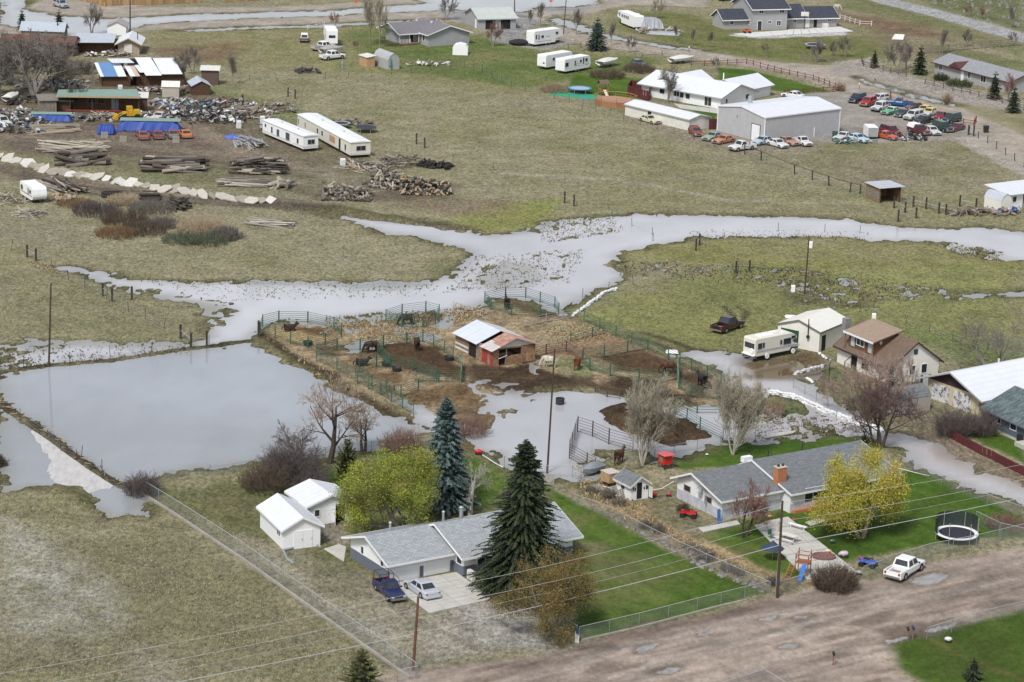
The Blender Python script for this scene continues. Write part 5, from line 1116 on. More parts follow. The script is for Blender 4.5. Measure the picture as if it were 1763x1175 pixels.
# ---- caravans, motorhomes and mobile homes: side profile (x forward, z) extruded across the width
def rounded(pts,r=.15):
    out=[]
    n=len(pts)
    for i in range(n):
        p,a,b=Vector((*pts[i],0)),Vector((*pts[i -1],0)),Vector((*pts[(i+1)%n],0))
        u,v=(a -p),(b -p);q=min(r,u.length/2.2,v.length/2.2)
        s,e=p+u.normalized()*q,p+v.normalized()*q;m=(s+e+p*1.2)/3.2
        out+=[(s.x,s.y),(m.x,m.y),(e.x,e.y)]
    return out
def caravan(label,prof,W,nose,tail,wins,axles,name='travel_trailer',cat='travel trailer',stripes=(),ends=(),roofs=(),body=None,side='r',group=None,r=.18,decal=None,hitch=True,dz=0,loc=None,rz=None,awn=False,wr=.34):
    """prof runs clockwise seen from the right side (-y); wins: (side, x, z, w, h)"""
    if loc is None:loc,rz=heading(nose,tail,dz)
    t=thing(name,label,cat,loc,rz,group);bmat=body or WHITE
    pr=rounded(prof,r);ar=sum(pr[i -1][0]*pr[i][1]-pr[i][0]*pr[i -1][1] for i in range(len(pr)))
    if ar<0:pr=pr[::-1]
    MB().prism(pr,-W/2,W/2).build('body',bmat,t)
    xs=[p[0] for p in prof];zs=[p[1] for p in prof];xa,xb,zm=min(xs),max(xs),max(zs)
    for sd_,x,z,w_,h_ in wins:
        s=-1 if sd_=='r' else 1
        if sd_ in 'rl':
            o=MB().box(x,x+w_,s*(W/2),s*(W/2+.03),z,z+h_).build('window',GLASS,t)
            f=MB()
            for q in ((x -.05,x,z -.05,z+h_+.05),(x+w_,x+w_+.05,z -.05,z+h_+.05),(x,x+w_,z -.05,z),(x,x+w_,z+h_,z+h_+.05)):f.box(q[0],q[1],s*(W/2),s*(W/2+.045),q[2],q[3])
            f.build('frame',STEEL,o)
        else:
            X_=x;MB().box(X_-.0,X_+(.03 if sd_=='n' else -.03),z,z+w_,h_[0],h_[1]).build('window',GLASS,t)
    for k,(z0,z1,mt) in enumerate(stripes):
        for s in (-1,1):MB().box(xa+.25,xb -.35,s*(W/2),s*(W/2+.012),z0,z1).build('stripe',mt,t)
    for x in axles:
        for s in (-1,1):wh=MB().tube((x,s*(W/2-.25),wr),(x,s*(W/2-.02),wr),wr,n=14).build('wheel',TYRE,t);MB().tube((x,s*(W/2-.1),wr),(x,s*(W/2+.0),wr),wr*.5,n=10).build('rim',RIM,wh)
    for x,y,w_,d_,h_ in roofs:MB().box(x,x+w_,y,y+d_,zm -.02,zm+h_).build('roof_unit',WHITE,t)
    if hitch:MB().tube((xb -.3,0,.5),(xb+.9,0,.45),.06).build('hitch',BLACK,t)
    MB().box(xa+.4,xb -.6,-W/2+.3,W/2-.3,.3,min(zs)+.05).build('chassis',BLACK,t)
    if decal:
        for sd_,x,z,w_,h_ in decal:s=-1 if sd_=='r' else 1;MB().box(x,x+w_,s*(W/2),s*(W/2+.014),z,z+h_).build('graphic',M('grey_graphic',(.15,.15,.18)),t)
    return t
def boxp(L,h,z0=.45,slope=.25):return [(-L/2,z0),(L/2-slope,z0),(L/2,z0+.6),(L/2-slope*.6,h),(-L/2,h)]
def fifth(L,h):return [(-L/2,.5),(L/2-2.3,.5),(L/2-2.2,1.4),(L/2,1.55),(L/2,h -.5),(L/2-.7,h),(-L/2,h)]
CRM=M('cream_fibreglass',(.66,.64,.56),.5,.04,1);BANDG=M('grey_band',(.38,.39,.43),.6);
# motorhome
t=caravan('cream motorhome with grey side band standing in muddy water',[(-4.0,.55),(2.2,.55),(2.3,.95),(3.9,.9),(4.0,1.15),(2.9,1.35),(2.5,1.9),(3.3,2.05),(3.3,2.35),(2.6,2.85),(-4.0,2.85)],2.3,(1368,606),(1287,622),
 [('r',-3.6,1.5,.7,.75),('r',-2.75,1.6,.3,.65),('r',.35,1.6,.3,.55),('r',.95,1.45,1.3,.8),('r',2.35,2.1,.7,.35),('x',-4.0,-.9,1.8,(1.5,2.2))],(-1.9,2.75),name='motorhome',cat='motorhome',stripes=[(1.0,1.28,BANDG)],roofs=[(-2.6,-.6,1.8,1.1,.12),(-.3,-.4,.9,.8,.28),(1.4,-.3,.3,.3,.1)],body=CRM,hitch=False,dz=.12,wr=.37)
for x in (-1.9,2.75):MB().tube((x,-1.16,.37),(x,-1.24,.37),.36,n=14).build('wheel_cover',WHITE,t)
MB().tube((-4.0,-.5,1.2),(-4.16,-.5,1.2),.36,n=14).build('spare_wheel',WHITE,t);MB().box(-4.35,-4.0,-1.1,1.1,.6,.72).build('bumper',WHITE,t)
# mobile homes
CRW=M('mobile_home_siding',(.66,.65,.58),.7,.08,1);CRY=M('mobile_home_cream',(.64,.62,.53),.7,.08,1)
def mobile(label,A,C,L,body,wins,dark=None):
    a,rz,L_,D=frame(A,C=C,L=L);rz+=0
    t=thing('mobile_home',label,'mobile home',a,rz,'mobile homes in the salvage yard')
    MB().box(0,L_,0,D,.55,2.75).build('body',body,t);pr=[(-.12,2.76),(L_+.12,2.76),(L_+.12,2.84),(L_/2,3.0),(-.12,2.84)]
    MB().prism(pr,-.15,D+.1).build('roof',M('mobile_home_roof',(.72,.73,.74),.6,.06,.6),t)
    fl,ff=FACES['l'](L_,D),FACES['f'](L_,D)
    for u,z,w_,h_,sp in wins:window(t,fl,u*D,z,w_,h_,fm=STEEL,split=sp,ft=.04)
    window(t,ff,L_*.3,1.35,L_*.45,.75,fm=STEEL,split=2,ft=.04)
    MB().box(-.02,L_+.02,-.03,D,.75,1.1).build('skirt_band',OFFWH,t);MB().box(.3,L_-.3,.3,D-.3,.05,.55).build('chassis',BLACK,t)
    for y in (D*.35,D*.4):MB().tube((.1,y,.35),(.35,y,.35),.35,n=12).build('wheel',TYRE,t)
    for y in (D*.3,D*.7):MB().tube((L_/2,y,2.9),(L_/2,y,3.3),.1).build('roof_vent',STEEL,t)
    return t,L_,D
t,L_,D=mobile('white mobile home, the shorter left one of the pair',(522,264),(452,235),2.9,WHITE,[(.06,1.8,.5,.5,1),(.22,1.2,.5,1.0,1),(.36,1.0,.9,1.2,2),(.58,1.0,1.4,1.3,3),(.85,1.2,.6,.8,1)])
door(t,FACES['l'](L_,D),D*.7,.8,1.9,WHITE,z=.6)
t,L_,D=mobile('cream mobile home with boarded window, longer right one of the pair',(603,275),(512,225),3.7,CRY,[(.02,1.2,.3,.9,1),(.15,1.2,.3,.9,1),(.38,1.4,.6,.8,1),(.47,1.4,.6,.8,1),(.9,1.0,.6,1.0,1)])
o=MB();fbox(o,FACES['l'](L_,D),D*.62,D*.62+2.6,1.2,2.3,0,.05);o.build('boarded_window',M('plywood',(.42,.27,.15)),t);o=MB();fbox(o,FACES['l'](L_,D),D*.79,D*.79+.8,.6,2.5,0,.03);o.build('doorway',DARKM,t)
caravan('small white travel trailer with tan stripe beside the brush piles',boxp(6.2,2.6,.5,.5),2.3,(74,356),(42,336),[('r',-2.6,1.4,.9,.7),('r',.7,1.1,.35,1.1),('r',1.4,1.5,.8,.5),('n',3.05,-.3,.2,(1.6,1.62))],(-.3,),stripes=[(1.0,1.25,M('tan_stripe',(.45,.38,.25)))],roofs=[(.3,-.3,.7,.6,.15),(-1.8,-.2,.4,.4,.08)],r=.35)
tall=caravan('tall white slide-in camper parked end-on by the pickups',fifth(7.0,3.5),2.4,(563,66),(575,88),[('x',-3.5,-.7,1.4,(1.8,2.4)),('r',-1.5,1.6,.6,.6),('l',-1.5,1.6,.6,.6)],(-.6,.2),name='fifth_wheel_camper',cat='camper',roofs=[(-1,-.4,.8,.8,.2)])
caravan('white fifth-wheel camper next to the tarred car on the gravel turnaround',fifth(9.0,3.35),2.4,(966,74),(908,82),[('r',-4.1,1.7,.35,.9),('r',-3.2,1.5,.25,1.0),('r',-2.3,1.8,.7,.5),('r',2.2,2.2,.7,.5)],(-.7,.3),name='fifth_wheel_camper',cat='camper',decal=[('r',-.8,1.9,1.2,.1),('r',-3.6,1.0,4.5,.07)],roofs=[(-1.8,-.4,1,.8,.22)])
caravan('white travel trailer standing behind the one with the blue swirl',boxp(8.6,3.0,.5,.5),2.4,(985,112),(925,122),[('r',-2.2,1.8,.6,.5),('x',-4.3,-.8,.4,(1.2,1.5))],(-.6,.3),group='travel trailers by the bare hedge',roofs=[(-.5,-.4,.9,.8,.2)])
caravan('white travel trailer with blue swirl graphics by the bare hedge',boxp(8.8,3.0,.5,.6),2.4,(1018,118),(954,130),[('r',-4.2,1.5,1.0,.8),('r',-1.1,1.4,.35,1.0),('r',1.7,1.5,.35,1.2),('r',2.5,1.9,.7,.6),('r',.7,1.9,.5,.5)],(-.5,.4),group='travel trailers by the bare hedge',decal=[('r',-.3,1.7,1.1,.07),('r',-.4,1.3,.1,.4),('r',.0,1.2,.9,.06),('r',2.6,1.2,1.1,.12)],roofs=[(-1.4,-.4,.9,.8,.2)])
caravan('long white horse trailer with small square windows by the ditch',fifth(9.6,3.1),2.3,(1062,38),(1108,56),[('r',-1.6+k*1.1,1.9,.6,.6) for k in range(4)]+[('l',-1.6+k*1.1,1.9,.6,.6) for k in range(4)]+[('l',3.2,2.0,.5,.7),('l',4.2,2.2,.35,.5)],(-1.6,-.7),name='horse_trailer',cat='horse trailer',roofs=[(-3.9,-.5,1.1,.9,.35)])
t=caravan('small white enclosed cargo trailer in the car lot',[(-1.6,.45),(1.5,.45),(1.6,.7),(1.6,2.3),(-1.6,2.3)],1.9,(1490,233),(1506,245),[],(-.2,),name='cargo_trailer',cat='cargo trailer',r=.08);MB().box(-1.62,-1.6,-.9,.9,.5,2.2).build('door',STEEL,t)
# boats and covered things
def boat(label,nose,tail,L,W,cover,hull,dz=.5):
    c,rz=heading(nose,tail);t=thing('boat',label,'boat',c,rz)
    st=[];n=9
    vs,fs=[],[]
    for i in range(n):
        u=i/(n -1);x=-L/2+L*u;w_=W/2*(1-max(0,(u -.45)/.55)**2.2);zb=dz+.05+.5*max(0,(u -.6)/.4)**2
        vs+=[(x,-w_,dz+.85+.15*u),(x,-w_*.8,zb+.35),(x,0,zb),(x,w_*.8,zb+.35),(x,w_,dz+.85+.15*u)]
    for i in range(n -1):
        for k in range(4):fs.append((i*5+k,i*5+k+1,(i+1)*5+k+1,(i+1)*5+k))
    MB().add(vs,fs).build('hull',hull,t)
    vs,fs=[],[]
    for i in range(n):
        u=i/(n -1);x=-L/2+L*u;w_=W/2*(1-max(0,(u -.45)/.55)**2.2)+.02;zt=dz+.87+.15*u;h=.55*math.sin(math.pi*min(1,u+.12)) 
        vs+=[(x,-w_,zt),(x,-w_*.5,zt+h*.7),(x,0,zt+h),(x,w_*.5,zt+h*.7),(x,w_,zt)]
    fs=[(i*5+k,(i+1)*5+k,(i+1)*5+k+1,i*5+k+1) for i in range(n -1) for k in range(4)]+[(0,1,2,3,4)]
    MB().add(vs,fs).build('cover',cover,t)
    for s in (-1,1):MB().tube((-.5,s*W*.42,.3),(-.5,s*W*.34,.3),.3,n=10).build('wheel',TYRE,t)
    MB().tube((-L/2,0,.4),(L/2+.8,0,.4),.06).build('trailer_beam',STEEL,t)
boat('white covered boat between the bare hedge and the travel trailers',(1068,112),(1026,120),6.5,2.3,M('pale_canvas',(.6,.59,.56),.9,.06,2),WHITE)
boat('grey covered boat between the two pickup trucks',(592,93),(552,97),6.0,2.2,M('grey_canvas',(.33,.32,.32),.9,.1,2),OFFWH);boat('white covered boat behind the white house',(1194,108),(1155,112),6.5,2.3,M('pale_canvas',(.6,.59,.56),.9,.06,2),WHITE,.3)
boat('upturned white boat in the salvage yard',(38,172),(3,187),5.5,1.9,M('pale_canvas',(.6,.59,.56)),OFFWH,.7)
boat('silver aluminium boat lying beside the wooden crate',(1006,822),(1030,812),3.4,1.5,M('aluminium_hull',(.3,.33,.36),.5,.1,2,metal=.4),M('aluminium_hull',(.3,.33,.36)),0)
t=thing('car','dark car under a black cover hitched to the white fifth-wheel camper','car',G(893,80),R_(5));m=MB();random.seed(8);m.blob((0,0,.7),(2.3,.95,.75),10,6,.06);m.build('cover',BLACK,t)
# yellow loader in the yard
t=thing('wheel_loader','yellow wheel loader in front of the dark shed','loader',G(222,208),R_(200));YL=M('loader_yellow',(.5,.3,.02),.5,.2,2)
MB().box(-2.0,.2,-.8,.8,.8,1.8).build('engine_cover',YL,t);MB().box(.2,1.2,-.6,.6,.8,1.5).build('frame',YL,t);MB().box(-.6,.4,-.55,.55,1.8,2.5).build('cab',YL,t)
MB().hexa([(2.2,-1.1,.2),(3.1,-1.1,.1),(3.1,1.1,.1),(2.2,1.1,.2)],[(2.1,-1.1,1.1),(2.5,-1.1,1.1),(2.5,1.1,1.1),(2.1,1.1,1.1)]).build('bucket',YL,t)
for s in (-1,1):MB().tube((.6,s*.7,1.4),(2.3,s*.7,.7),.1).build('arm',YL,t)
for x in (-1.4,1.1):
    for s in (-1,1):MB().tube((x,s*.7,.6),(x,s*1.15,.6),.6,n=14).build('wheel',TYRE,t)
def quad_bike(label,p,rz,m_):
    t=thing('quad_bike',label,'quad bike',G(*p),R_(rz));MB().hexa([(-.8,-.25,.45),(.8,-.25,.45),(.8,.25,.45),(-.8,.25,.45)],[(-.75,-.3,.75),(.6,-.2,.8),(.6,.2,.8),(-.75,.3,.75)]).build('body',m_,t)
    MB().box(-.5,.15,-.16,.16,.76,.9).build('seat',BLACK,t);MB().tube((.35,-.38,1.05),(.35,.38,1.05),.03).tube((.5,0,.75),(.35,0,1.05),.04).build('handlebar',BLACK,t)
    for x in (-.6,.6):
        for s in (-1,1):MB().tube((x,s*.32,.28),(x,s*.55,.28),.28,n=12).build('wheel',TYRE,t);MB().box(x -.3,x+.3,s*.3,s*.56,.56,.64).build('mudguard',m_,t)
RED=M('bright_red',(.5,.02,.02),.4,.05,2)
quad_bike('red quad bike on the grass by the white house wall',(1185,893),-15,RED);quad_bike('blue and white quad bike behind the gate by the white pickup',(1494,978),-30,M('bright_blue',(.08,.15,.5),.4,.05,2))
quad_bike('orange garden tractor on the terrace of the grey two-storey house',(1286,59),10,M('tractor_orange',(.6,.1,.02),.5))
# ------------------------------------------------------------------ trees and shrubs
class Tree:
    """grows tapered limbs; keeps thick wood and twigs apart, and leaf positions at the twig ends"""
    def __init__(s,seed):s.r=random.Random(seed);s.w,s.t,s.l,s.sg=MB(),MB(),[],[]
    def seg(s,p,q,r0,r1,n):s.sg.append((Vector(p),Vector(q),r0,r1,n))
    def real(s,kx=1.0,k=1.0):
        f=lambda p:(p.x*kx,p.y*kx,p.z*k)
        for p,q,r0,r1,n in s.sg:(s.w if r0>s.cut else s.t).tube(f(p),f(q),r0,r1,n=n,caps=False)
        s.l=[(Vector(f(p)),d) for p,d in s.l];s.sg=[];return s
    def grow(s,p,d,L,r,lev,o):
        rn=s.r;n=o['segs'][min(lev,len(o['segs'])-1)];pts=[Vector(p)];rad=[r];d=Vector(d).normalized()
        up=o['up'][min(lev,len(o['up'])-1)];wob=o['wob']
        for k in range(n):
            d=(d+Vector((rn.gauss(0,wob),rn.gauss(0,wob),rn.gauss(0,wob)+up)) ).normalized()
            pts.append(pts[-1]+d*(L/n));rad.append(r*(1-(k+1)/n*o['taper']))
        for k in range(n):s.seg(pts[k],pts[k+1],rad[k],rad[k+1],6 if lev==0 else (4 if lev<2 else 3))
        if lev>=o['lev']:
            s.l+=[(pts[-1],d),(pts[len(pts)//2],d)];return
        nb=o['nb'][min(lev,len(o['nb'])-1)]
        for k in range(nb):
            f=o['from'][min(lev,len(o['from'])-1)];u=f+(1-f)*(k+rn.random())/nb;i=min(n -1,int(u*n));fr=u*n -i
            b=pts[i].lerp(pts[i+1],fr);rr=rad[i]*(1-fr)+rad[i+1]*fr
            a=rn.uniform(0,2*math.pi);dd=(pts[i+1]-pts[i]).normalized();e1=dd.orthogonal().normalized();e2=dd.cross(e1)
            sp=math.radians(o['ang'][min(lev,len(o['ang'])-1)]*rn.uniform(.7,1.3))
            nd=dd*math.cos(sp)+(e1*math.cos(a)+e2*math.sin(a))*math.sin(sp)
            s.grow(b,nd,L*o['len'][min(lev,len(o['len'])-1)]*rn.uniform(.7,1.15)*(1.15-.45*u),max(rr*o['rr'],o['rmin']),lev+1,o)
def leaf_mesh(tr,per,size,spread,mats,droop=0.0,seed=1):
    rn=random.Random(seed);m=MB()
    for p,d in tr.l:
        ck=_hash(np.array([int(p.x*1.1+99)]),np.array([int(p.y*1.1+99)*57+int(p.z*1.3)]),seed)[0]
        if ck<.16:continue
        for _ in range(per if ck>.45 else per//2):
            c=Vector(p)+Vector((rn.gauss(0,spread),rn.gauss(0,spread),rn.gauss(0,spread)-droop*rn.random()));s=size*rn.uniform(.6,1.4)
            a=Vector((rn.gauss(0,.7),rn.gauss(0,.7),rn.gauss(0,1.1))).normalized()*s;b=a.orthogonal().normalized()*s*.6
            m.add([c -a,c+b,c+a],[(0,1,2)],rn.randrange(len(mats)) if rn.random()<.45 else int(ck*37)%len(mats))
    return m
BASE=dict(lev=4,segs=[6,5,4,2,1],nb=[7,6,5,4],len=[.62,.6,.6,.55],ang=[45,42,40,38],up=[.02,.06,.05,.03],wob=.12,taper=.75,rr=.6,rmin=.019,**{'from':[.3,.25,.2,.2]})
def bare(seed,H,r0,cut=.05,trunks=1,lean=.1,**kw):
    o=dict(BASE);o.update(kw);t=Tree(seed);t.cut=cut
    for k in range(trunks):
        a=2*math.pi*k/max(trunks,1)+t.r.random();L0=o.get('tl',.5)*H
        t.grow((math.cos(a)*.12*(trunks>1),math.sin(a)*.12*(trunks>1),-.15),(math.cos(a)*lean,math.sin(a)*lean,1),L0,r0*t.r.uniform(.8,1.1),0,o)
    return t
def norm_h(t,H,W=None):
    k=H/max(g[1].z for g in t.sg);kx=k
    if W:xs=sorted(math.hypot(g[1].x,g[1].y) for g in t.sg);kx=(W/2)/xs[int(len(xs)*.93)]
    return t.real(kx,k)
def plant_tree(label,cat,loc,t,wm,tm,name='bare_tree',leaves=None,lm=None,group=None,rz=0.0):
    o=thing(name,label,cat,loc,rz,group);t.w.build('trunk',wm,o)
    if t.t.v:(t.t.build('crown' if leaves is None else 'twigs',tm,o))
    if leaves is not None:leaves.build('crown',lm,o)
    return o
BK_GREY=M('grey_bark',(.2,.18,.16),.9,.3,5,.02);BK_DARK=M('dark_bark',(.06,.045,.035),.9,.3,5,.02);BK_WHITE=M('white_bark',(.36,.34,.29),.8,.25,4);BK_TAN=M('tan_bark',(.25,.2,.15),.9,.3,5)
TW_TAN=M('tan_twigs',(.3,.23,.17),.9,.25,3);TW_GREY=M('grey_twigs',(.15,.135,.12),.9,.25,3);TW_PALE=M('pale_twigs',(.33,.3,.23),.9,.2,3);TW_RED=M('reddish_twigs',(.2,.11,.09),.9,.25,3);TW_MAR=M('maroon_twigs',(.1,.062,.058),.9,.25,3);TW_PINK=M('pinkish_twigs',(.3,.22,.18),.9,.25,3)
LY=[M('yellow_green_leaf_%d'%i,c,.7,.2,2) for i,c in enumerate([(.36,.36,.04),(.46,.41,.05),(.26,.27,.03),(.33,.25,.06)])]
LG=[M('spring_green_leaf_%d'%i,c,.7,.2,2) for i,c in enumerate([(.22,.28,.025),(.36,.4,.04),(.13,.17,.02),(.2,.17,.06)])]
LO=[M('bronze_leaf_%d'%i,c,.8,.2,2) for i,c in enumerate([(.15,.125,.035),(.11,.1,.028),(.21,.165,.05),(.06,.05,.018)])]
def place_h(x,yb,yt):return hgt(x,yb,yt)
# hero bare trees
H=hgt(565,800,640);t=norm_h(bare(11,H,.42,lev=4,tl=.45,nb=[8,7,6,7],ang=[58,48,42,40],len=[.8,.62,.6,.55]),H,7.6);plant_tree('spreading bare tree with dark trunk and tan twigs at the big pond','tree',G(567,800),t,BK_DARK,TW_TAN)
H=hgt(727,0,0) if False else hgt(625,780,690);t=norm_h(bare(12,H,.22,trunks=2,lev=4,nb=[6,6,6,6],ang=[40,42,40,38]),H,4.5);plant_tree('smaller bare tan tree right of the spreading bare tree by the pond','tree',G(626,778),t,BK_DARK,TW_TAN)
H=hgt(520,800,715);t=norm_h(bare(13,H,.2,trunks=2,lev=4,nb=[6,5,6,6]),H,5.5);plant_tree('bare dark tree leaning over the pond above the brown shrubs','tree',G(515,805),t,BK_GREY,TW_GREY)
cw=dict(lev=4,tl=.8,ang=[22,26,32,36],up=[.04,.12,.1,.06],nb=[10,7,6,5],len=[.6,.62,.6,.6],rr=.6,**{'from':[.12,.15,.2,.2]})
H=hgt(1108,800,632);t=norm_h(bare(21,H,.12,trunks=5,lean=.28,cut=.04,**cw),H,6.6);plant_tree('pale multi-stemmed bare cottonwood by the manure mound','tree',G(1106,802),t,BK_WHITE,TW_PALE)
H=hgt(1265,783,628);t=norm_h(bare(22,H,.12,trunks=5,lean=.25,cut=.04,**cw),H,7.2);plant_tree('pale multi-stemmed bare cottonwood behind the slate-roofed house','tree',G(1262,785),t,BK_WHITE,TW_PALE)
H=hgt(806,890,795);t=norm_h(bare(23,H,.3,lev=4,tl=.5,nb=[6,5,5,4],ang=[50,45,42,40]),H,4.8);plant_tree('small silvery bare tree behind the white ranch house','tree',G(808,892),t,M('silver_bark',(.36,.34,.31),.9,.2,4),M('silver_twigs',(.34,.32,.29),.9,.2,4))
H=hgt(1280,925,832);t=norm_h(bare(24,H,.17,trunks=2,lean=.3,lev=4,tl=.4,nb=[8,7,6,6],ang=[55,45,42,40]),H,6.4);plant_tree('reddish bare tree beside the patio of the slate-roofed house','tree',G(1282,927),t,BK_DARK,TW_RED)
H=8.2;t=norm_h(bare(25,H,.2,trunks=4,lean=.55,lev=4,nb=[7,6,6,6],ang=[50,45,42,40]),H,9.6);plant_tree('large maroon bare tree behind the slate-roofed house','tree',G(1512,775),t,BK_DARK,TW_MAR)
t=norm_h(bare(26,6,.14,trunks=5,lean=.6,lev=4,nb=[6,6,6,6]),7.4,10.5);plant_tree('pinkish bare shrub tree before the chalet','tree',G(1490,712),t,BK_TAN,TW_PINK)
t=norm_h(bare(27,5,.16,trunks=3,lean=.5,lev=4,nb=[6,5,5,4]),5.0,5.0);plant_tree('tan bare tree at the windows of the chalet gable','tree',G(1560,680),t,BK_TAN,TW_PINK)
t=norm_h(bare(28,6,.2,trunks=4,lean=.7,lev=4,nb=[6,5,5,4]),7.5,11);plant_tree('grey tangled bare tree beyond the white-roofed building','tree',G(1705,640),t,BK_GREY,TW_GREY);
# leafing trees
H=hgt(675,925,762);wl=dict(lev=4,tl=.35,nb=[9,8,6,5],ang=[62,46,38,32],up=[.02,.12,.1,.08],len=[.9,.6,.6,.6]);t=norm_h(bare(31,H,.4,cut=.06,trunks=2,lean=.3,**wl),H,11.6)
plant_tree('big willow with fresh yellow-green leaves behind the white ranch house','tree',G(696,932),t,BK_GREY,M('olive_twigs',(.2,.2,.07),.9),name='willow_tree',leaves=leaf_mesh(t,15,.085,.34,LG,.5),lm=LG)
H=hgt(1470,925,775);t=norm_h(bare(32,H,.3,cut=.06,trunks=2,lean=.4,**wl),H,8.8)
plant_tree('yellow budding willow in the lawn before the slate-roofed house','tree',G(1482,929),t,BK_TAN,M('yellow_twigs',(.36,.3,.06),.9),name='willow_tree',leaves=leaf_mesh(t,9,.1,.36,LY,.8),lm=LY)
H=hgt(945,1088,955);t=norm_h(bare(33,H,.38,cut=.05,trunks=2,lean=.35,lev=4,tl=.35,nb=[8,6,6,5],ang=[52,45,40,35],len=[.95,.6,.6,.6]),H,10.0)
plant_tree('bronze-leaved weeping tree at the corner of the front lawn','tree',G(946,1086),t,BK_TAN,M('bronze_twigs',(.22,.14,.05),.9),name='willow_tree',leaves=leaf_mesh(t,9,.08,.34,LO,.7),lm=LO)
# conifers
def conifer(seed,H,R,mats,dens=1.0,droop=.25,base=.04,power=.8,spray=.5,trunk=BK_DARK,name='spruce_tree',wood=None):
    rn=random.Random(seed);w_,m=MB(),MB();nl=int(H/(.3/dens**.5));w_.tube((0,0,-.1),(0,0,H*.98),R*.07+.05,.02,n=8)
    for i in range(nl):
        u=(i+rn.random())/nl;z=H*(base+(1-base)*u);rl=R*(1-u)**power*rn.uniform(.72,1.1)+.12;nb=max(4,int((7+6*(1-u))*dens**.5))
        for k in range(nb):
            a=2*math.pi*(k+rn.random())/nb;L=rl*rn.uniform(.55,1.15);dr=droop*rn.uniform(.5,1.5);ca,sa=math.cos(a),math.sin(a)
            ns=max(3,int(L/.3));mi=rn.choice([0,0,1,1,2]) 
            def pt(f):return Vector((ca*L*f,sa*L*f,z -dr*L*f*f*.9+.25*L*f*(1-u)*0+(.35*L*f if u>.8 else 0)))
            for q in range(ns):
                f0=.15+.85*q/ns;p=pt(f0);e=pt(min(1.05,f0+1.3/ns));wd=spray*(1.05-f0*.65)*rn.uniform(.6,1.2)*min(1,L) ;sd_=Vector((-sa,ca,0))*wd
                dn=Vector((0,0,-wd*rn.uniform(.2,.7)))
                m.add([p,p+sd_*.8+(e -p)*.9+dn,e],[(0,1,2)],mi);m.add([p,e,p -sd_*.8+(e -p)*.9+dn],[(0,1,2)],mi)
                m.add([p+sd_*.25,e,p+(e -p)*.5+dn*1.3],[(0,1,2)],mi)
    m.blob((0,0,H*.42),(R*.3,R*.3,H*.36),10,8,.3,rn,2)
    return w_,m,mats
SPD=[M('spruce_needles_%d'%i,c,.85,.35,1.5) for i,c in enumerate([(.02,.032,.012),(.036,.052,.018),(.01,.016,.008)])]
SPB=[M('blue_needles_%d'%i,c,.85,.3,1.5) for i,c in enumerate([(.05,.085,.08),(.095,.14,.135),(.022,.04,.038)])]
SPO=[M('olive_needles_%d'%i,c,.85,.35,1.5) for i,c in enumerate([(.07,.075,.025),(.1,.105,.035),(.035,.04,.015)])]
def plant_con(label,p,c,rz=0.0,group=None,name='spruce_tree'):
    o=thing(name,label,'tree',G(*p),rz,group);c[0].build('trunk',BK_DARK,o);c[1].build('crown',c[2],o);return o
H=hgt(888,1022,762);plant_con('tall dark green spruce in front of the white ranch house',(897,1018),conifer(41,H,5.4,SPD,3.6,.2,.02,.72,.46))
H=hgt(775,900,678);plant_con('tall silvery blue spruce behind the willow',(764,880),conifer(42,hgt(764,880,685),3.4,SPB,2.8,.2,.1,.7,.6))
plant_con('slim olive cypress between the sheds and the pond',(597,828),conifer(43,hgt(597,828,758),1.5,SPO,1.6,-.5,.0,.5,.35),name='cypress_tree')
plant_con('small olive juniper at the bottom edge by the chain-link corner',(622,1205),conifer(44,hgt(622,1205,1120),2.6,SPO,1.4,-.1,.0,.7,.45),name='juniper_tree')
plant_con('tiny dark spruce in the lawn at the lower right corner',(1675,1172),conifer(45,hgt(1675,1172,1132),1.1,SPD,1.3,.1,.0,.8,.3))
plant_con('dark green cypress behind the yellow willow',(1484,815),conifer(46,5.4,.8,SPD,1.5,-.6,.0,.4,.3),name='cypress_tree')
plant_con('small blue spruce before the chalet',(1530,690),conifer(47,4.6,1.7,SPB,1.2,.1,.0,.6,.4))
farcon=plant_con('conical blue-green spruce by the gravel road',(1027,88),conifer(48,hgt(1027,88,31),3.2,[SPB[2],SPD[1],SPB[0]],1.2,.2,.0,.75,.55))
s1=plant_con('dark spruce by the gravel loop, left of the grey house',(1583,130),conifer(49,6.3,1.9,SPD,1.0,.2,.0,.6,.5))
for lab,p,sc in [('blue-green spruce at the bend of the gravel loop',(1505,118),.62),('small dark spruce before the maroon-trimmed house',(1711,172),.9),('dark spruce at the right edge by the gravel road',(1744,196),.85),('bushy green juniper beside the flooded street at the top left',(102,62),.9),('second juniper at the top left beside the flooded street',(38,52),.7)]:
    dup(s1,G(*p),random.uniform(0,6),lab,sc=sc)
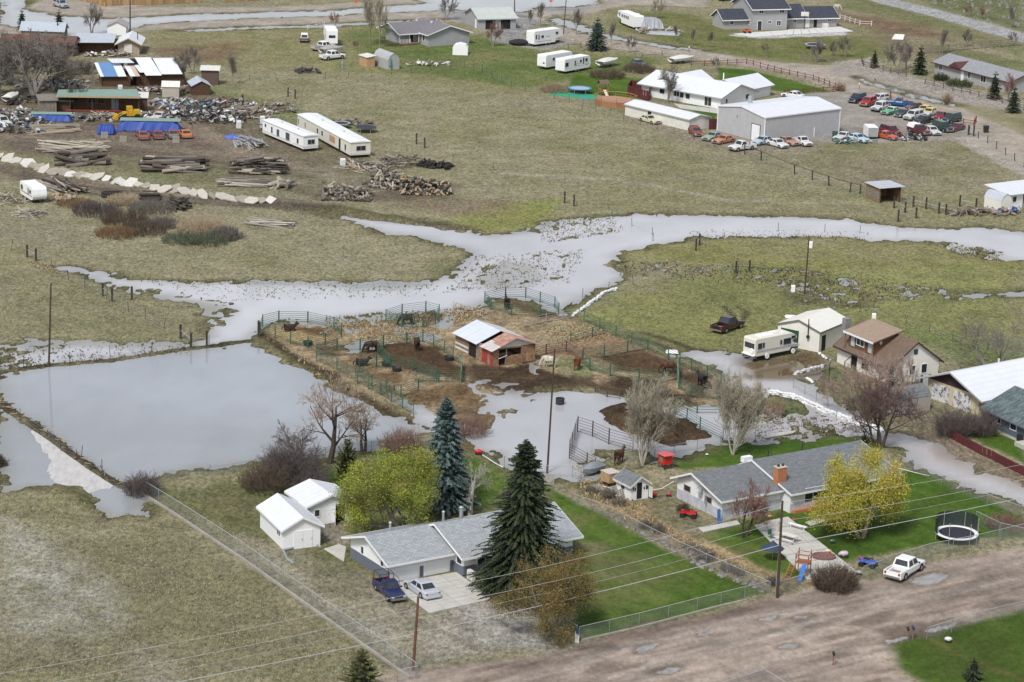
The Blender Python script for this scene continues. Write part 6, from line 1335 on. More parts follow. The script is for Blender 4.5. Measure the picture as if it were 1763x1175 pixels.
# shrubs: dense stems from a base
def shrub(seed,H,W,n=60,cut=.5,lev=2,D=None):
    t=Tree(seed);t.cut=9;o=dict(BASE);o.update(lev=lev,segs=[4,3,2],nb=[6,4],len=[.5,.5],ang=[32,35],up=[.03,.03],wob=.16,rmin=.014,rr=.6);o['from']=[.2,.2]
    D=D or W
    for k in range(n):
        a,q=t.r.uniform(0,2*math.pi),math.sqrt(t.r.random());x,y=math.cos(a)*q,math.sin(a)*q
        hh=H*(1-.35*q*q)*t.r.uniform(.6,1.05)
        t.grow((x*W*.36,y*D*.36,-.08),(x*.55,y*.55,1),hh,.022,0,o)
    return t
def plant_shrub(label,p,t,m_,rz=0.0,group=None,core=None,name='shrub'):
    o=thing(name,label,'shrub',G(*p),rz,group)
    if t.sg:t.real()
    t.t.build('stems',m_,o)
    return o
SB=M('shrub_brown',(.1,.072,.052),.9,.3,2);SG=M('shrub_grey',(.13,.115,.1),.9,.3,2);SPU=M('shrub_purplish',(.1,.08,.078),.9,.3,2);STN=M('shrub_tan',(.27,.2,.13),.9,.3,2)
for i,(lab,p,H_,W_,n_,m_) in enumerate([('large grey-purple shrub behind the white sheds, its top against the pond',(508,832),4.6,5.2,120,SPU),('brown shrub mass left of the white sheds',(455,846),3.0,5.5,110,SB),('brown shrub between the sheds and the pond',(480,815),2.8,4,80,SB),('dark brown shrub just behind the white shed roofs',(535,850),2.6,4.0,80,SPU),
  ('dark round shrub at the corner of the long chain-link fence',(243,852),2.4,4.2,100,SPU),('reddish brown shrub beside the blue spruce',(692,782),3.0,5.0,100,M('shrub_red',(.2,.12,.09))),('tan-red shrub right of the blue spruce',(812,750),2.4,4.4,70,M('shrub_red',(.2,.12,.09))),
  ('dense brown hedge bush beside the white pickup truck',(1437,1016),2.4,5.0,190,SB),('bare purple bush right of the gambrel shed',(1640,752),3.2,4.6,110,SPU),('bare brown bush at the wall of the blue house',(1688,750),3.0,4.2,100,SPU),
  ('low brush in the salvage yard edge, left',(140,128),3.4,6,70,SPU),('dark brush clump floating at the left edge',(-4,802),1.2,2.2,50,DKWOOD),('pale scrub clump by the cottonwood',(1322,712),1.8,5,60,STN),('brown reed clump at the end of the kennel fence',(1730,912),1.6,5,90,M('shrub_red',(.2,.12,.09))),
  ('brown reedy hedge left of the travel trailers',(955,160),1.7,7,120,STN),('dark bare hedge beside the covered boat',(1045,135),1.9,9,150,SB),('right half of the dark bare hedge beside the covered boat',(1100,125),1.8,9,140,SB),('small round shrub by the side of the slate-roofed house',(1177,884),1.1,1.2,40,SB),
  ('tan twiggy bush at the gravel road corner by the red fence',(1447,158),1.8,2.6,50,STN),('slim tan reed tuft at the ditch',(1630,180),2.4,1.0,40,STN),('dark shrubs before the maroon-trimmed house',(1650,150),1.6,7,120,SPD[1]),('dark green low bush at the corner of the maroon-trimmed house',(1620,140),1.6,3.5,80,SPD[0])]):
    plant_shrub(lab,p,shrub(100+i,H_,W_,int(n_*1.5)),m_)
FB=[(1048,860),(1112,913),(1133,920),(1215,967),(1330,1010),(1065,872),(1020,850),(1190,950),(1255,985),(1272,992)]
protos=[shrub(201,1.2,1.4,46),shrub(202,.9,1.6,40)]
for k in (0,1):
    pts=[[(1048,860),(1112,913),(1133,920),(1215,967),(1330,1010)],[(1065,872),(1020,850),(1190,950),(1255,985),(1272,992)]][k]
    lb=lambda q:ORD(sorted(FB).index(q))+' grey twiggy bush from the pond end of the fence between the lawns'
    m0=plant_shrub(lb(pts[0]),pts[0],protos[k],SG,group='bushes on the fence line between the lawns')
    for q in pts[1:]:dup(m0,G(*q),random.uniform(0,6),lb(q),sc=random.uniform(.8,1.3))
# distant bare trees: few prototypes, copied
FT=[norm_h(bare(51,7,.16,lev=3,trunks=2,nb=[9,8,8],rmin=.03),7,5),norm_h(bare(52,9,.14,lev=3,tl=.9,trunks=1,nb=[18,9,5],ang=[30,35,35],up=[.02,.1,.08],rmin=.03),9,3.2),norm_h(bare(53,8,.3,lev=4,trunks=3,lean=.45,nb=[7,7,6,5],rmin=.03),8,9)]
far_specs=[
 (0,'grey bare tree at the flooded junction, top left',(158,60),58,TW_GREY),(2,'huge grey bare tree at the left of the salvage yard',(60,165),115,TW_GREY),(2,'grey bare tree behind the huge one in the salvage yard',(15,148),95,TW_GREY),(2,'low bare tree before the rusty brown roof',(100,130),70,TW_GREY),
 (0,'bare tree beside the white-roofed barn',(310,145),55,TW_GREY),(0,'bare pale tree right of the white-roofed barn',(332,130),52,TW_GREY),(1,'slim bare tree on the fence right of the narrow brown shed',(401,147),52,TW_GREY),(0,'bare tree over the pale green workshop roof',(127,190),50,TW_GREY),
 (2,'dark bare tree over the clutter, between the cabin roof and the workshop',(95,158),80,TW_GREY),(2,'bare tree at the left edge above the upturned boat',(-5,168),90,TW_GREY),(2,'bare tree behind the pale blue outbuilding wall',(40,118),66,TW_RED),(0,'reddish small tree near the tall white camper',(577,48),28,TW_RED),(1,'tall tan poplar on the lawn, left of the pair',(637,80),90,TW_PALE),(1,'tall tan poplar on the lawn, right of the pair',(654,85),95,TW_PALE),(0,'vase-shaped bare shrub tree before the poplars',(613,86),16,TW_RED),
 (0,'bare tree behind the purple-grey roof',(768,36),45,TW_GREY),(0,'reddish bare tree left of the three-bay garage drive',(848,82),46,TW_RED),(1,'slim bare tree beside the gravel road, first',(912,46),30,TW_GREY),(1,'slim bare tree beside the gravel road, second',(930,48),44,TW_GREY),(1,'slim bare tree beside the gravel road, third',(992,62),48,TW_GREY),
 (1,'slim bare tree right of the conical spruce',(1052,80),42,TW_GREY),(0,'bushy pale tree on the grass below the gravel road',(1084,92),30,TW_GREY),(0,'round-crowned bare tree beside the white house roof',(1150,178),68,TW_GREY),(0,'leafy tan tree behind the horse trailer',(1129,33),38,TW_PALE),
 (1,'pale thin tree by the ditch, near the tarpaulin',(1163,72),28,TW_GREY),(1,'pale thin tree by the ditch, second',(1192,80),30,TW_GREY),(1,'pale thin tree by the ditch, third',(1222,84),30,TW_GREY),(0,'small pale tree on the rough grass',(1318,94),20,TW_GREY),(0,'bare tree before the far trampoline',(1405,110),46,TW_GREY),(0,'low bare tree right of the far trampoline',(1434,98),28,TW_GREY),(0,'pale bare tree at the rail fence',(1455,100),38,TW_GREY),
 (0,'bare tree beside the gravel loop',(1545,128),60,TW_GREY),(0,'second bare tree beside the gravel loop',(1560,122),52,TW_GREY),(1,'slim bare tree behind the maroon-trimmed house',(1622,95),46,TW_GREY),(0,'bare tree at the plank fence, middle',(1665,82),34,TW_GREY),(0,'bare tree at the plank fence, right',(1745,80),26,TW_GREY),(0,'reddish bare tree before the maroon-trimmed house',(1736,176),50,TW_RED),
 (0,'brown bare tree in the graveyard corner, left',(1668,30),22,TW_RED),(0,'brown bare tree in the graveyard corner, right',(1690,34),24,TW_RED),(1,'slim tree in the graveyard at the top right',(1740,50),40,TW_GREY),(0,'bare shrub tree before the workshop fence corner',(1233,122),24,TW_GREY),
 (0,'bare tree beside the wall of the gambrel shed',(1510,720),70,TW_RED),(0,'reddish bare tree behind the ranch roof and house corner',(1345,862),0,TW_RED)]
made={}
for k,lab,p,hp,m_ in far_specs:
    if hp==0:continue
    Hm=hgt(p[0],p[1],p[1]-hp);key=(k,m_.name)
    if key not in made:
        t=FT[k];o=thing('bare_tree',lab,'tree',G(*p));t.w.build('trunk',BK_GREY,o);t.t.build('crown',m_,o);made[key]=o
        o.rotation_euler.z=random.uniform(0,6)
    else:o=dup(made[key],G(*p),random.uniform(0,6),lab)
    s=Hm/(7,9,8)[k];o.scale=(s,s,s)
# grass tufts, marsh clumps
def tufts(name,label,pts,hh,mats,seed,blades=5):
    rn=np.random.default_rng(seed);n=len(pts);V=[];
    zz=ground_z(pts[:,0],pts[:,1]);ok=zz>-.14;pts,zz=pts[ok],zz[ok];n=len(pts)
    a=rn.uniform(0,2*np.pi,(n,blades));h=hh*rn.uniform(.5,1.3,(n,blades));r=h*rn.uniform(.3,.9,(n,blades));wv=.25*h
    bx,by=pts[:,0:1]+0*a,pts[:,1:2]+0*a;bz=zz[:,None]+0*a -.03
    p0=np.stack([bx -np.sin(a)*wv,by+np.cos(a)*wv,bz],-1);p1=np.stack([bx+np.sin(a)*wv,by -np.cos(a)*wv,bz],-1);p2=np.stack([bx+np.cos(a)*r,by+np.sin(a)*r,bz+h],-1)
    co=np.stack([p0,p1,p2],2).reshape(-1,3);nf=len(co)//3
    me=bpy.data.meshes.new(name);me.vertices.add(len(co));me.vertices.foreach_set('co',co.ravel().astype('f4'));me.loops.add(len(co));me.loops.foreach_set('vertex_index',np.arange(len(co),dtype='i4'))
    me.polygons.add(nf);me.polygons.foreach_set('loop_start',np.arange(0,len(co),3,dtype='i4'));me.polygons.foreach_set('loop_total',np.full(nf,3,'i4'))
    for m_ in mats:me.materials.append(m_)
    me.polygons.foreach_set('material_index',np.repeat(rn.integers(0,len(mats),n),blades).astype('i4'));me.update(calc_edges=True)
    tag(link(name,me),label,'grass',kind='stuff')
def scatter(poly,n,seed):
    q=PA(poly);rn=np.random.default_rng(seed);x=rn.uniform(q[:,0].min(),q[:,0].max(),n*3);y=rn.uniform(q[:,1].min(),q[:,1].max(),n*3)
    ok=sdf(q,x,y)>0;return np.stack([x[ok],y[ok]],-1)[:n]
GT=[M('dry_tuft',(.42,.37,.25),.9,.3,.5),M('olive_tuft',(.27,.27,.13),.9,.3,.5),M('grey_tuft',(.33,.31,.23),.9,.3,.5),M('dark_tuft',(.05,.05,.025),.9,.3,.5)]
fld=[([(0,840),(250,890),(700,1175),(0,1175)],15000),([(270,860),(600,990),(900,1100),(700,1150)],3500),([(0,440),(120,470),(370,560),(340,600),(0,600)],5000),([(0,330),(480,360),(800,430),(700,495),(100,460)],6000),([(1000,540),(1300,430),(1763,450),(1763,640),(1300,600)],9000),([(640,150),(860,130),(1400,300),(1763,350),(1763,390),(900,390),(640,320)],9000)]
P_=np.concatenate([scatter(p,n,300+i) for i,(p,n) in enumerate(fld)])
tufts('grass','dry olive and straw coloured grass tufts of the pastures',P_,.13,GT[:3],5)
mar=[([(560,545),(830,530),(830,548),(560,575)],500),([(820,440),(1010,430),(980,490),(760,505)],700),([(935,380),(1060,376),(1080,400),(930,420)],500),([(1059,450),(1400,465),(1400,500),(1065,475)],600),([(1350,460),(1640,500),(1560,515),(1470,535),(1300,480)],700),([(220,480),(560,488),(760,488),(740,510),(400,520)],500),([(0,600),(340,592),(340,606),(0,640)],400),([(1180,395),(1500,400),(1500,416),(1180,412)],300),([(1240,700),(1480,730),(1440,752),(1240,766)],500),([(1630,420),(1720,432),(1720,450),(1640,436)],250)]
P_=np.concatenate([scatter(p,n,400+i) for i,(p,n) in enumerate(mar)])
tufts('marsh_grass','dark tussocks standing in the shallow flood water',P_,.23,[GT[3],GT[3],GT[1],M('marsh_straw',(.24,.19,.1),.9)],6,7)
P_=np.concatenate([scatter(p,n,500+i) for i,(p,n) in enumerate([([(590,560),(740,545),(760,575),(640,600)],900),([(930,560),(1010,560),(1060,580),(960,600)],500),([(985,800),(1050,810),(1130,900),(1300,990),(1200,960),(1000,860)],1200),([(440,575),(600,660),(700,722),(560,660)],500),([(45,448),(100,462),(98,474),(60,462)],160),([(780,520),(850,540),(780,560)],300)])])
tufts('straw','loose pale straw and dead weeds round the pens',P_,.26,[M('straw_a',(.42,.31,.17),.9),M('straw_b',(.32,.22,.12),.9),M('straw_c',(.4,.35,.24),.9)],7,6)
# ------------------------------------------------------------------ poles, wires, fences
random.seed(17)
def util_pole(label,base,top,r=.14,m_=None,extra=None,name='utility_pole',cat='utility pole',lean=True):
    a=G(*base);h=hgt(base[0],base[1],top[1]);t=thing(name,label,cat,a)
    q=P(top[0],top[1],h);dx=q.x -a.x if lean else 0
    MB().tube((0,0,-.2),(max(-.5,min(.5,dx)),0,h),r,r*.7,n=8).build('pole',m_ or DKWOOD,t)
    return t,a,h
PW=M('pole_wood',(.06,.042,.03),.85,.3,3,.01);PR=M('pole_wood_red',(.13,.06,.035),.85,.3,3)
util_pole('tall dark pole standing in the left pond edge',(84,632),(88,488),.14,PW)
util_pole('tall leaning pole rising from the middle pond behind the black drum',(942,815),(955,600),.12,PW)
pB,bB,hB=util_pole('dark utility pole with grey transformer by the grass strip of the muddy street',(1338,1032),(1347,865),.16,PW)
MB().tube((-.42,.1,7.0),(-.42,.1,8.1),.27,n=14).build('transformer',M('transformer_grey',(.42,.41,.38)),pB);MB().tube((-.3,.05,7.5),(.2,.05,7.7),.05).build('bracket',STEEL,pB);MB().tube((-.2,.12,.1),(-.12,.12,7),.04).build('conduit',STEEL,pB)
util_pole('dark pole beside the flooded pasture right of the creek',(1385,508),(1393,410),.13,PW)
pA,bA,hA=util_pole('rust-brown pole at the end of the long chain-link fence',(711,1157),(720,1030),.15,PR)
util_pole('tall dark pole at the flooded junction near the tan cabin',(224,62),(224,-20),.16,PW);util_pole('short dark pole behind the tan cabin',(237,92),(237,56),.12,PW)
util_pole('dark pole right of the three-bay garage',(886,22),(886,-12),.14,PW);util_pole('dark pole by the stop sign road',(970,60),(976,-15),.12,PW)
def off(p,q,k):v=q -p;return q+v*k
hwy=[]
offL,offR=bA+(bA-bB)*1.3,bB+(bB-bA)*1.2
for nm,b_,h in (('left',offL,9.5),('right',offR,10.5)):
    t=thing('utility_pole','utility pole just outside the picture on the %s'%nm,'utility pole',b_);MB().tube((0,0,0),(0,0,h),.16,.11,n=8).build('pole',PW,t)
def cable(label,hs,r,sag=.6):
    pts=[offL,bA,bB,offR];t=MB()
    for (p,q),(h0,h1) in zip(zip(pts[:-1],pts[1:]),zip(hs[:-1],hs[1:])):
        n=14;L_=[Vector((p.x+(q.x -p.x)*i/n,p.y+(q.y -p.y)*i/n,p.z+h0+(q.z+h1-p.z -h0)*i/n -sag*4*(i/n)*(1-i/n))) for i in range(n+1)]
        for a_,c_ in zip(L_[:-1],L_[1:]):t.tube(a_,c_,r,n=4,caps=False)
    tag(t.build('overhead_cable',M('pale_cable',(.45,.45,.46),.5)),label,'cable','overhead cables along the muddy street')
cable('thickest pale cable, lowest of the four crossing the front lawns',[3.6,3.6,5.6,6.4],.034,.3)
cable('thin cable just above the thick lowest cable',[5.0,5.0,7.0,7.8],.012);cable('upper thin cable over the front lawns',[6.0,6.0,8.1,8.6],.018);cable('topmost thin cable over the front lawns',[7.6,7.6,10.0,10.2],.018)
def polyline(pts,step,px=True):
    q=[Vector((*P(*p)[:2],0)) for p in pts] if px else pts;out=[]
    for a,b in zip(q[:-1],q[1:]):
        n=max(1,round((b -a).length/step));out+=[a.lerp(b,i/n) for i in range(n)]
    return out+[q[-1]]
def zat(v):return max(gz(v),-.12)
_post={}
def post_mesh(kind,h,r,m_,n=5):
    k=(kind,round(h,2),r,m_.name)
    if k not in _post:_post[k]=MB().tube((0,0,-.15),(0,0,h),r,n=n).mesh('post',m_) if kind=='round' else MB().box(-r,r,-r,r,-.15,h).mesh('post',m_)
    return _post[k]
def run_z(q):return [Vector((p.x,p.y,zat(p))) for p in q]
def fence(label,pts,step=3.0,h=1.2,r=.04,pm=None,rails=(),rr=.02,rm=None,kind='round',name='wire_fence',cat='fence',group=None,wires=(.35,.7,1.05),wm=None,panel=None,jit=.06,square=False,topr=None):
    q=run_z(polyline(pts,step));t=thing(name,label,cat,q[0],0,group);o=q[0];pm=pm or TSTEEL
    for p in q:
        c=link('post',post_mesh(kind,h,r,pm),t);c.location=p -o;c.rotation_euler=(random.gauss(0,jit),random.gauss(0,jit),random.random()*(0 if kind=='square' else 3));c.scale.z=random.uniform(.95,1.08)
    if wires:
        m=MB()
        for a,b in zip(q[:-1],q[1:]):
            for z in wires:m.tube(a -o+Vector((0,0,z)),b -o+Vector((0,0,z)),.008,n=3,caps=False)
        m.build('wire',wm or STEEL,t)
    for z in rails:
        for a,b in zip(q[:-1],q[1:]):MB().tube(a -o+Vector((0,0,z)),b -o+Vector((0,0,z)),rr,n=5).build('rail',rm or pm,t)
    if panel:
        for a,b in zip(q[:-1],q[1:]):
            a,b=a -o,b -o;MB().add([a+Vector((0,0,.04)),b+Vector((0,0,.04)),b+Vector((0,0,h -.05)),a+Vector((0,0,h -.05))],[(0,1,2,3)]).build('mesh_panel',panel,t)
    return t
def mesh_mat(name,col,dens):
    m=bpy.data.materials.new(name);m.use_nodes=True;n,l=m.node_tree.nodes,m.node_tree.links;b=n['Principled BSDF'];b.inputs['Base Color'].default_value=(*col,1);b.inputs['Roughness'].default_value=.6
    tr=n.new('ShaderNodeBsdfTransparent');mx=n.new('ShaderNodeMixShader');tc=n.new('ShaderNodeTexCoord');fs=[]
    sx=n.new('ShaderNodeSeparateXYZ');l.new(tc.outputs['Object'],sx.inputs[0]);ad=n.new('ShaderNodeMath');ad.operation='ADD';l.new(sx.outputs[0],ad.inputs[0]);l.new(sx.outputs[1],ad.inputs[1])
    for sg in ('ADD','SUBTRACT'):         # woven diamonds 6 cm across
        a=n.new('ShaderNodeMath');a.operation=sg;l.new(ad.outputs[0],a.inputs[0]);l.new(sx.outputs[2],a.inputs[1])
        k=n.new('ShaderNodeMath');k.operation='MULTIPLY';k.inputs[1].default_value=16;l.new(a.outputs[0],k.inputs[0]);f=n.new('ShaderNodeMath');f.operation='FRACT';l.new(k.outputs[0],f.inputs[0])
        g=n.new('ShaderNodeMath');g.operation='LESS_THAN';g.inputs[1].default_value=dens;l.new(f.outputs[0],g.inputs[0]);fs.append(g)
    mm=n.new('ShaderNodeMath');mm.operation='MAXIMUM';l.new(fs[0].outputs[0],mm.inputs[0]);l.new(fs[1].outputs[0],mm.inputs[1])
    l.new(mm.outputs[0],mx.inputs[0]);l.new(tr.outputs[0],mx.inputs[1]);l.new(b.outputs[0],mx.inputs[2]);l.new(mx.outputs[0],n['Material Output'].inputs[0]);return m
CHAIN=mesh_mat('chain_link',(.3,.32,.325),.08);NET=mesh_mat('black_net',(.02,.03,.03),.75)
def chain(label,pts,h=1.3,step=3.0,post=None):return fence(label,pts,step,h,.035,M('fence_steel',(.27,.285,.29),.5,.1,3,metal=.3),rails=(h,),rr=.03,rm=M('fence_rail',(.36,.375,.38),.5),name='chain_link_fence',wires=(),panel=CHAIN,jit=.01)
def curb(name,pts,w_=.25,h=.22,m_=None):
    q=run_z(polyline(pts,6));m=MB()
    for a,b in zip(q[:-1],q[1:]):
        d=(b -a).normalized();n=Vector((-d.y,d.x,0))*w_/2
        m.hexa([a -n -Vector((0,0,.1)),b -n -Vector((0,0,.1)),b+n -Vector((0,0,.1)),a+n -Vector((0,0,.1))],[a -n+Vector((0,0,h)),b -n+Vector((0,0,h)),b+n+Vector((0,0,h)),a+n+Vector((0,0,h))])
    return tag(m.build(name,m_ or M('kerb_concrete',(.3,.28,.25),.9,.2,1)),kind='structure')
chain('long chain-link fence on a concrete kerb between the dry field and the white sheds',[(246,850),(300,884),(420,962),(560,1062),(716,1170)],1.5)
curb('kerb',[(240,848),(300,888),(420,968),(560,1068),(706,1172)])
chain('chain-link fence along the pond edge behind the sheds',[(283,832),(400,818),(520,792),(640,778),(740,768)],1.2)
chain('chain-link fence at the shore of the middle pond',[(868,806),(940,822),(985,822),(1000,830)],1.4);chain('chain-link fence behind the playhouse and the slate-roofed house',[(1060,800),(1160,782),(1240,768),(1330,742)],1.2)
chain('chain-link fence between the green lawn and the straw lane',[(985,870),(1050,893),(1120,930),(1215,975),(1325,1024)],1.2)
chain('chain-link fence along the street side of the big front lawn',[(997,1102),(1100,1078),(1200,1052),(1322,1022)],1.2);curb('kerb',[(999,1106),(1100,1083),(1240,1046),(1285,1036)],.2,.12)
chain('short chain-link fence from the mailbox pillar back to the bronze tree',[(993,1100),(950,1072),(905,1050)],1.2);chain('chain-link fence behind the reeds beside the utility pole',[(1338,1025),(1385,1012)],1.3)
chain('chain-link fence along the street past the trampoline',[(1520,985),(1600,960),(1680,945),(1763,925)],1.4);chain('chain-link gate run beside the white pickup',[(1485,1000),(1520,988)],1.4)
chain('chain-link kennel fence behind the trampoline',[(1679,905),(1720,925),(1763,935)],1.5);chain('chain-link fence of the lower right lawn',[(1595,1105),(1680,1078),(1763,1058),(1800,1048)],1.3)
chain('chain-link corner fence at the bottom edge below the mailbox',[(1225,1202),(1315,1174),(1360,1202)],1.1);chain('chain-link fence along the flooded street',[(1545,800),(1620,838),(1700,870),(1763,892)],1.1)
chain('chain-link fence of the blue house yard',[(1640,745),(1700,735)],1.2);chain('chain-link fence by the cream garage drive',[(1365,655),(1425,640)],1.1);chain('chain-link fence in the flood below the sandbags',[(1366,668),(1425,702)],1.2)
chain('chain-link fence of the rocky hedge line',[(1400,735),(1440,725)],1.2);chain('low steel fence over the flooded street kerb',[(1310,745),(1380,735),(1406,728)],1.0)
chain('chain-link corner gate beside the end pole of the long fence',[(684,1180),(718,1172)],1.3)
# far fences
fence('steel post wire fence from the salvage yard across the top pasture',[(430,142),(520,138),(640,134),(775,122),(830,125)],4.5,1.4);fence('wire fence along the near side of the trailers and white sheds',[(800,115),(880,152),(980,178),(1074,210),(1160,233),(1230,255)],5,1.4,wires=(.4,.8,1.2))
fence('sparse wire fence in the pasture below the mobile homes',[(700,262),(780,280),(850,295)],9,1.3);fence('wire fence at the lower left field edge',[(20,433),(62,445),(118,485),(146,498),(222,540),(250,552),(282,568),(310,582)],7,1.5)
fence('wire fence on the dike beside the flooded field',[(0,638),(40,636),(120,628),(190,620),(260,610),(330,600),(360,596)],4,1.4);fence('leaning wire fence standing along the weir in the left pond',[(35,725),(68,748),(105,778),(140,792),(176,812)],5,1.5)
fence('wire fence running through the creek to the pens',[(1054,375),(1123,405),(1124,415)],5,1.3);fence('wire fence on the dry bank from the sandbags to the brace posts',[(1003,512),(1090,492),(1180,480),(1270,470)],7,1.3)
fence('wire fence on the far creek bank',[(1340,398),(1420,400),(1480,402)],7,1.3);fence('wire fence through the green pasture behind the chalet',[(1480,540),(1560,560),(1640,590),(1763,625)],6,1.2)
fence('wire fence along the lower edge of the car lot',[(1310,272),(1350,250),(1460,250),(1560,245),(1668,235)],9,1.3);fence('wire fence beside the gravel road at the right',[(1668,232),(1700,248),(1763,290)],5,1.4,pm=DKWOOD,r=.08)
fence('dark post and rail fence across the right pasture',[(1282,268),(1310,278),(1368,302),(1398,312),(1427,322),(1463,333),(1480,336)],50,1.7,.12,DKWOOD,rails=(1.6,),rr=.05,wires=(.4,.8,1.2),name='post_and_rail_fence')
def ties(label,pts,h=1.9,rail=True):
    q=run_z([P(*p) for p in pts]);t=thing('brace_posts',label,'fence posts',q[0]);o=q[0]
    for p in q:c=MB().box(-.13,.13,-.13,.13,-.2,h*random.uniform(.92,1.05)).build('post',DKWOOD,t);c.location=p -o
    if rail:
        for a,b in zip(q[:-1],q[1:]):MB().tube(a -o+Vector((0,0,h*.6)),b -o+Vector((0,0,h*.55)),.05,n=6).build('rail',STEEL,t)
for lab,pts in [('pair of dark brace posts at the top of the left field',[(47,445),(62,452)]),('trio of thick dark posts above the left pond channel',[(177,512),(193,522),(227,518)]),('thick dark posts at the dike corner',[(311,585),(329,600),(356,597)]),('dark post where the dike meets the green pens',[(445,580),(446,582)]),
  ('pair of dark posts in the middle pasture above the creek',[(972,352),(988,357)]),('pair of dark posts on the near creek bank',[(1198,434),(1204,424)]),('pair of dark brace posts at the end of the bank path',[(1267,472),(1290,470)]),('dark brace posts below the mobile homes',[(717,250),(731,257)]),
  ('dark brace posts at the top of the salvage yard',[(496,168),(508,172)]),('group of dark posts below the animal shelter',[(1539,360),(1558,368),(1546,384),(1577,378)]),('dark posts right of the animal shelter',[(1572,358),(1594,362),(1616,370),(1628,372)]),('tall dark post among the scrap heaps',[(417,181),(418,182)]),
  ('dark posts near the cream gambrel shed',[(1652,358),(1680,362)]),('dark gate post by the rubbish bin',[(1667,234),(1676,236)])]:ties(lab,pts)
fence('rail fence from the animal shelter to the cream gambrel shed',[(1552,352),(1600,362),(1650,372),(1700,370)],4,1.4,.07,GYWOOD,rails=(.6,1.1),rr=.05,wires=(),name='rail_fence')
RF=M('red_fence_paint',(.17,.03,.03),.8,.2,3)
def railf(label,pts,pm,step=2.6,h=1.2,name='rail_fence',rails=(.45,.95)):return fence(label,pts,step,h,.08,pm,rails=rails,rr=.055,kind='square',name=name,wires=())
railf('dark red rail fence round the lawn beside the gravel road',[(1190,116),(1235,114),(1285,112),(1345,128),(1400,140),(1447,158)],RF);railf('dark red rail fence from the workshop to the gravel road',[(1350,165),(1400,162),(1450,159)],RF)
railf('short red rail fence behind the parked trucks',[(1513,172),(1532,176),(1533,168)],RF,2);railf('short red rail fence at the right end of the lot',[(1658,216),(1676,218),(1680,212)],RF,2);railf('short red rail fence between the two rows of cars',[(1560,184),(1572,187)],RF,2)
BRF=M('brown_rail',(.11,.085,.065),.9,.2,3)
railf('brown rail fence round the gravel loop',[(1483,108),(1486,116),(1520,124),(1560,134)],BRF);railf('brown rail fence before the maroon-trimmed house',[(1592,146),(1640,158),(1700,172),(1763,192)],BRF);railf('weathered rail fence on the lawn corner by the bare trees',[(1385,106),(1425,108),(1440,105)],GYWOOD)
railf('grey plank fence behind the maroon-trimmed house',[(1590,94),(1660,88),(1720,82),(1763,80)],GYWOOD,2.6,1.6,rails=(.3,.7,1.1,1.5));railf('pale rail fence by the reddish paddock',[(1446,34),(1480,45),(1500,46)],OFFWH)
railf('brown rail fence on the lawn near the stone ring',[(1105,100),(1140,97)],BRF,4,1.0,rails=(.4,));railf('brown rail fence before the white fifth-wheel camper',[(978,85),(1000,84)],BRF,4,1.0,rails=(.8,));railf('white rope and post edging by the tall camper',[(530,52),(558,45)],OFFWH,3,.9,rails=(.7,))
def board_fence(label,pts,h,wid,mats,n_post=3.0,name='board_fence',alike=None):
    q=run_z([P(*p) for p in pts]);t=thing(name,label,'fence',q[0]);o=q[0];bmesh_=MB().box(-wid*.48,wid*.48,-.02,.02,0,h).mesh('board',mats[0]);others=[bmesh_]+[MB().box(-wid*.48,wid*.48,-.02,.02,0,h).mesh('board',m_) for m_ in mats[1:]]
    for a,b in zip(q[:-1],q[1:]):
        d=b -a;n=int(d.length/wid);an=math.atan2(d.y,d.x)
        for i in range(n):c=link('board',random.choice(others),t);c.location=a+d*((i+.5)/n)-o;c.rotation_euler.z=an;c.scale.z=random.uniform(.97,1.02)
        MB().tube(a -o+Vector((0,0,h*.8)),b -o+Vector((0,0,h*.8)),.05).build('rail',mats[0],t)
    return t
WF=[M('cedar_boards',(.33,.2,.1),.85,.15,2),M('cedar_boards_b',(.28,.17,.085),.85,.15,2),M('cedar_boards_c',(.38,.25,.14),.85,.15,2)]
board_fence('tall cedar board fence along the far street, left stretch',[(130,0),(178,12),(260,9.5),(345,6)],2.2,.9,WF);board_fence('tall cedar board fence along the far street, right stretch',[(388,5),(460,2)],2.2,.9,WF)
MR=[M('maroon_fence',(.11,.02,.025),.8,.15,2),M('maroon_fence_b',(.09,.018,.02),.8,.15,2)]
board_fence('maroon board screen beside the white house',[(1080,165),(1116,176),(1119,165),(1086,156),(1080,165)],2.0,.8,MR);board_fence('small maroon fence panel between the store and the workshop',[(1220,225),(1240,224)],2.0,.6,MR)
board_fence('maroon slatted chain fence of the blue house yard',[(1638,758),(1690,786),(1706,793),(1763,822),(1800,840)],1.1,.7,MR);board_fence('dark and white slatted fence between the chalet and the white-roofed building',[(1574,672),(1606,668)],1.7,.38,[M('slat_dark',(.03,.045,.05)),M('slat_white',(.55,.57,.58))])

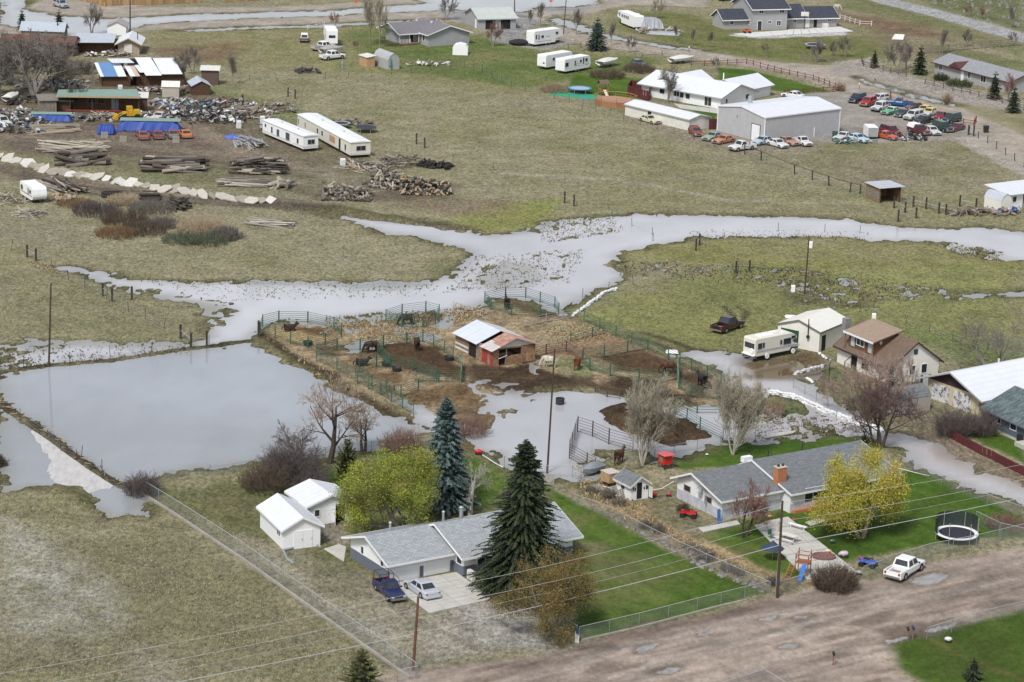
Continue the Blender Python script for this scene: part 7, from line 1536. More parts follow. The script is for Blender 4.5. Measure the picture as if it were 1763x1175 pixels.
# ------------------------------------------------------------------ corral of green pipe panels
GP=M('green_pipe',(.035,.11,.07),.5,.2,3);GP2=M('pale_green_pipe',(.16,.3,.22),.5,.2,3);DP=M('dark_pipe',(.07,.045,.04),.6,.2,3)
def corral(label,pts,m_=None,h=1.6,n=6,step=3.4,r=.03,closed=False,name='corral_fence'):
    m_=m_ or GP;q=run_z(polyline(pts+([pts[0]] if closed else []),step));t=thing(name,label,'corral fence',q[0]);o=q[0]
    for a,b in zip(q[:-1],q[1:]):
        m=MB();d=(b -a);e=d.normalized()*.06;a2,b2=a -o+e,b -o -e
        for k in range(n):z=.25+(h -.3)*k/(n -1);m.tube(a2+Vector((0,0,z)),b2+Vector((0,0,z)),r,n=4,caps=False)
        m.tube(a2+Vector((0,0,0)),a2+Vector((0,0,h)),r*1.3,n=5);m.tube(b2,b2+Vector((0,0,h)),r*1.3,n=5);m.build('panel',m_,t)
        c=MB().tube((0,0,-.1),(0,0,h+.12),r*1.4,n=6).build('post',m_,t);c.location=a -o
    return t
corral('green pipe pen at the far left with a lying horse',[(448,576),(452,562),(480,556),(530,556),(575,566),(588,582),(560,596),(530,602),(500,594)],closed=True)
corral('green hexagonal pipe pen round the dark grazing horse',[(664,554),(692,543),(733,539),(756,546),(750,558),(728,566),(692,565)],closed=True)
corral('green pipe pen nearest the creek, behind the barn',[(834,522),(870,512),(905,513),(955,530),(962,542),(930,549),(880,545),(845,534)],closed=True)
corral('long green pipe fence along the edge of the big pond',[(545,624),(580,640),(615,662),(655,682),(712,716)]);corral('green pipe fence round the middle dirt pens',[(545,616),(580,606),(620,604),(660,598),(700,594),(728,590),(765,610),(795,633),(795,660),(755,660),(715,660)])
corral('curved green pipe fence dividing the two brown pens',[(660,600),(650,612),(672,634),(710,640),(752,655)],GP);corral('green pipe fence of the pen with water troughs',[(618,644),(648,634),(672,636)]);corral('green pipe fence round the flooded lower pen',[(612,650),(640,668),(690,686),(720,676),(752,660)])
corral('bright green gate post end of the middle pen',[(795,633),(793,660)],GP2);corral('curved green pipe fence of the right-hand arena',[(1001,628),(1015,640),(1050,650),(1100,658),(1140,662),(1170,655)]);corral('green pipe fence behind the right-hand arena',[(1003,622),(1040,618),(1080,610),(1115,604)])
corral('long green pipe fence along the pasture side of the corral',[(1005,556),(1060,582),(1115,605),(1150,622),(1190,640),(1245,665)],GP);corral('green pipe pen round the black horse at the right',[(1168,645),(1168,672),(1190,688),(1232,690),(1250,672),(1240,660)]);corral('tall pale green end post panel of the black horse pen',[(1166,642),(1167,668)],GP2)
corral('dark pipe round pen standing in the middle pond',[(980,786),(994,744),(1020,752),(1048,765),(1090,780)],DP,2.0);corral('dark pipe panels at the pond shore by the aluminium boat',[(980,790),(1010,808),(1025,815)],DP,1.9)
corral('green pipe fence in the flood right of the manure mound',[(1160,712),(1205,740),(1245,760)],GP,1.5,5);corral('low green pipe fence at the flooded corner',[(1163,700),(1200,712),(1240,712)],GP,1.0,3);corral('half-sunk pipe panel curving out of the middle pond',[(1024,676),(1045,684),(1068,688)],DP,.8,3)
corral('thin dark pipe fence between the barn and the white horse',[(918,618),(940,612),(975,608),(1003,624)],DP,1.4,5);corral('rail fence behind the barn paddock',[(982,592),(1020,582),(1040,578)],GP,1.3,4);corral('grey pipe fence from the barn to the creek pen',[(900,566),(940,558),(998,548)],M('grey_pipe',(.3,.3,.28)),1.3,4)
# ------------------------------------------------------------------ horses
def skin_mesh(name,verts,edges,mats,sub=1,root=0):
    me=bpy.data.meshes.new(name);me.from_pydata([v[0] for v in verts],edges,[]);o=bpy.data.objects.new('tmp',me);COL.objects.link(o)
    o.modifiers.new('s','SKIN');sv=me.skin_vertices[0].data
    for i,v in enumerate(verts):sv[i].radius=(v[1],v[2] if len(v)>2 else v[1]);sv[i].use_root=(i==root)
    o.modifiers[0].use_smooth_shade=True;sb=o.modifiers.new('u','SUBSURF');sb.levels=sub;sb.render_levels=sub
    dg=bpy.context.evaluated_depsgraph_get();nm=bpy.data.meshes.new_from_object(o.evaluated_get(dg));bpy.data.objects.remove(o);nm.name=name;nm.materials.clear()
    for m_ in mats:nm.materials.append(m_)
    return nm
def horse_mesh(pose):
    V,E=[],[]
    def chainv(pts,start=None):
        prev=start
        for p in pts:
            V.append(p);i=len(V)-1
            if prev is not None:E.append((prev,i))
            prev=i
        return prev
    lie=pose=='lie';dz=-.62 if lie else 0
    chainv([((-.68,0,1.2+dz),.3,.34),((-.3,0,1.2+dz),.36,.4),((.05,0,1.17+dz),.36,.41),((.38,0,1.2+dz),.33,.39),((.62,0,1.3+dz),.25,.33)])
    if pose=='graze':nk=[((.85,0,1.15),.16,.27),((1.02,0,.88),.13,.19),((1.14,0,.6),.12,.15),((1.2,0,.42),.12,.15),((1.27,0,.18),.075,.09),((1.3,0,.09),.07,.07)]
    elif pose=='lie':nk=[((.82,0,.8),.16,.24),((.98,0,.98),.13,.18),((1.1,0,1.08),.12,.14),((1.26,0,.95),.09,.11),((1.38,0,.84),.07,.08)]
    else:nk=[((.8,0,1.5),.16,.25),((.92,0,1.68),.13,.18),((1.02,0,1.8),.12,.14),((1.2,0,1.66),.09,.12),((1.34,0,1.52),.07,.08)]
    chainv(nk,4);hd=4+(3 if pose !='graze' else 4)
    for s in (-1,1):
        if lie:chainv([((.5,s*.22,.45),.14),((.85,s*.32,.2),.09),((.5,s*.38,.1),.06)],3);chainv([((-.5,s*.28,.45),.2),((-.1,s*.44,.22),.12),((-.5,s*.48,.12),.07)],0)
        else:
            f=.06*s if pose=='stand' else .12*s
            chainv([((.48,s*.18,.9),.17),((.5+f,s*.18,.62),.1),((.48+f,s*.18,.36),.075),((.47+f,s*.18,.14),.06),((.5+f,s*.18,.04),.08)],3)
            chainv([((-.68,s*.19,.92),.23),((-.6-f,s*.19,.7),.14),((-.76-f,s*.19,.46),.085),((-.73-f,s*.19,.16),.062),((-.7-f,s*.19,.04),.08)],0)
    for s in (-1,1):
        h=V[hd][0];chainv([((h[0]-.05,s*.07,h[2]+.12),.03),((h[0]-.04,s*.09,h[2]+.22),.012)],hd)
    return skin_mesh('body',V,E,[BLACK],2,1)
HM={k:horse_mesh(k) for k in ('stand','graze','lie')}
def horse(label,p,rz,pose,col,mane,patch_=None):
    t=thing('horse',label,'horse',G(*p),R_(rz),'horses in the pens');b=link('body',HM[pose].copy(),t);b.data.materials.clear();b.data.materials.append(M('coat_%d_%d'%(int(col[0]*999),int(col[1]*999)),col,.7,.25,3,col2=patch_));mm=M('mane_%d'%int(mane[0]*999),mane,.9)
    m=MB();nk={'graze':[(.66,1.5),(.9,1.34),(1.14,.98),(1.28,.62),(1.3,.42)],'lie':[(.62,.95),(.78,1.1),(.9,1.25),(1.04,1.33),(1.16,1.33)],'stand':[(.62,1.56),(.74,1.7),(.86,1.85),(.98,1.97),(1.14,1.99)]}[pose]
    for (x0,z0),(x1,z1) in zip(nk[:-1],nk[1:]):m.hexa([(x0-.1,-.03,z0-.16),(x1-.1,-.03,z1-.16),(x1-.1,.03,z1-.16),(x0-.1,.03,z0-.16)],[(x0,-.03,z0),(x1,-.03,z1),(x1,.03,z1),(x0,.03,z0)])
    m.build('mane',mm,t);d=-.62 if pose=='lie' else 0
    MB().tube((-.85,0,1.32+d),(-1.02,0,1.05+d),.05,.08,n=6).tube((-1.02,0,1.05+d),(-1.0,0,.55+d*.6),.08,.03,n=6).build('tail',mm,t);return t
BB=(.02,.013,.01);BW=(.55,.52,.47)
for a in [('dark brown horse lying in the far left pen',(498,572),20,'lie',(.035,.015,.01),(.01,.008,.006)),('dark horse grazing in the hexagonal pen',(700,560),190,'graze',BB,(.01,.01,.01)),('black horse at the rails of the pen nearest the creek',(872,534),100,'stand',BB,(.01,.01,.01)),
  ('dark bay horse grazing at the pen rails left of the standing horse',(640,608),195,'graze',(.03,.014,.009),(.01,.008,.006)),('dark horse standing and facing the camera by the middle pen fence',(718,606),-80,'stand',(.03,.017,.012),(.01,.01,.01)),('black horse lying beside the dividing rails',(622,632),10,'lie',BB,(.01,.01,.01)),
  ('white horse standing in mud beside the barn',(945,634),160,'graze',(.5,.46,.39),(.4,.37,.3)),('chestnut horse seen from behind on the hay',(994,638),75,'graze',(.16,.05,.018),(.13,.04,.015)),('bay horse grazing at the right of the arena behind the cottonwood',(1150,645),175,'graze',(.07,.025,.012),(.015,.01,.01)),
  ('black horse with white blaze in the right-hand pen',(1208,668),120,'stand',(.012,.01,.012),(.01,.01,.01)),('brown horse standing behind the playhouse',(1066,800),60,'stand',(.07,.03,.017),(.02,.012,.01))]:horse(*a)
# person by the pickups
sk=skin_mesh('body',[((0,0,.95),.13,.1),((0,0,1.2),.14,.1),((0,0,1.42),.17,.1),((0,0,1.53),.06),((0,0,1.66),.095,.11),((0,-.2,1.42),.06),((.05,-.26,1.15),.045),((.18,-.22,.95),.035),((0,.2,1.42),.06),((.05,.26,1.15),.045),((.18,.22,.95),.035),
  ((0,-.1,.85),.09),((.04,-.11,.5),.065),((0,-.12,.08),.045),((.12,-.13,.04),.04),((0,.1,.85),.09),((-.04,.11,.5),.065),((-.1,.12,.08),.045),((.02,.13,.04),.04)],
  [(0,1),(1,2),(2,3),(3,4),(2,5),(5,6),(6,7),(2,8),(8,9),(9,10),(0,11),(11,12),(12,13),(13,14),(0,15),(15,16),(16,17),(17,18)],[M('skin',(.45,.28,.2),.7)],2)
zc=[sum(sk.vertices[v].co.z for v in p.vertices)/len(p.vertices) for p in sk.polygons];sk.materials.append(M('pale_blue_clothes',(.3,.36,.45),.9));sk.materials.append(M('hair',(.05,.035,.02),.9))
sk.polygons.foreach_set('material_index',[1 if z<1.5 and z>.1 and True else (2 if z>1.7 else 0) for z in zc])
pt=thing('person','person in pale blue clothes standing beside the nearest white pickup truck','person',G(589,120),R_(200));link('body',sk,pt)

# ------------------------------------------------------------------ log and lumber piles, scrap, rows of slabs
LOGM=[M('log_grey',(.16,.145,.13),.9,.3,4,.02),M('log_brown',(.09,.072,.058),.9,.3,4,.02),M('log_pale',(.33,.29,.23),.9,.25,4,.02),M('log_dark',(.04,.034,.03),.9,.3,4,.02)]
LUMM=[M('lumber_pale',(.42,.38,.31),.85,.2,3),M('lumber_grey',(.27,.25,.22),.9,.2,3),M('lumber_tan',(.34,.25,.15),.85,.2,3)]
_lg={}
def piece(kind,m_):
    k=(kind,m_.name)
    if k not in _lg:_lg[k]=(MB().tube((-.5,0,0),(.5,0,0),.5,.42,n=7) if kind=='log' else MB().box(-.5,.5,-.5,.5,-.5,.5)).mesh(kind,m_)
    return _lg[k]
def logs(label,p0,p1,depth,hgt_,n,L,r,mats,kind='log',name='log_pile',jit=.12,along=True,ang=None):
    a,b=P(*p0),P(*p1);d=b -a;c=(a+b)/2;c.z=max(gz(c),0);rz=math.atan2(d.y,d.x);W_=d.length
    t=thing(name,label,name.replace('_',' '),c,rz)
    for i in range(int(n*1.35)):
        u=random.uniform(-1,1);q=random.uniform(0,1);lay_=hgt_*(1-abs(u)**1.6)*q
        o=link(kind if kind !='box' else 'plank',piece(kind,random.choice(mats)),t);LL=L*random.uniform(.6,1.1);rr=r*random.uniform(.7,1.3)
        if along:o.location=(random.uniform(-.5,.5)*max(0,W_-LL),u*depth/2,rr+lay_);o.rotation_euler=(0,random.gauss(0,jit*.4),(ang or 0)+random.gauss(0,jit))
        else:o.location=(random.uniform(-.5,.5)*W_,u*depth/2,rr+hgt_*q*(1-abs(u)) );o.rotation_euler=(0,random.gauss(0,.5),random.uniform(0,3.2))
        o.scale=(LL,rr*2,rr*(2 if kind=='log' else 1.0))
    return t
logs('pile of long weathered poles above the left ditch, upper left',(64,258),(190,262),6,1.4,46,10,.14,[LUMM[0],LUMM[1],LOGM[2]],jit=.16)
logs('heap of thick dark logs with a rusty pole on top',(90,282),(190,280),6,1.5,34,6,.3,LOGM[:2]+[LOGM[3]],jit=.25);logs('long stack of grey brown logs in the middle of the yard',(236,292),(362,292),7,1.7,60,7,.25,LOGM,jit=.12)
logs('stack of grey logs and rails left of the mobile homes',(392,295),(500,296),7,1.8,60,6,.2,LOGM,jit=.3);logs('low pile of long pale poles by the earth track',(370,318),(470,322),4,.9,26,8,.13,[LUMM[0],LUMM[1],LOGM[0]],jit=.1)
logs('short thick pale logs at the end of the pole pile',(462,322),(515,326),3,.6,9,2.5,.35,[LOGM[2],LOGM[0]],jit=.8);logs('stacked pale lumber in front of the workshop',(40,228),(140,226),5,1.0,40,8,.12,LUMM,'box','lumber_pile',.08)
logs('pile of mixed boards before the workshop lean-to',(150,203),(200,205),4,1.0,40,2.6,.12,LUMM+[LOGM[1]],'box','lumber_pile',.5);logs('rounded heap of sawn grey firewood',(556,340),(640,342),6.5,2.2,150,1.0,.2,LOGM[:3],name='firewood_pile',along=False)
logs('big heap of split pale firewood, left mound',(642,318),(700,325),6,3.0,120,1.3,.17,[LOGM[2],LOGM[0],LUMM[0],LOGM[1]],name='firewood_pile',along=False);logs('big heap of split brown firewood, right mound',(690,332),(775,332),6,2.4,170,.9,.17,[LOGM[2],LOGM[1],LOGM[3],LUMM[2]],name='firewood_pile',along=False)
logs('scattered grey rails behind the firewood heaps',(610,290),(740,282),9,.8,60,3.2,.1,LOGM[:3],jit=.6);logs('black burnt heap at the edge of the pasture',(724,288),(776,292),3,.9,50,1.2,.22,[BLACK,DARKM,BLACK,LOGM[3]],name='burnt_pile',along=False)
logs('blue-tarped pile of pipes and rails left of the mobile homes',(402,245),(460,258),5,1.2,46,5,.12,LUMM[:2]+[STEEL],'box','scrap_pile',.15,ang=-.5);logs('loose boards on the ground before the cream mobile home',(580,282),(640,300),5,.4,26,2.5,.1,LUMM,'box','lumber_pile',.6)
logs('leaning stack of long dark poles right of the small travel trailer',(70,318),(150,338),5,1.0,40,7,.15,LOGM,jit=.15,ang=-.25);logs('orange-brown cut rounds behind the small travel trailer',(90,345),(125,348),3,.7,24,.7,.3,[LUMM[2],LOGM[2]],name='firewood_pile',along=False)
logs('white and grey branches heaped left of the small travel trailer',(-5,345),(30,355),5,1.3,50,2.0,.08,[LUMM[0],LOGM[2],LOGM[0]],name='branch_pile',along=False);logs('pale branches lying below the small travel trailer',(25,368),(80,376),4,.8,50,2.6,.06,[LUMM[0],LOGM[0]],name='branch_pile',jit=.5)
logs('small stack of dark railway sleepers, left one',(178,340),(208,340),2.2,.9,14,3.2,.16,[LOGM[3]],'box','sleeper_stack',.04);logs('small stack of dark railway sleepers, middle one',(240,345),(276,346),2.4,1.3,18,3.4,.16,[LOGM[3]],'box','sleeper_stack',.05);logs('tumbled dark railway sleepers, right heap',(285,360),(330,362),3.5,1.6,30,3.0,.16,[LOGM[3],LOGM[1]],'box','sleeper_stack',.5)
logs('pile of long grey poles on the lower bank',(424,386),(510,392),3,.8,24,7,.12,[LUMM[1],LOGM[0],LUMM[0]],jit=.08)
BR=[SB,SPU,TW_GREY,M('brush_orange',(.19,.12,.065),.9,.3,2),M('brush_green',(.1,.12,.075),.9,.3,2),M('brush_straw',(.38,.3,.2),.9,.3,2)]
for i,(lab,p,H_,W_,mi) in enumerate([('purple-brown brush heap, upper left of the group',(165,370),1.6,6,1),('reddish brush heap in the middle of the group',(215,385),1.6,6,0),('grey brush heap at the right of the group',(262,365),1.5,6,2),('orange-brown brush heap in front of the group',(200,408),1.3,5,3),('dark brush heap in the lower centre of the group',(245,402),1.4,6,0),
  ('straw-topped brush heap, large right-hand one',(345,402),2.2,6,5),('dark green brush at the foot of the straw-topped heap',(312,418),1.2,5,4),('dull green and brown brush below the large right-hand heap',(358,420),1.2,5,4),('grey brush right of the straw-topped heap',(388,412),1.5,4,2),('orange brush near the dark poles',(130,355),.9,5,3),('tan brush heap behind the group',(212,352),1.3,4,5),('pale stick heap between the two groups',(278,392),1.3,4,2)]):
    t=shrub(500+i,H_*1.15,W_*1.6,260,lev=2);t.real();tt=thing('brush_pile',lab,'brush pile',G(*p),random.uniform(0,3),'brush heaps on the lower bank');t.t.build('branches',BR[mi],tt)
# broken concrete slabs along the ditch
SLM=[M('broken_slab_a',(.45,.42,.37),.9,.12,1.2,.02),M('broken_slab_b',(.3,.27,.22),.9,.15,1.2,.02),M('broken_slab_c',(.55,.53,.49),.9,.1,1.2,.02)]
row=polyline([(0,274),(40,284),(75,297),(110,303),(150,308),(200,316),(250,326),(300,332),(350,340),(400,346),(450,352),(466,354)],1.75)
for i,v in enumerate(row):
    n=random.randint(4,6);w_,d_=random.uniform(.7,1.4),random.uniform(.9,1.9);pr=[(w_*math.cos(2*math.pi*(k+random.uniform(-.2,.2))/n),d_*math.sin(2*math.pi*(k+random.uniform(-.2,.2))/n)) for k in range(n)]
    m=MB();m.add([(x,y,-.08) for x,y in pr]+[(x,y,.1) for x,y in pr],[tuple(range(n -1,-1,-1)),tuple(range(n,2*n))]+[(k,(k+1)%n,(k+1)%n+n,k+n) for k in range(n)])
    o=m.build('concrete_slab',random.choice(SLM));v.z=gz(v)+.34;o.location=v+Vector((0,random.uniform(-.5,.5),0));o.rotation_euler=(R_(random.uniform(8,30)),R_(random.uniform(-12,12)),random.uniform(-.6,.6))
    tag(o,ORD(i)+' pale slab of broken concrete from the left in the row along the ditch','concrete slab','broken concrete slabs along the ditch')
# sandbags
def bag_mesh():
    m=MB();m.blob((0,0,.12),(.42,.22,.15),8,5,.08);return m.mesh('sandbag',M('white_sandbag',(.66,.67,.68),.8,.08,4))
BAG=bag_mesh()
def sandbags(label,pts,rows=2):
    q=run_z(polyline(pts,.62));t=thing('sandbag_wall',label,'sandbag wall',q[0]);o=q[0]
    for k in range(rows):
        for i,p in enumerate(q[:-1]):
            d=q[i+1]-p;c=link('sandbag',BAG,t);c.location=p -o+d*(.5*(k%2))+Vector((random.gauss(0,.05),random.gauss(0,.08),.2*k -.02));c.rotation_euler=(0,0,math.atan2(d.y,d.x)+random.gauss(0,.15));s=random.uniform(.9,1.15);c.scale=(s,s,s)
sandbags('curving white sandbag wall from the pens up to the creek bank',[(988,546),(1008,532),(1024,520),(1040,508),(1063,501)]);sandbags('long white sandbag wall curving through the flooded yard',[(1300,682),(1330,680),(1360,684),(1390,696),(1425,712),(1470,728),(1520,745)],3);sandbags('short white sandbag row before the lamp post',[(1368,644),(1395,638),(1419,632)])
sandbags('white sandbag row at the door of the cream garage',[(1412,612),(1425,622)],1);sandbags('white sandbags on the lawn edge below the lamp post',[(1390,652),(1402,662)],1)
# ------------------------------------------------------------------ scrap heaps
SCM=[M('scrap_%d'%i,c,.7,.3,2) for i,c in enumerate([(.03,.03,.035),(.05,.045,.04),(.5,.5,.49),(.22,.2,.18),(.24,.19,.15),(.09,.055,.045),(.62,.62,.6),(.05,.1,.22),(.16,.14,.12),(.3,.31,.32),(.06,.06,.06),(.15,.09,.07),(.04,.12,.12)])]
def scrap(label,c,W_,D_,H_,n,mi=None,rz=10,smax=1.2):
    t=thing('scrap_heap',label,'scrap heap',G(*c),R_(rz));mats=[SCM[i] for i in mi] if mi else SCM
    for i in range(n):
        x,y=random.uniform(-.5,.5),random.uniform(-.5,.5);z=H_*max(0,1-(2*x)**2)*max(0,1-(2*y)**2)*random.random();k=random.random();m_=random.choice(mats)
        kind,nm=('log','drum') if k<.15 else (('box','plank') if k<.55 else ('box','panel' if k<.8 else 'crate'))
        o=link(nm,piece(kind,m_),t);s=random.uniform(.4,smax)
        o.scale={'drum':(s,.5,.5),'plank':(s*2.2,.18,.1),'panel':(s*1.1,s*.8,.07),'crate':(s*.7,s*.6,s*.5)}[nm]
        o.location=(x*W_,y*D_,z+.25);o.rotation_euler=(random.gauss(0,.45),random.gauss(0,.35),random.uniform(0,3.2))
for a in [('black and grey scrap heap with white drums beside the track',(350,207),15,10,2.2,230,[0,0,1,2,3,9,10,0,6]),('colourful mixed scrap heap in the middle of the yard',(345,190),14,9,1.6,200,None),('brown and white timber clutter before the workshop posts',(165,208),12,4,.9,80,[3,4,2,8,0]),('dark rubbish strip along the lower left yard edge',(30,228),11,4,1.1,80,[0,1,3,2,8,7]),('mixed scrap behind the beige shed',(305,160),9,6,1.0,60,[3,1,8,11,2]),('boards and drums right of the colourful mixed heap',(392,182),10,6,1.1,80,[3,4,2,8,1,11]),('dark clutter strip between the bare trees and the weathered shed',(50,178),12,6,1.2,90,[0,1,8,3,11]),('brown crates and boards heap at the right of the yard',(425,200),9,8,2.0,110,[4,4,3,8,6,2]),('weathered timber scrap along the fence',(300,182),9,7,1.2,90,[3,8,1,9,2]),
  ('scrap and metal along the upper right yard edge',(455,190),12,8,.9,90,[3,8,1,4,2,11]),('heap of grey metal and timber at the far left edge',(25,205),9,9,2.0,130,[3,9,8,2,1]),('dark scrap beside the old white van',(55,215),6,5,1.2,70,[0,1,3,2,10]),('clutter under the huge bare trees',(90,150),14,9,1.0,90,[3,11,2,7,9,5]),
  ('clutter of white tubs behind the yellow loader',(238,204),5,4,1.0,60,[2,6,3,7,10]),('scrap lying on the lower fringe before the cream mobile home',(470,226),7,3,.6,30,None),('old machine parts in the yard between the barn and the beige shed',(265,160),6,6,.8,50,[3,1,11,2]),('rubbish at the wall of the tan cabin',(185,98),9,2.5,.9,50,[2,4,1,6,3]),
  ('heap of parts and wheels beside the blue wreck in the car lot',(1470,247),7,3,.7,50,[2,0,9,12,6]),('dark doors and bonnets stacked before the maroon pickup',(1572,242),5,3,.9,36,[0,5,2,9]),('wreckage and planks before the cream gambrel shed',(1672,370),8,4,.8,50,[3,4,11,8]),('dark machinery on bare ground by the pasture fence',(530,126),5,4,.8,30,[0,1,10]),
  ('rolled tarpaulins and timber behind the horse trailer',(1135,57),11,5,.8,50,[9,4,3,2]),('metal and rubbish beside the cream mobile home end',(610,215),7,4,.7,30,[3,1,8]),('clutter against the rear of the animal yard at the right edge',(1735,370),5,3,.8,34,[2,7,3,4]),('white trimmings on the lawn below the grambrel shed'.replace('grambrel','gambrel'),(735,113),9,3,.4,34,[2,4,6,8])]:
    scrap(*a)
# tarpaulins
def tarp(label,p,L,D,H_,rz,m_,seed=1,top=None,name='tarpaulin'):
    rn=random.Random(seed);m=MB();nx,ny=14,7;vs=[]
    for j in range(ny+1):
        for i in range(nx+1):
            u,v=i/nx -.5,j/ny -.5;e=max(abs(u)*2,abs(v)*2);z=H_*(1 if e<.8 else max(0.04,1-(e -.8)*4.6))+rn.uniform(-.1,.1)*H_*.6
            vs.append((u*L*(1+.1*rn.random()),v*D*(1+.2*rn.random()*(e>.8)),max(.03,z)))
    m.add(vs,[(j*(nx+1)+i,j*(nx+1)+i+1,(j+1)*(nx+1)+i+1,(j+1)*(nx+1)+i) for j in range(ny) for i in range(nx)])
    t=thing(name,label,name,G(*p),R_(rz));m.build('sheet',m_,t)
    if top:MB().slab([(-L*.48,-D*.3,H_+.15),(L*.5,-D*.3,H_+.2),(L*.5,D*.45,H_+.3),(-L*.48,D*.45,H_+.25)],.07).build('cover_board',top,t)
BLUE=M('blue_tarp',(.02,.06,.3),.55,.15,1.5);PG=M('pale_green_roof',(.24,.36,.32))
tarp('long blue tarpaulin wall with pale green top behind the classic cars',(258,226),11,3.0,1.7,3,BLUE,1,PG);tarp('blue tarpaulin with green top before the grey weathered shed',(88,210),7.5,2.2,1.2,4,BLUE,2,PG);tarp('crumpled blue tarpaulin on the yard ground',(136,204),2.6,1.6,.3,0,BLUE,3)
tarp('blue tarpaulin over a stack left of the classic cars',(183,232),3.0,2.4,1.6,4,BLUE,4);tarp('blue tarpaulin strip on the pile left of the mobile homes',(418,243),7,1.3,.6,-28,M('blue_tarp_b',(.06,.13,.5),.5),5);tarp('small blue tarpaulin among the timber scrap',(284,180),2.6,1.6,.5,-15,BLUE,6);tarp('dark blue sheet hung in the clutter under the bare trees',(98,150),2.0,.8,1.6,0,M('navy_sheet',(.01,.03,.12),.6),7)
tarp('grey tarpaulin hump behind the horse trailer',(1117,50),5.5,5,2.2,20,M('grey_tarp',(.33,.34,.37),.6,.1,1),8);tarp('blue and grey tarpaulin spread on rubble by the ditch',(1142,60),7,3.5,.5,-8,M('grey_tarp',(.33,.34,.37)),9);tarp('green and blue ground sheet before the trampoline with blue rim',(993,166),9,5,.08,-25,M('green_sheet',(.03,.3,.13),.6,.2,.6,col2=(.08,.22,.45),thr=(.55,.6)),10)
tarp('white sheet lying on the straw by the lane',(1058,855),1.4,.7,.1,-10,WHITE,11);tarp('white cloth heap on the grass by the corral',(1157,608),1.6,1.0,.3,0,WHITE,12);tarp('white sheets by the wet tussocks left of the cream garage',(1362,548),1.6,1.2,.2,0,WHITE,13)
# ------------------------------------------------------------------ trampolines, play things, street things
def tramp(label,c,r,rim,net=0,h=.9,mat_=None):
    t=thing('trampoline',label,'trampoline',G(*c));n=28
    MB().lathe([(0.01,h),(r*.82,h)],n).build('bed',mat_ or M('trampoline_bed',(.03,.03,.045),.7),t);MB().lathe([(r*.82,h+.01),(r*.84,h+.05),(r,h+.05),(r,h -.03),(r*.82,h -.03)],n).build('pad',rim,t)
    for k in range(6):
        a=2*math.pi*k/6;MB().tube((r*.95*math.cos(a),r*.95*math.sin(a),0),(r*.95*math.cos(a),r*.95*math.sin(a),h -.04),.04,n=6).build('leg',STEEL,t)
        if net:MB().tube((r*.97*math.cos(a),r*.97*math.sin(a),h),(r*.97*math.cos(a),r*.97*math.sin(a),h+net),.035,n=6).build('pole',STEEL,t)
    if net:
        m=MB();a0,a1=R_(15),R_(200);k=24
        for i in range(k):
            p,q=a0+(a1-a0)*i/k,a0+(a1-a0)*(i+1)/k;m.add([(r*math.cos(p),r*math.sin(p),h+.05),(r*math.cos(q),r*math.sin(q),h+.05),(r*math.cos(q),r*math.sin(q),h+net),(r*math.cos(p),r*math.sin(p),h+net)],[(0,1,2,3)])
        m.build('safety_net',NET,t)
    return t
tramp('round trampoline with white rim and sagging black net on the lawn',(1646,932),2.3,WHITE,1.7,.8);tramp('far trampoline with grey rim behind a bare tree',(1403,85),2.3,M('grey_pad',(.35,.37,.42)));tramp('trampoline with bright blue rim beside the wooden deck',(998,162),2.3,M('blue_pad',(.06,.25,.5)),0,1.0,M('pale_bed',(.35,.4,.5)))
tramp('dark round trampoline beside the cream mobile home',(630,229),1.9,M('dark_pad',(.05,.05,.06)));tramp('grey round trampoline half hidden behind the cream mobile home',(587,222),1.7,M('grey_pad',(.35,.37,.42)))
ot=thing('pool_deck','octagonal wooden deck with railing next to the blue-rimmed trampoline','deck',G(1060,182),R_(-28));dk=M('redwood_deck',(.3,.14,.07),.8,.15,2)
oc=[(3.4*math.cos(R_(22.5+45*k))*1.25,3.4*math.sin(R_(22.5+45*k))) for k in range(8)];m=MB();m.add([(x,y,0) for x,y in oc]+[(x,y,1.0) for x,y in oc],[tuple(range(8,16))]+[(k,(k+1)%8,(k+1)%8+8,k+8) for k in range(8)]);m.build('skirt',dk,ot)
for k in range(16):y=-3.1+k*.4;hw=4.1-max(0,abs(y)-1.3)*1.25;MB().box(-hw,hw,y,y+.38,1.005,1.04).build('deck_board',M('deck_boards',(.38,.22,.14),.8,.15,2),ot)
for k in range(8):
    x,y=oc[k];x2,y2=oc[(k+1)%8];MB().tube((x,y,1),(x,y,2.0),.06,n=4).build('post',dk,ot);MB().tube((x,y,1.95),(x2,y2,1.95),.06,n=4).build('rail',M('golden_rail',(.4,.24,.1)),ot);MB().tube((x,y,1.45),(x2,y2,1.45),.03,n=4).build('rail',dk,ot)
t=thing('play_house','small play tower with shingled roof and slide behind the wooden deck','play tower',G(1034,168),R_(20))
for x in (0,1.5):
    for y in (0,1.5):MB().box(x,x+.1,y,y+.1,0,2.4).build('post',dk,t)
MB().box(0,1.6,0,1.6,1.2,1.3).build('platform',dk,t);MB().slab([(-.2,-.2,2.4),(1.8,-.2,2.4),(1.8,.8,3.2),(-.2,.8,3.2)],.06).build('roof',BRNSH,t);MB().slab([(-.2,.8,3.2),(1.8,.8,3.2),(1.8,1.8,2.4),(-.2,1.8,2.4)],.06).build('roof',BRNSH,t);MB().slab([(.5,-1.8,.2),(1.1,-1.8,.2),(1.1,0,1.3),(.5,0,1.3)],.06).build('slide',M('cream_slide',(.6,.52,.4)),t)
t=thing('climbing_frame','red-brown wooden climbing frame with blue slide by the patio','play set',G(1368,992),R_(-20));w_=M('cedar_red',(.33,.12,.06),.8,.15,3)
for x in (0,1.3):
    for y in (0,1.3):MB().tube((x,y,0),(x,y,2.5 if y else 2.2),.06,n=4).build('post',w_,t)
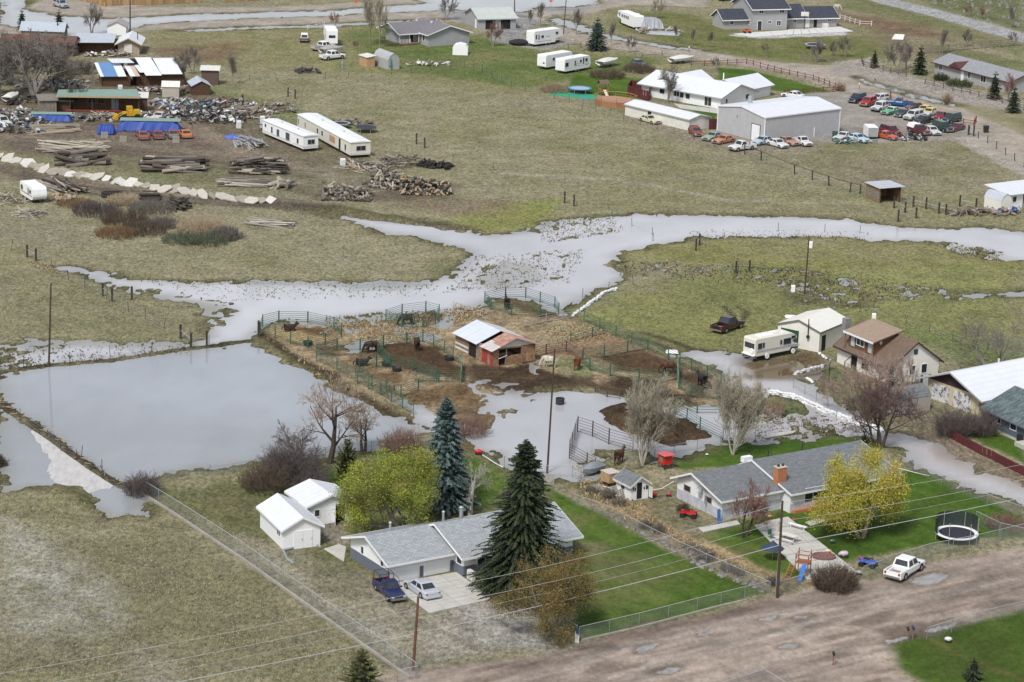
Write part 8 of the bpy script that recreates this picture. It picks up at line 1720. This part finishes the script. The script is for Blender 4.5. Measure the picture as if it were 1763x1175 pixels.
MB().box(0,1.35,0,1.35,1.25,1.33).build('platform',w_,t)
for z in (1.8,2.2):
    for (p,q) in (((0,0),(0,1.3)),((1.3,0),(1.3,1.3)),((0,1.3),(1.3,1.3)),((0,0),(1.3,0))):MB().tube((*p,z),(*q,z),.04,n=4).build('rail',w_,t)
MB().slab([(.75,-1.9,.15),(1.2,-1.9,.15),(1.2,0,1.35),(.75,0,1.35)],.08).build('slide',M('blue_plastic',(.05,.17,.5),.4),t)
for x in (-.75,-.2):MB().tube((x,-1.3,0),(x+.25,0,1.3),.045,n=4).build('ladder_side',w_,t)
for k in range(5):u=(k+.7)/5.5;MB().tube((-.75+.25*u,-1.3*(1-u),1.3*u),(-.2+.25*u,-1.3*(1-u),1.3*u),.04,n=4).build('rung',w_,t)
t=thing('parasol','dark blue drooping parasol on the lawn beside the utility pole','parasol',G(1329,966));MB().tube((0,0,0),(.1,0,2.1),.03).build('pole',STEEL,t);MB().lathe([(1.25,1.25),(.6,1.6),(.03,2.1)],8).build('canopy',M('navy_canvas',(.025,.045,.09),.8),t)
def bench(label,p,rz,m_,L=2.2):
    t=thing('bench',label,'bench',G(*p,.05),R_(rz));MB().box(-L/2,L/2,-.2,.2,.42,.48).build('seat',m_,t)
    for x in (-L/2+.3,L/2-.3):
        for y in (-.15,.15):MB().tube((x,y,0),(x,y*.7,.42),.035,n=4).build('leg',m_,t)
    return t
bench('white bench with a red toy on it at the patio edge',(1373,914),-38,WHITE);MB_=thing('toy','small red toy on the white bench','toy',G(1366,906,.55));MB().blob((0,0,.12),(.15,.12,.14),8,5,.2).build('body',RED,MB_)
t=thing('picnic_table','pale picnic table on the patio behind the utility pole','picnic table',G(1356,935,.05),R_(-38));MB().box(-1.1,1.1,-.4,.4,.72,.77).build('tabletop',OFFWH,t)
for s in (-1,1):MB().box(-1.1,1.1,s*.75-.13,s*.75+.13,.42,.46).build('seat',OFFWH,t);MB().tube((s*.8,-.7,0),(s*.8,.3,.72),.04).tube((s*.8,.7,0),(s*.8,-.3,.72),.04).build('leg',OFFWH,t)
def chair(label,p,rz,m_):
    t=thing('garden_chair',label,'chair',G(*p,.05),R_(rz));MB().box(-.25,.25,-.25,.25,.42,.46).build('seat',m_,t);MB().slab([(-.25,.25,.9),(.25,.25,.9),(.25,.3,.95),(-.25,.3,.95)],.5).build('backrest',m_,t)
    for x in (-.22,.22):
        for y in (-.22,.22):MB().tube((x,y,0),(x,y,.42),.02,n=4).build('leg',m_,t)
chair('green metal garden chair on the patio',(1327,930),30,M('green_paint',(.04,.11,.07),.5));
t=thing('fire_pit','round brown sandbox with a cream toy on the patio','sandbox',G(1418,963,.06));MB().lathe([(1.2,0),(1.25,.25),(1.1,.28),(1.05,.12),(.01,.12)],18,sy=.8).build('rim',M('brown_plastic',(.19,.1,.09),.6),t)
for lab,p,c,s in [('yellow toy truck on the patio near the reddish bare tree',(1325,895),(.5,.3,.03),.3),('small yellow toy on the lawn edge of the patio',(1291,922),(.5,.3,.03),.14),('dark green toy tractor on the lawn beside the patio',(1433,938),(.03,.1,.06),.35),('red toy on the sandbox edge',(1429,960),(.3,.02,.03),.2),('cream toy boat on the round sandbox',(1425,955),(.6,.5,.35),.35),('pink and white toys at the patio end',(1452,962),(.5,.42,.46),.55),('red and blue toy car near the gate',(1484,968),(.3,.05,.12),.4),('grey buckets by the bush and the gate',(1478,992),(.35,.36,.38),.35),
   ('small red tractor toy near the garden hose',(1124,858),(.45,.02,.02),.45),('round pink-red tyre toy beside the house corner',(1151,857),(.3,.05,.07),.35),('red toy pump and white bag by the pond shore',(824,784),(.55,.02,.03),.5),('white football on the back lawn',(1217,788),(.75,.75,.75),.2),('orange cone toy at the climbing frame',(1394,975),(.5,.2,.05),.2),('white and black dog toy on the lower right lawn',(1632,1108),(.6,.6,.6),.4)]:
    t=thing('toy',lab,'toy',G(*p,.03));m_=M('toy_%d_%d_%d'%tuple(int(v*99) for v in c),c,.4,.05);MB().blob((0,0,s*.7),(s,s*.6,s*.55),8,5,.12).build('body',m_,t)
    for x in (-.5,.5):MB().tube((x*s,-s*.55,s*.3),(x*s,s*.55,s*.3),s*.3,n=8).build('wheel',BLACK,t)
t=thing('sledge','bright blue plastic sledge leaning on the slate-roofed house corner','sledge',G(1235,902),R_(33));m=MB();m.slab([(-.35,-.5,.1),(.2,-.35,.1),(.35,.05,1.5),(-.2,-.1,1.5)],.12);m.build('shell',M('blue_plastic',(.05,.17,.5)),t)
t=thing('hay_feeder','bright red raised hutch on legs beside the playhouse','hutch',G(1143,812),R_(33));MB().box(0,1.1,0,1.2,.6,1.6).build('body',RED,t);MB().slab([(-.2,-.25,1.75),(1.4,-.25,1.7),(1.4,1.4,1.7),(-.2,1.4,1.75)],.07).build('roof',M('pale_red_roof',(.6,.12,.13),.6),t)
MB().box(-.03,0,.3,.9,.8,1.4).build('mesh_window',M('hutch_window',(.2,.17,.08)),t)
for x in (0.05,1.0):
    for y in (.05,1.1):MB().box(x,x+.08,y,y+.08,0,.6).build('leg',DKWOOD,t)
t=thing('crate','large plywood crate with pale lid beside the playhouse','crate',G(1050,838,.55),R_(35));MB().box(-.75,.75,-.8,.8,0,1.05).build('body',M('plywood',(.42,.27,.15)),t);MB().box(-.8,.8,-.85,.85,1.052,1.12).build('lid',M('faded_lid',(.5,.44,.4)),t)
def pallet(label,p,rz,tilt):
    t=thing('pallet',label,'pallet',G(*p),R_(rz),'pallets');t.rotation_euler=(R_(tilt),0,R_(rz))
    for k in range(6):MB().box(-.6,.6,k*.2,k*.2+.13,.06,.09).build('slat',LUMM[1],t)
    for x in (-.55,0,.5):MB().box(x,x+.08,0,1.15,0,.058).build('bearer',LUMM[1],t)
pallet('weathered pallet under the plywood crate',(1033,848),30,20);pallet('pale pallet leaning at the playhouse wall',(1072,862),60,65);pallet('grey pallet leaning behind the pale one',(1060,856),40,55);pallet('white pallet leaning on the fence by the tall spruce',(945,836),10,70);pallet('pallet leaning before the blue tarpaulin stack',(180,240),10,75);pallet('pallet leaning beside the first rusty coupe',(212,247),5,75);pallet('pallet leaning on the grey-green coupe',(303,248),5,70)
t=thing('water_trough','black drum floating in the middle pond','drum',G(964,696),0);MB().lathe([(.01,.62),(.5,.62),(.52,.8),(.56,.8),(.52,0),(.01,0)],16).build('drum',DKPL,t)
for lab,p in [('black water tub by the dividing rails',(683,641)),('dark tub at the right rails of the brown pen',(773,622)),('dark green tub at the far left pen',(530,596)),('grey trough beside the black water tub',(665,632))]:
    t=thing('water_tub',lab,'tub',G(*p));MB().lathe([(.55,0),(.65,.5),(.6,.5),(.52,.3),(.01,.3)],14).build('tub',DKPL,t)
t=thing('feed_box','brown feed box in the flooded lower pen','box',G(665,672),R_(-10));MB().box(-1.0,1.0,-.4,.4,0,.6).build('box',BRWOOD,t)
# mailboxes, signs, lamp post, bins
def mailbox(label,p,m_,pm=BRWOOD,n=1):
    t=thing('mailbox',label,'mailbox',G(*p));MB().box(-.05,.05,-.05,.05,0,1.05).build('post',pm,t);MB().prism([(-.11,1.06),(.11,1.06),(.11,1.22),(.06,1.3),(-.06,1.3),(-.11,1.22)][::-1][::-1],-.28,.28).build('box',m_,t);MB().box(-.03,.03,-.1,.3,.9,1.0).build('bracket',pm,t);return t
mailbox('mailbox on a red-brown post in the street bend',(1434,1148),BLACK,M('red_post',(.28,.09,.04)));mailbox('black mailbox, left of the pair by the lower right lawn',(1562,1105),BLACK);mailbox('blue-black mailbox, right of the pair by the lower right lawn',(1571,1103),M('navy_metal',(.02,.04,.1),.4));mailbox('white mailbox by the gravel road verge',(1186,92),WHITE,RF);mailbox('white mailbox on a red post at the lot corner',(1479,156),WHITE,RF);mailbox('red-topped mailbox at the ditch crossing',(1506,146),RF)
t=thing('mailbox','dark mailbox on a white masonry pillar at the lawn corner','mailbox',G(993,1108));MB().box(-.2,.2,-.2,.2,0,1.0).build('pillar',M('white_block',(.55,.53,.48),.9),t);MB().prism([(-.14,1.0),(.14,1.0),(.14,1.2),(.07,1.3),(-.07,1.3),(-.14,1.2)],-.4,.3).build('box',M('navy_metal',(.02,.04,.1)),t)
t=thing('lamp_post','black garden lamp post before the chalet','lamp post',G(1427,658));MB().tube((0,0,0),(0,0,2.4),.05,n=8).build('post',BLACK,t);MB().lathe([(.06,2.4),(.16,2.5),(.2,2.8),(.05,2.95),(.01,3.0)],8).build('lantern',M('lantern_glass',(.25,.27,.3),.3),t)
t=thing('stop_sign','red octagonal stop sign at the gravel road junction','sign',G(948,20),R_(-5));MB().tube((0,0,0),(0,0,2.2),.04).build('post',STEEL,t);m=MB();oc8=[(.42*math.cos(R_(22.5+45*k)),2.45+.42*math.sin(R_(22.5+45*k))) for k in range(8)];m.prism(oc8,-.06,-.04).build('plate',RED,t)
tc_=bpy.data.curves.new('stop','FONT');tc_.body='STOP';tc_.size=.3;tc_.align_x='CENTER';tc_.align_y='CENTER';tc_.extrude=.004;to=bpy.data.objects.new('lettering',tc_);COL.objects.link(to);to.parent=t;to.location=(0,-.066,2.45);to.rotation_euler=(R_(90),0,0);tc_.materials.append(WHITE);bpy.context.view_layer.update();nm_=bpy.data.meshes.new_from_object(to.evaluated_get(bpy.context.evaluated_depsgraph_get()));bpy.data.objects.remove(to);to=link('lettering',nm_,t);to.location=(0,-.066,2.45);to.rotation_euler=(R_(90),0,0)
t=thing('road_sign','orange-red sign by the far flooded road','sign',G(613,20));MB().tube((0,0,0),(0,0,2.0),.04).build('post',STEEL,t);MB().add([(0,-.05,1.9),(.45,-.05,2.35),(0,-.05,2.8),(-.45,-.05,2.35),(0,-.03,1.9),(.45,-.03,2.35),(0,-.03,2.8),(-.45,-.03,2.35)],[(0,1,2,3),(7,6,5,4),(0,4,5,1),(1,5,6,2),(2,6,7,3),(3,7,4,0)]).build('plate',M('orange_red',(.6,.08,.03),.5),t)
t=thing('hydrant','yellow hydrant at the cedar board fence','hydrant',G(180,13));MB().lathe([(.2,0),(.2,.7),(.12,.95),(.01,1.0)],8).build('body',YL,t)
for lab,p,m_ in [('black wheeled rubbish bins at the end of the car lot',(1697,230),BLACK),('dark green bin beside the old cars',(1437,240),M('dark_green',(.03,.09,.07))),('white board sign standing in the wet pasture',(1365,506),WHITE),('white board sign in the green pasture behind the chalet',(1504,555),WHITE),('white board on the pole in the flooded pasture',(1395,430),WHITE)]:
    t=thing('bin' if 'bin' in lab else 'board_sign',lab,'bin' if 'bin' in lab else 'sign',G(*p));
    if 'bin' in lab:MB().hexa([(-.4,-.35,0),(.4,-.35,0),(.4,.35,0),(-.4,.35,0)],[(-.5,-.45,1.2),(.5,-.45,1.2),(.5,.45,1.2),(-.5,.45,1.2)]).build('bin_body',m_,t);MB().box(-.52,.52,-.48,.48,1.21,1.28).build('lid',m_,t)
    else:MB().slab([(-.28,0,.95),(.28,0,.95),(.28,.12,1.1),(-.28,.12,1.1)],.9).build('board',m_,t)
t=thing('basketball_hoop','white basketball hoop on a dark pole beside the two-storey house','basketball hoop',G(1384,53));MB().tube((0,0,0),(0,0,3.4),.08).build('pole',BLACK,t);MB().box(-.9,.9,-.3,-.25,3.2,4.2).build('backboard',OFFWH,t);MB().lathe([(.25,3.3),(.25,3.33)],10,(0,-.6)).build('rim',RED,t)
t=thing('cable_drum','large grey ring frame leaning at the workshop corner','wheel',G(1424,242),R_(20));MB().lathe([(1.1,0),(1.1,.15),(.95,.15),(.95,0)],18).build('ring',STEEL,t);t.rotation_euler=(R_(75),0,R_(20))
for lab,p in [('white stove standing at the front of the scrap heaps',(411,222)),('white fridge beside the brown crates',(452,214)),('white fridge and freezer by the green workshop roof',(207,160)),('white box lying before the cream mobile home',(590,288))]:
    t=thing('appliance',lab,'appliance',G(*p),R_(15));MB().box(-.4,.4,-.4,.4,0,1.3).build('case',WHITE,t);MB().box(-.38,.38,-.43,-.402,.2,1.1).build('door',OFFWH,t)
t=thing('sun_shade','pale tilted sheet on the grass by the gravel loop','sheet',G(1545,70));MB().slab([(-1.4,-.6,.2),(1.2,-.6,.2),(1.6,.6,1.2),(-.6,.6,1.2)],.08).build('panel',OFFWH,t)
t=thing('horse','pale horse standing by dark posts at the top of the reddish paddock','horse',G(1440,20),0);b=link('body',HM['graze'].copy(),t);b.data.materials.clear();b.data.materials.append(M('pale_coat',(.5,.46,.39)))
# mud tracks of dung on the pens, rocks along the lawn edge
RK=MB().blob((0,0,0),(.5,.4,.3),6,4,.3).mesh('rock',M('grey_rock',(.2,.195,.185),.9,.25,3));t=thing('rock_border','row of grey rocks edging the green lawn by the chain-link fence','rock border',G(1090,915));o0=t.location.copy()
for v in run_z(polyline([(1060,897),(1120,927),(1180,958),(1250,995),(1310,1020)],.55)):c=link('rock',RK,t);c.location=v -o0+Vector((random.gauss(0,.35),random.gauss(0,.5),.05));c.rotation_euler=(0,0,random.random()*6);s=random.uniform(.35,.9);c.scale=(s,s,s)
t=thing('debris_line','driftwood and weeds caught along the weir of the left pond','driftwood',G(130,790));o0=t.location.copy()
for v in run_z(polyline([(0,692),(30,714),(85,750),(120,778),(165,810),(208,836)],.5)):c=link('stick',piece('log',random.choice([LOGM[3],LOGM[1],LUMM[2]])),t);c.location=v -o0+Vector((random.gauss(0,.2),random.gauss(0,.3),.15));c.rotation_euler=(0,random.gauss(0,.2),random.uniform(-1.6,.4));c.scale=(random.uniform(.4,1.6),.1,.08)
# white water spilling over the weir
fm=MB();ln=PA([(60,742),(85,758),(120,784),(160,812),(200,838)]);n0,n1=60,14;vs=[]
for i in range(n0+1):
    u=i/n0*4;k=min(3,int(u));f=u -k;px_,py_=ln[k]*(1-f)+ln[k+1]*f;wd_=(.4+10*(i/n0)**1.5*(1-.95*sstep(.8,1,i/n0)))*(1+.35*float(fbm(np.array([px_]),np.array([py_]),3.,2,61)[0]))
    for j in range(n1+1):
        v=j/n1;x_=px_-.35*v*wd_-.3;y_=py_-v*wd_*1.25;vs.append((x_,y_,.07*(1-v)+.03*float(fbm(np.array([x_]),np.array([y_*.6]),.7,3,31)[0])*(1-v*.6)-.012*v))
fm.add(vs,[(i*(n1+1)+j,(i+1)*(n1+1)+j,(i+1)*(n1+1)+j+1,i*(n1+1)+j+1) for i in range(n0) for j in range(n1)])
tag(fm.build('spill_water',M('foaming_water',(.4,.38,.36),.35,.2,.9,.04,col2=(.58,.56,.55),stretch=(1.6,.5,1))),kind='structure')
# garden hose and pipe
def hose(label,pts,r,m_,cat='hose'):
    q=run_z(polyline(pts,1.2));m=MB()
    for a,b in zip(q[:-1],q[1:]):m.tube(a+Vector((0,0,r)),b+Vector((0,0,r)),r,n=5)
    tag(m.build('hose' if cat=='hose' else 'drain_pipe',m_),label,cat)
hose('white garden hose curving round the playhouse to the house wall',[(1030,838),(1070,848),(1105,850),(1140,844),(1160,832)],.05,WHITE);hose('white pipe running down the back lawn to the pond',[(826,782),(850,798),(866,806)],.05,WHITE);hose('white gutter pipe lying on the far lawn',[(1539,808),(1600,822)],.04,WHITE);hose('grey corrugated pipe along the front of the nearest white shed',[(488,952),(515,945),(543,940),(552,947)],.14,M('pipe_green_grey',(.25,.29,.28),.7),'pipe');hose('grey corrugated pipe end before the nearest white shed',[(488,953),(495,968),(505,975)],.14,M('pipe_green_grey',(.25,.29,.28)),'pipe')
random.seed(99)
for i,(a,b) in enumerate([((262,852),(290,862))]):pass
t=thing('gravestones','small gravestones scattered in the burial ground at the top right corner','gravestones',G(1650,30));o0=t.location.copy();gs=MB().box(-.3,.3,-.12,.12,0,.6).mesh('gravestone',M('stone',(.24,.24,.24),.9))
for v in scatter([(1570,0),(1763,0),(1763,60),(1660,25)],46,77):c=link('gravestone',gs,t);c.location=(v[0]-o0.x,v[1]-o0.y,0);s=random.uniform(.6,1.2);c.scale=(s,s,s)
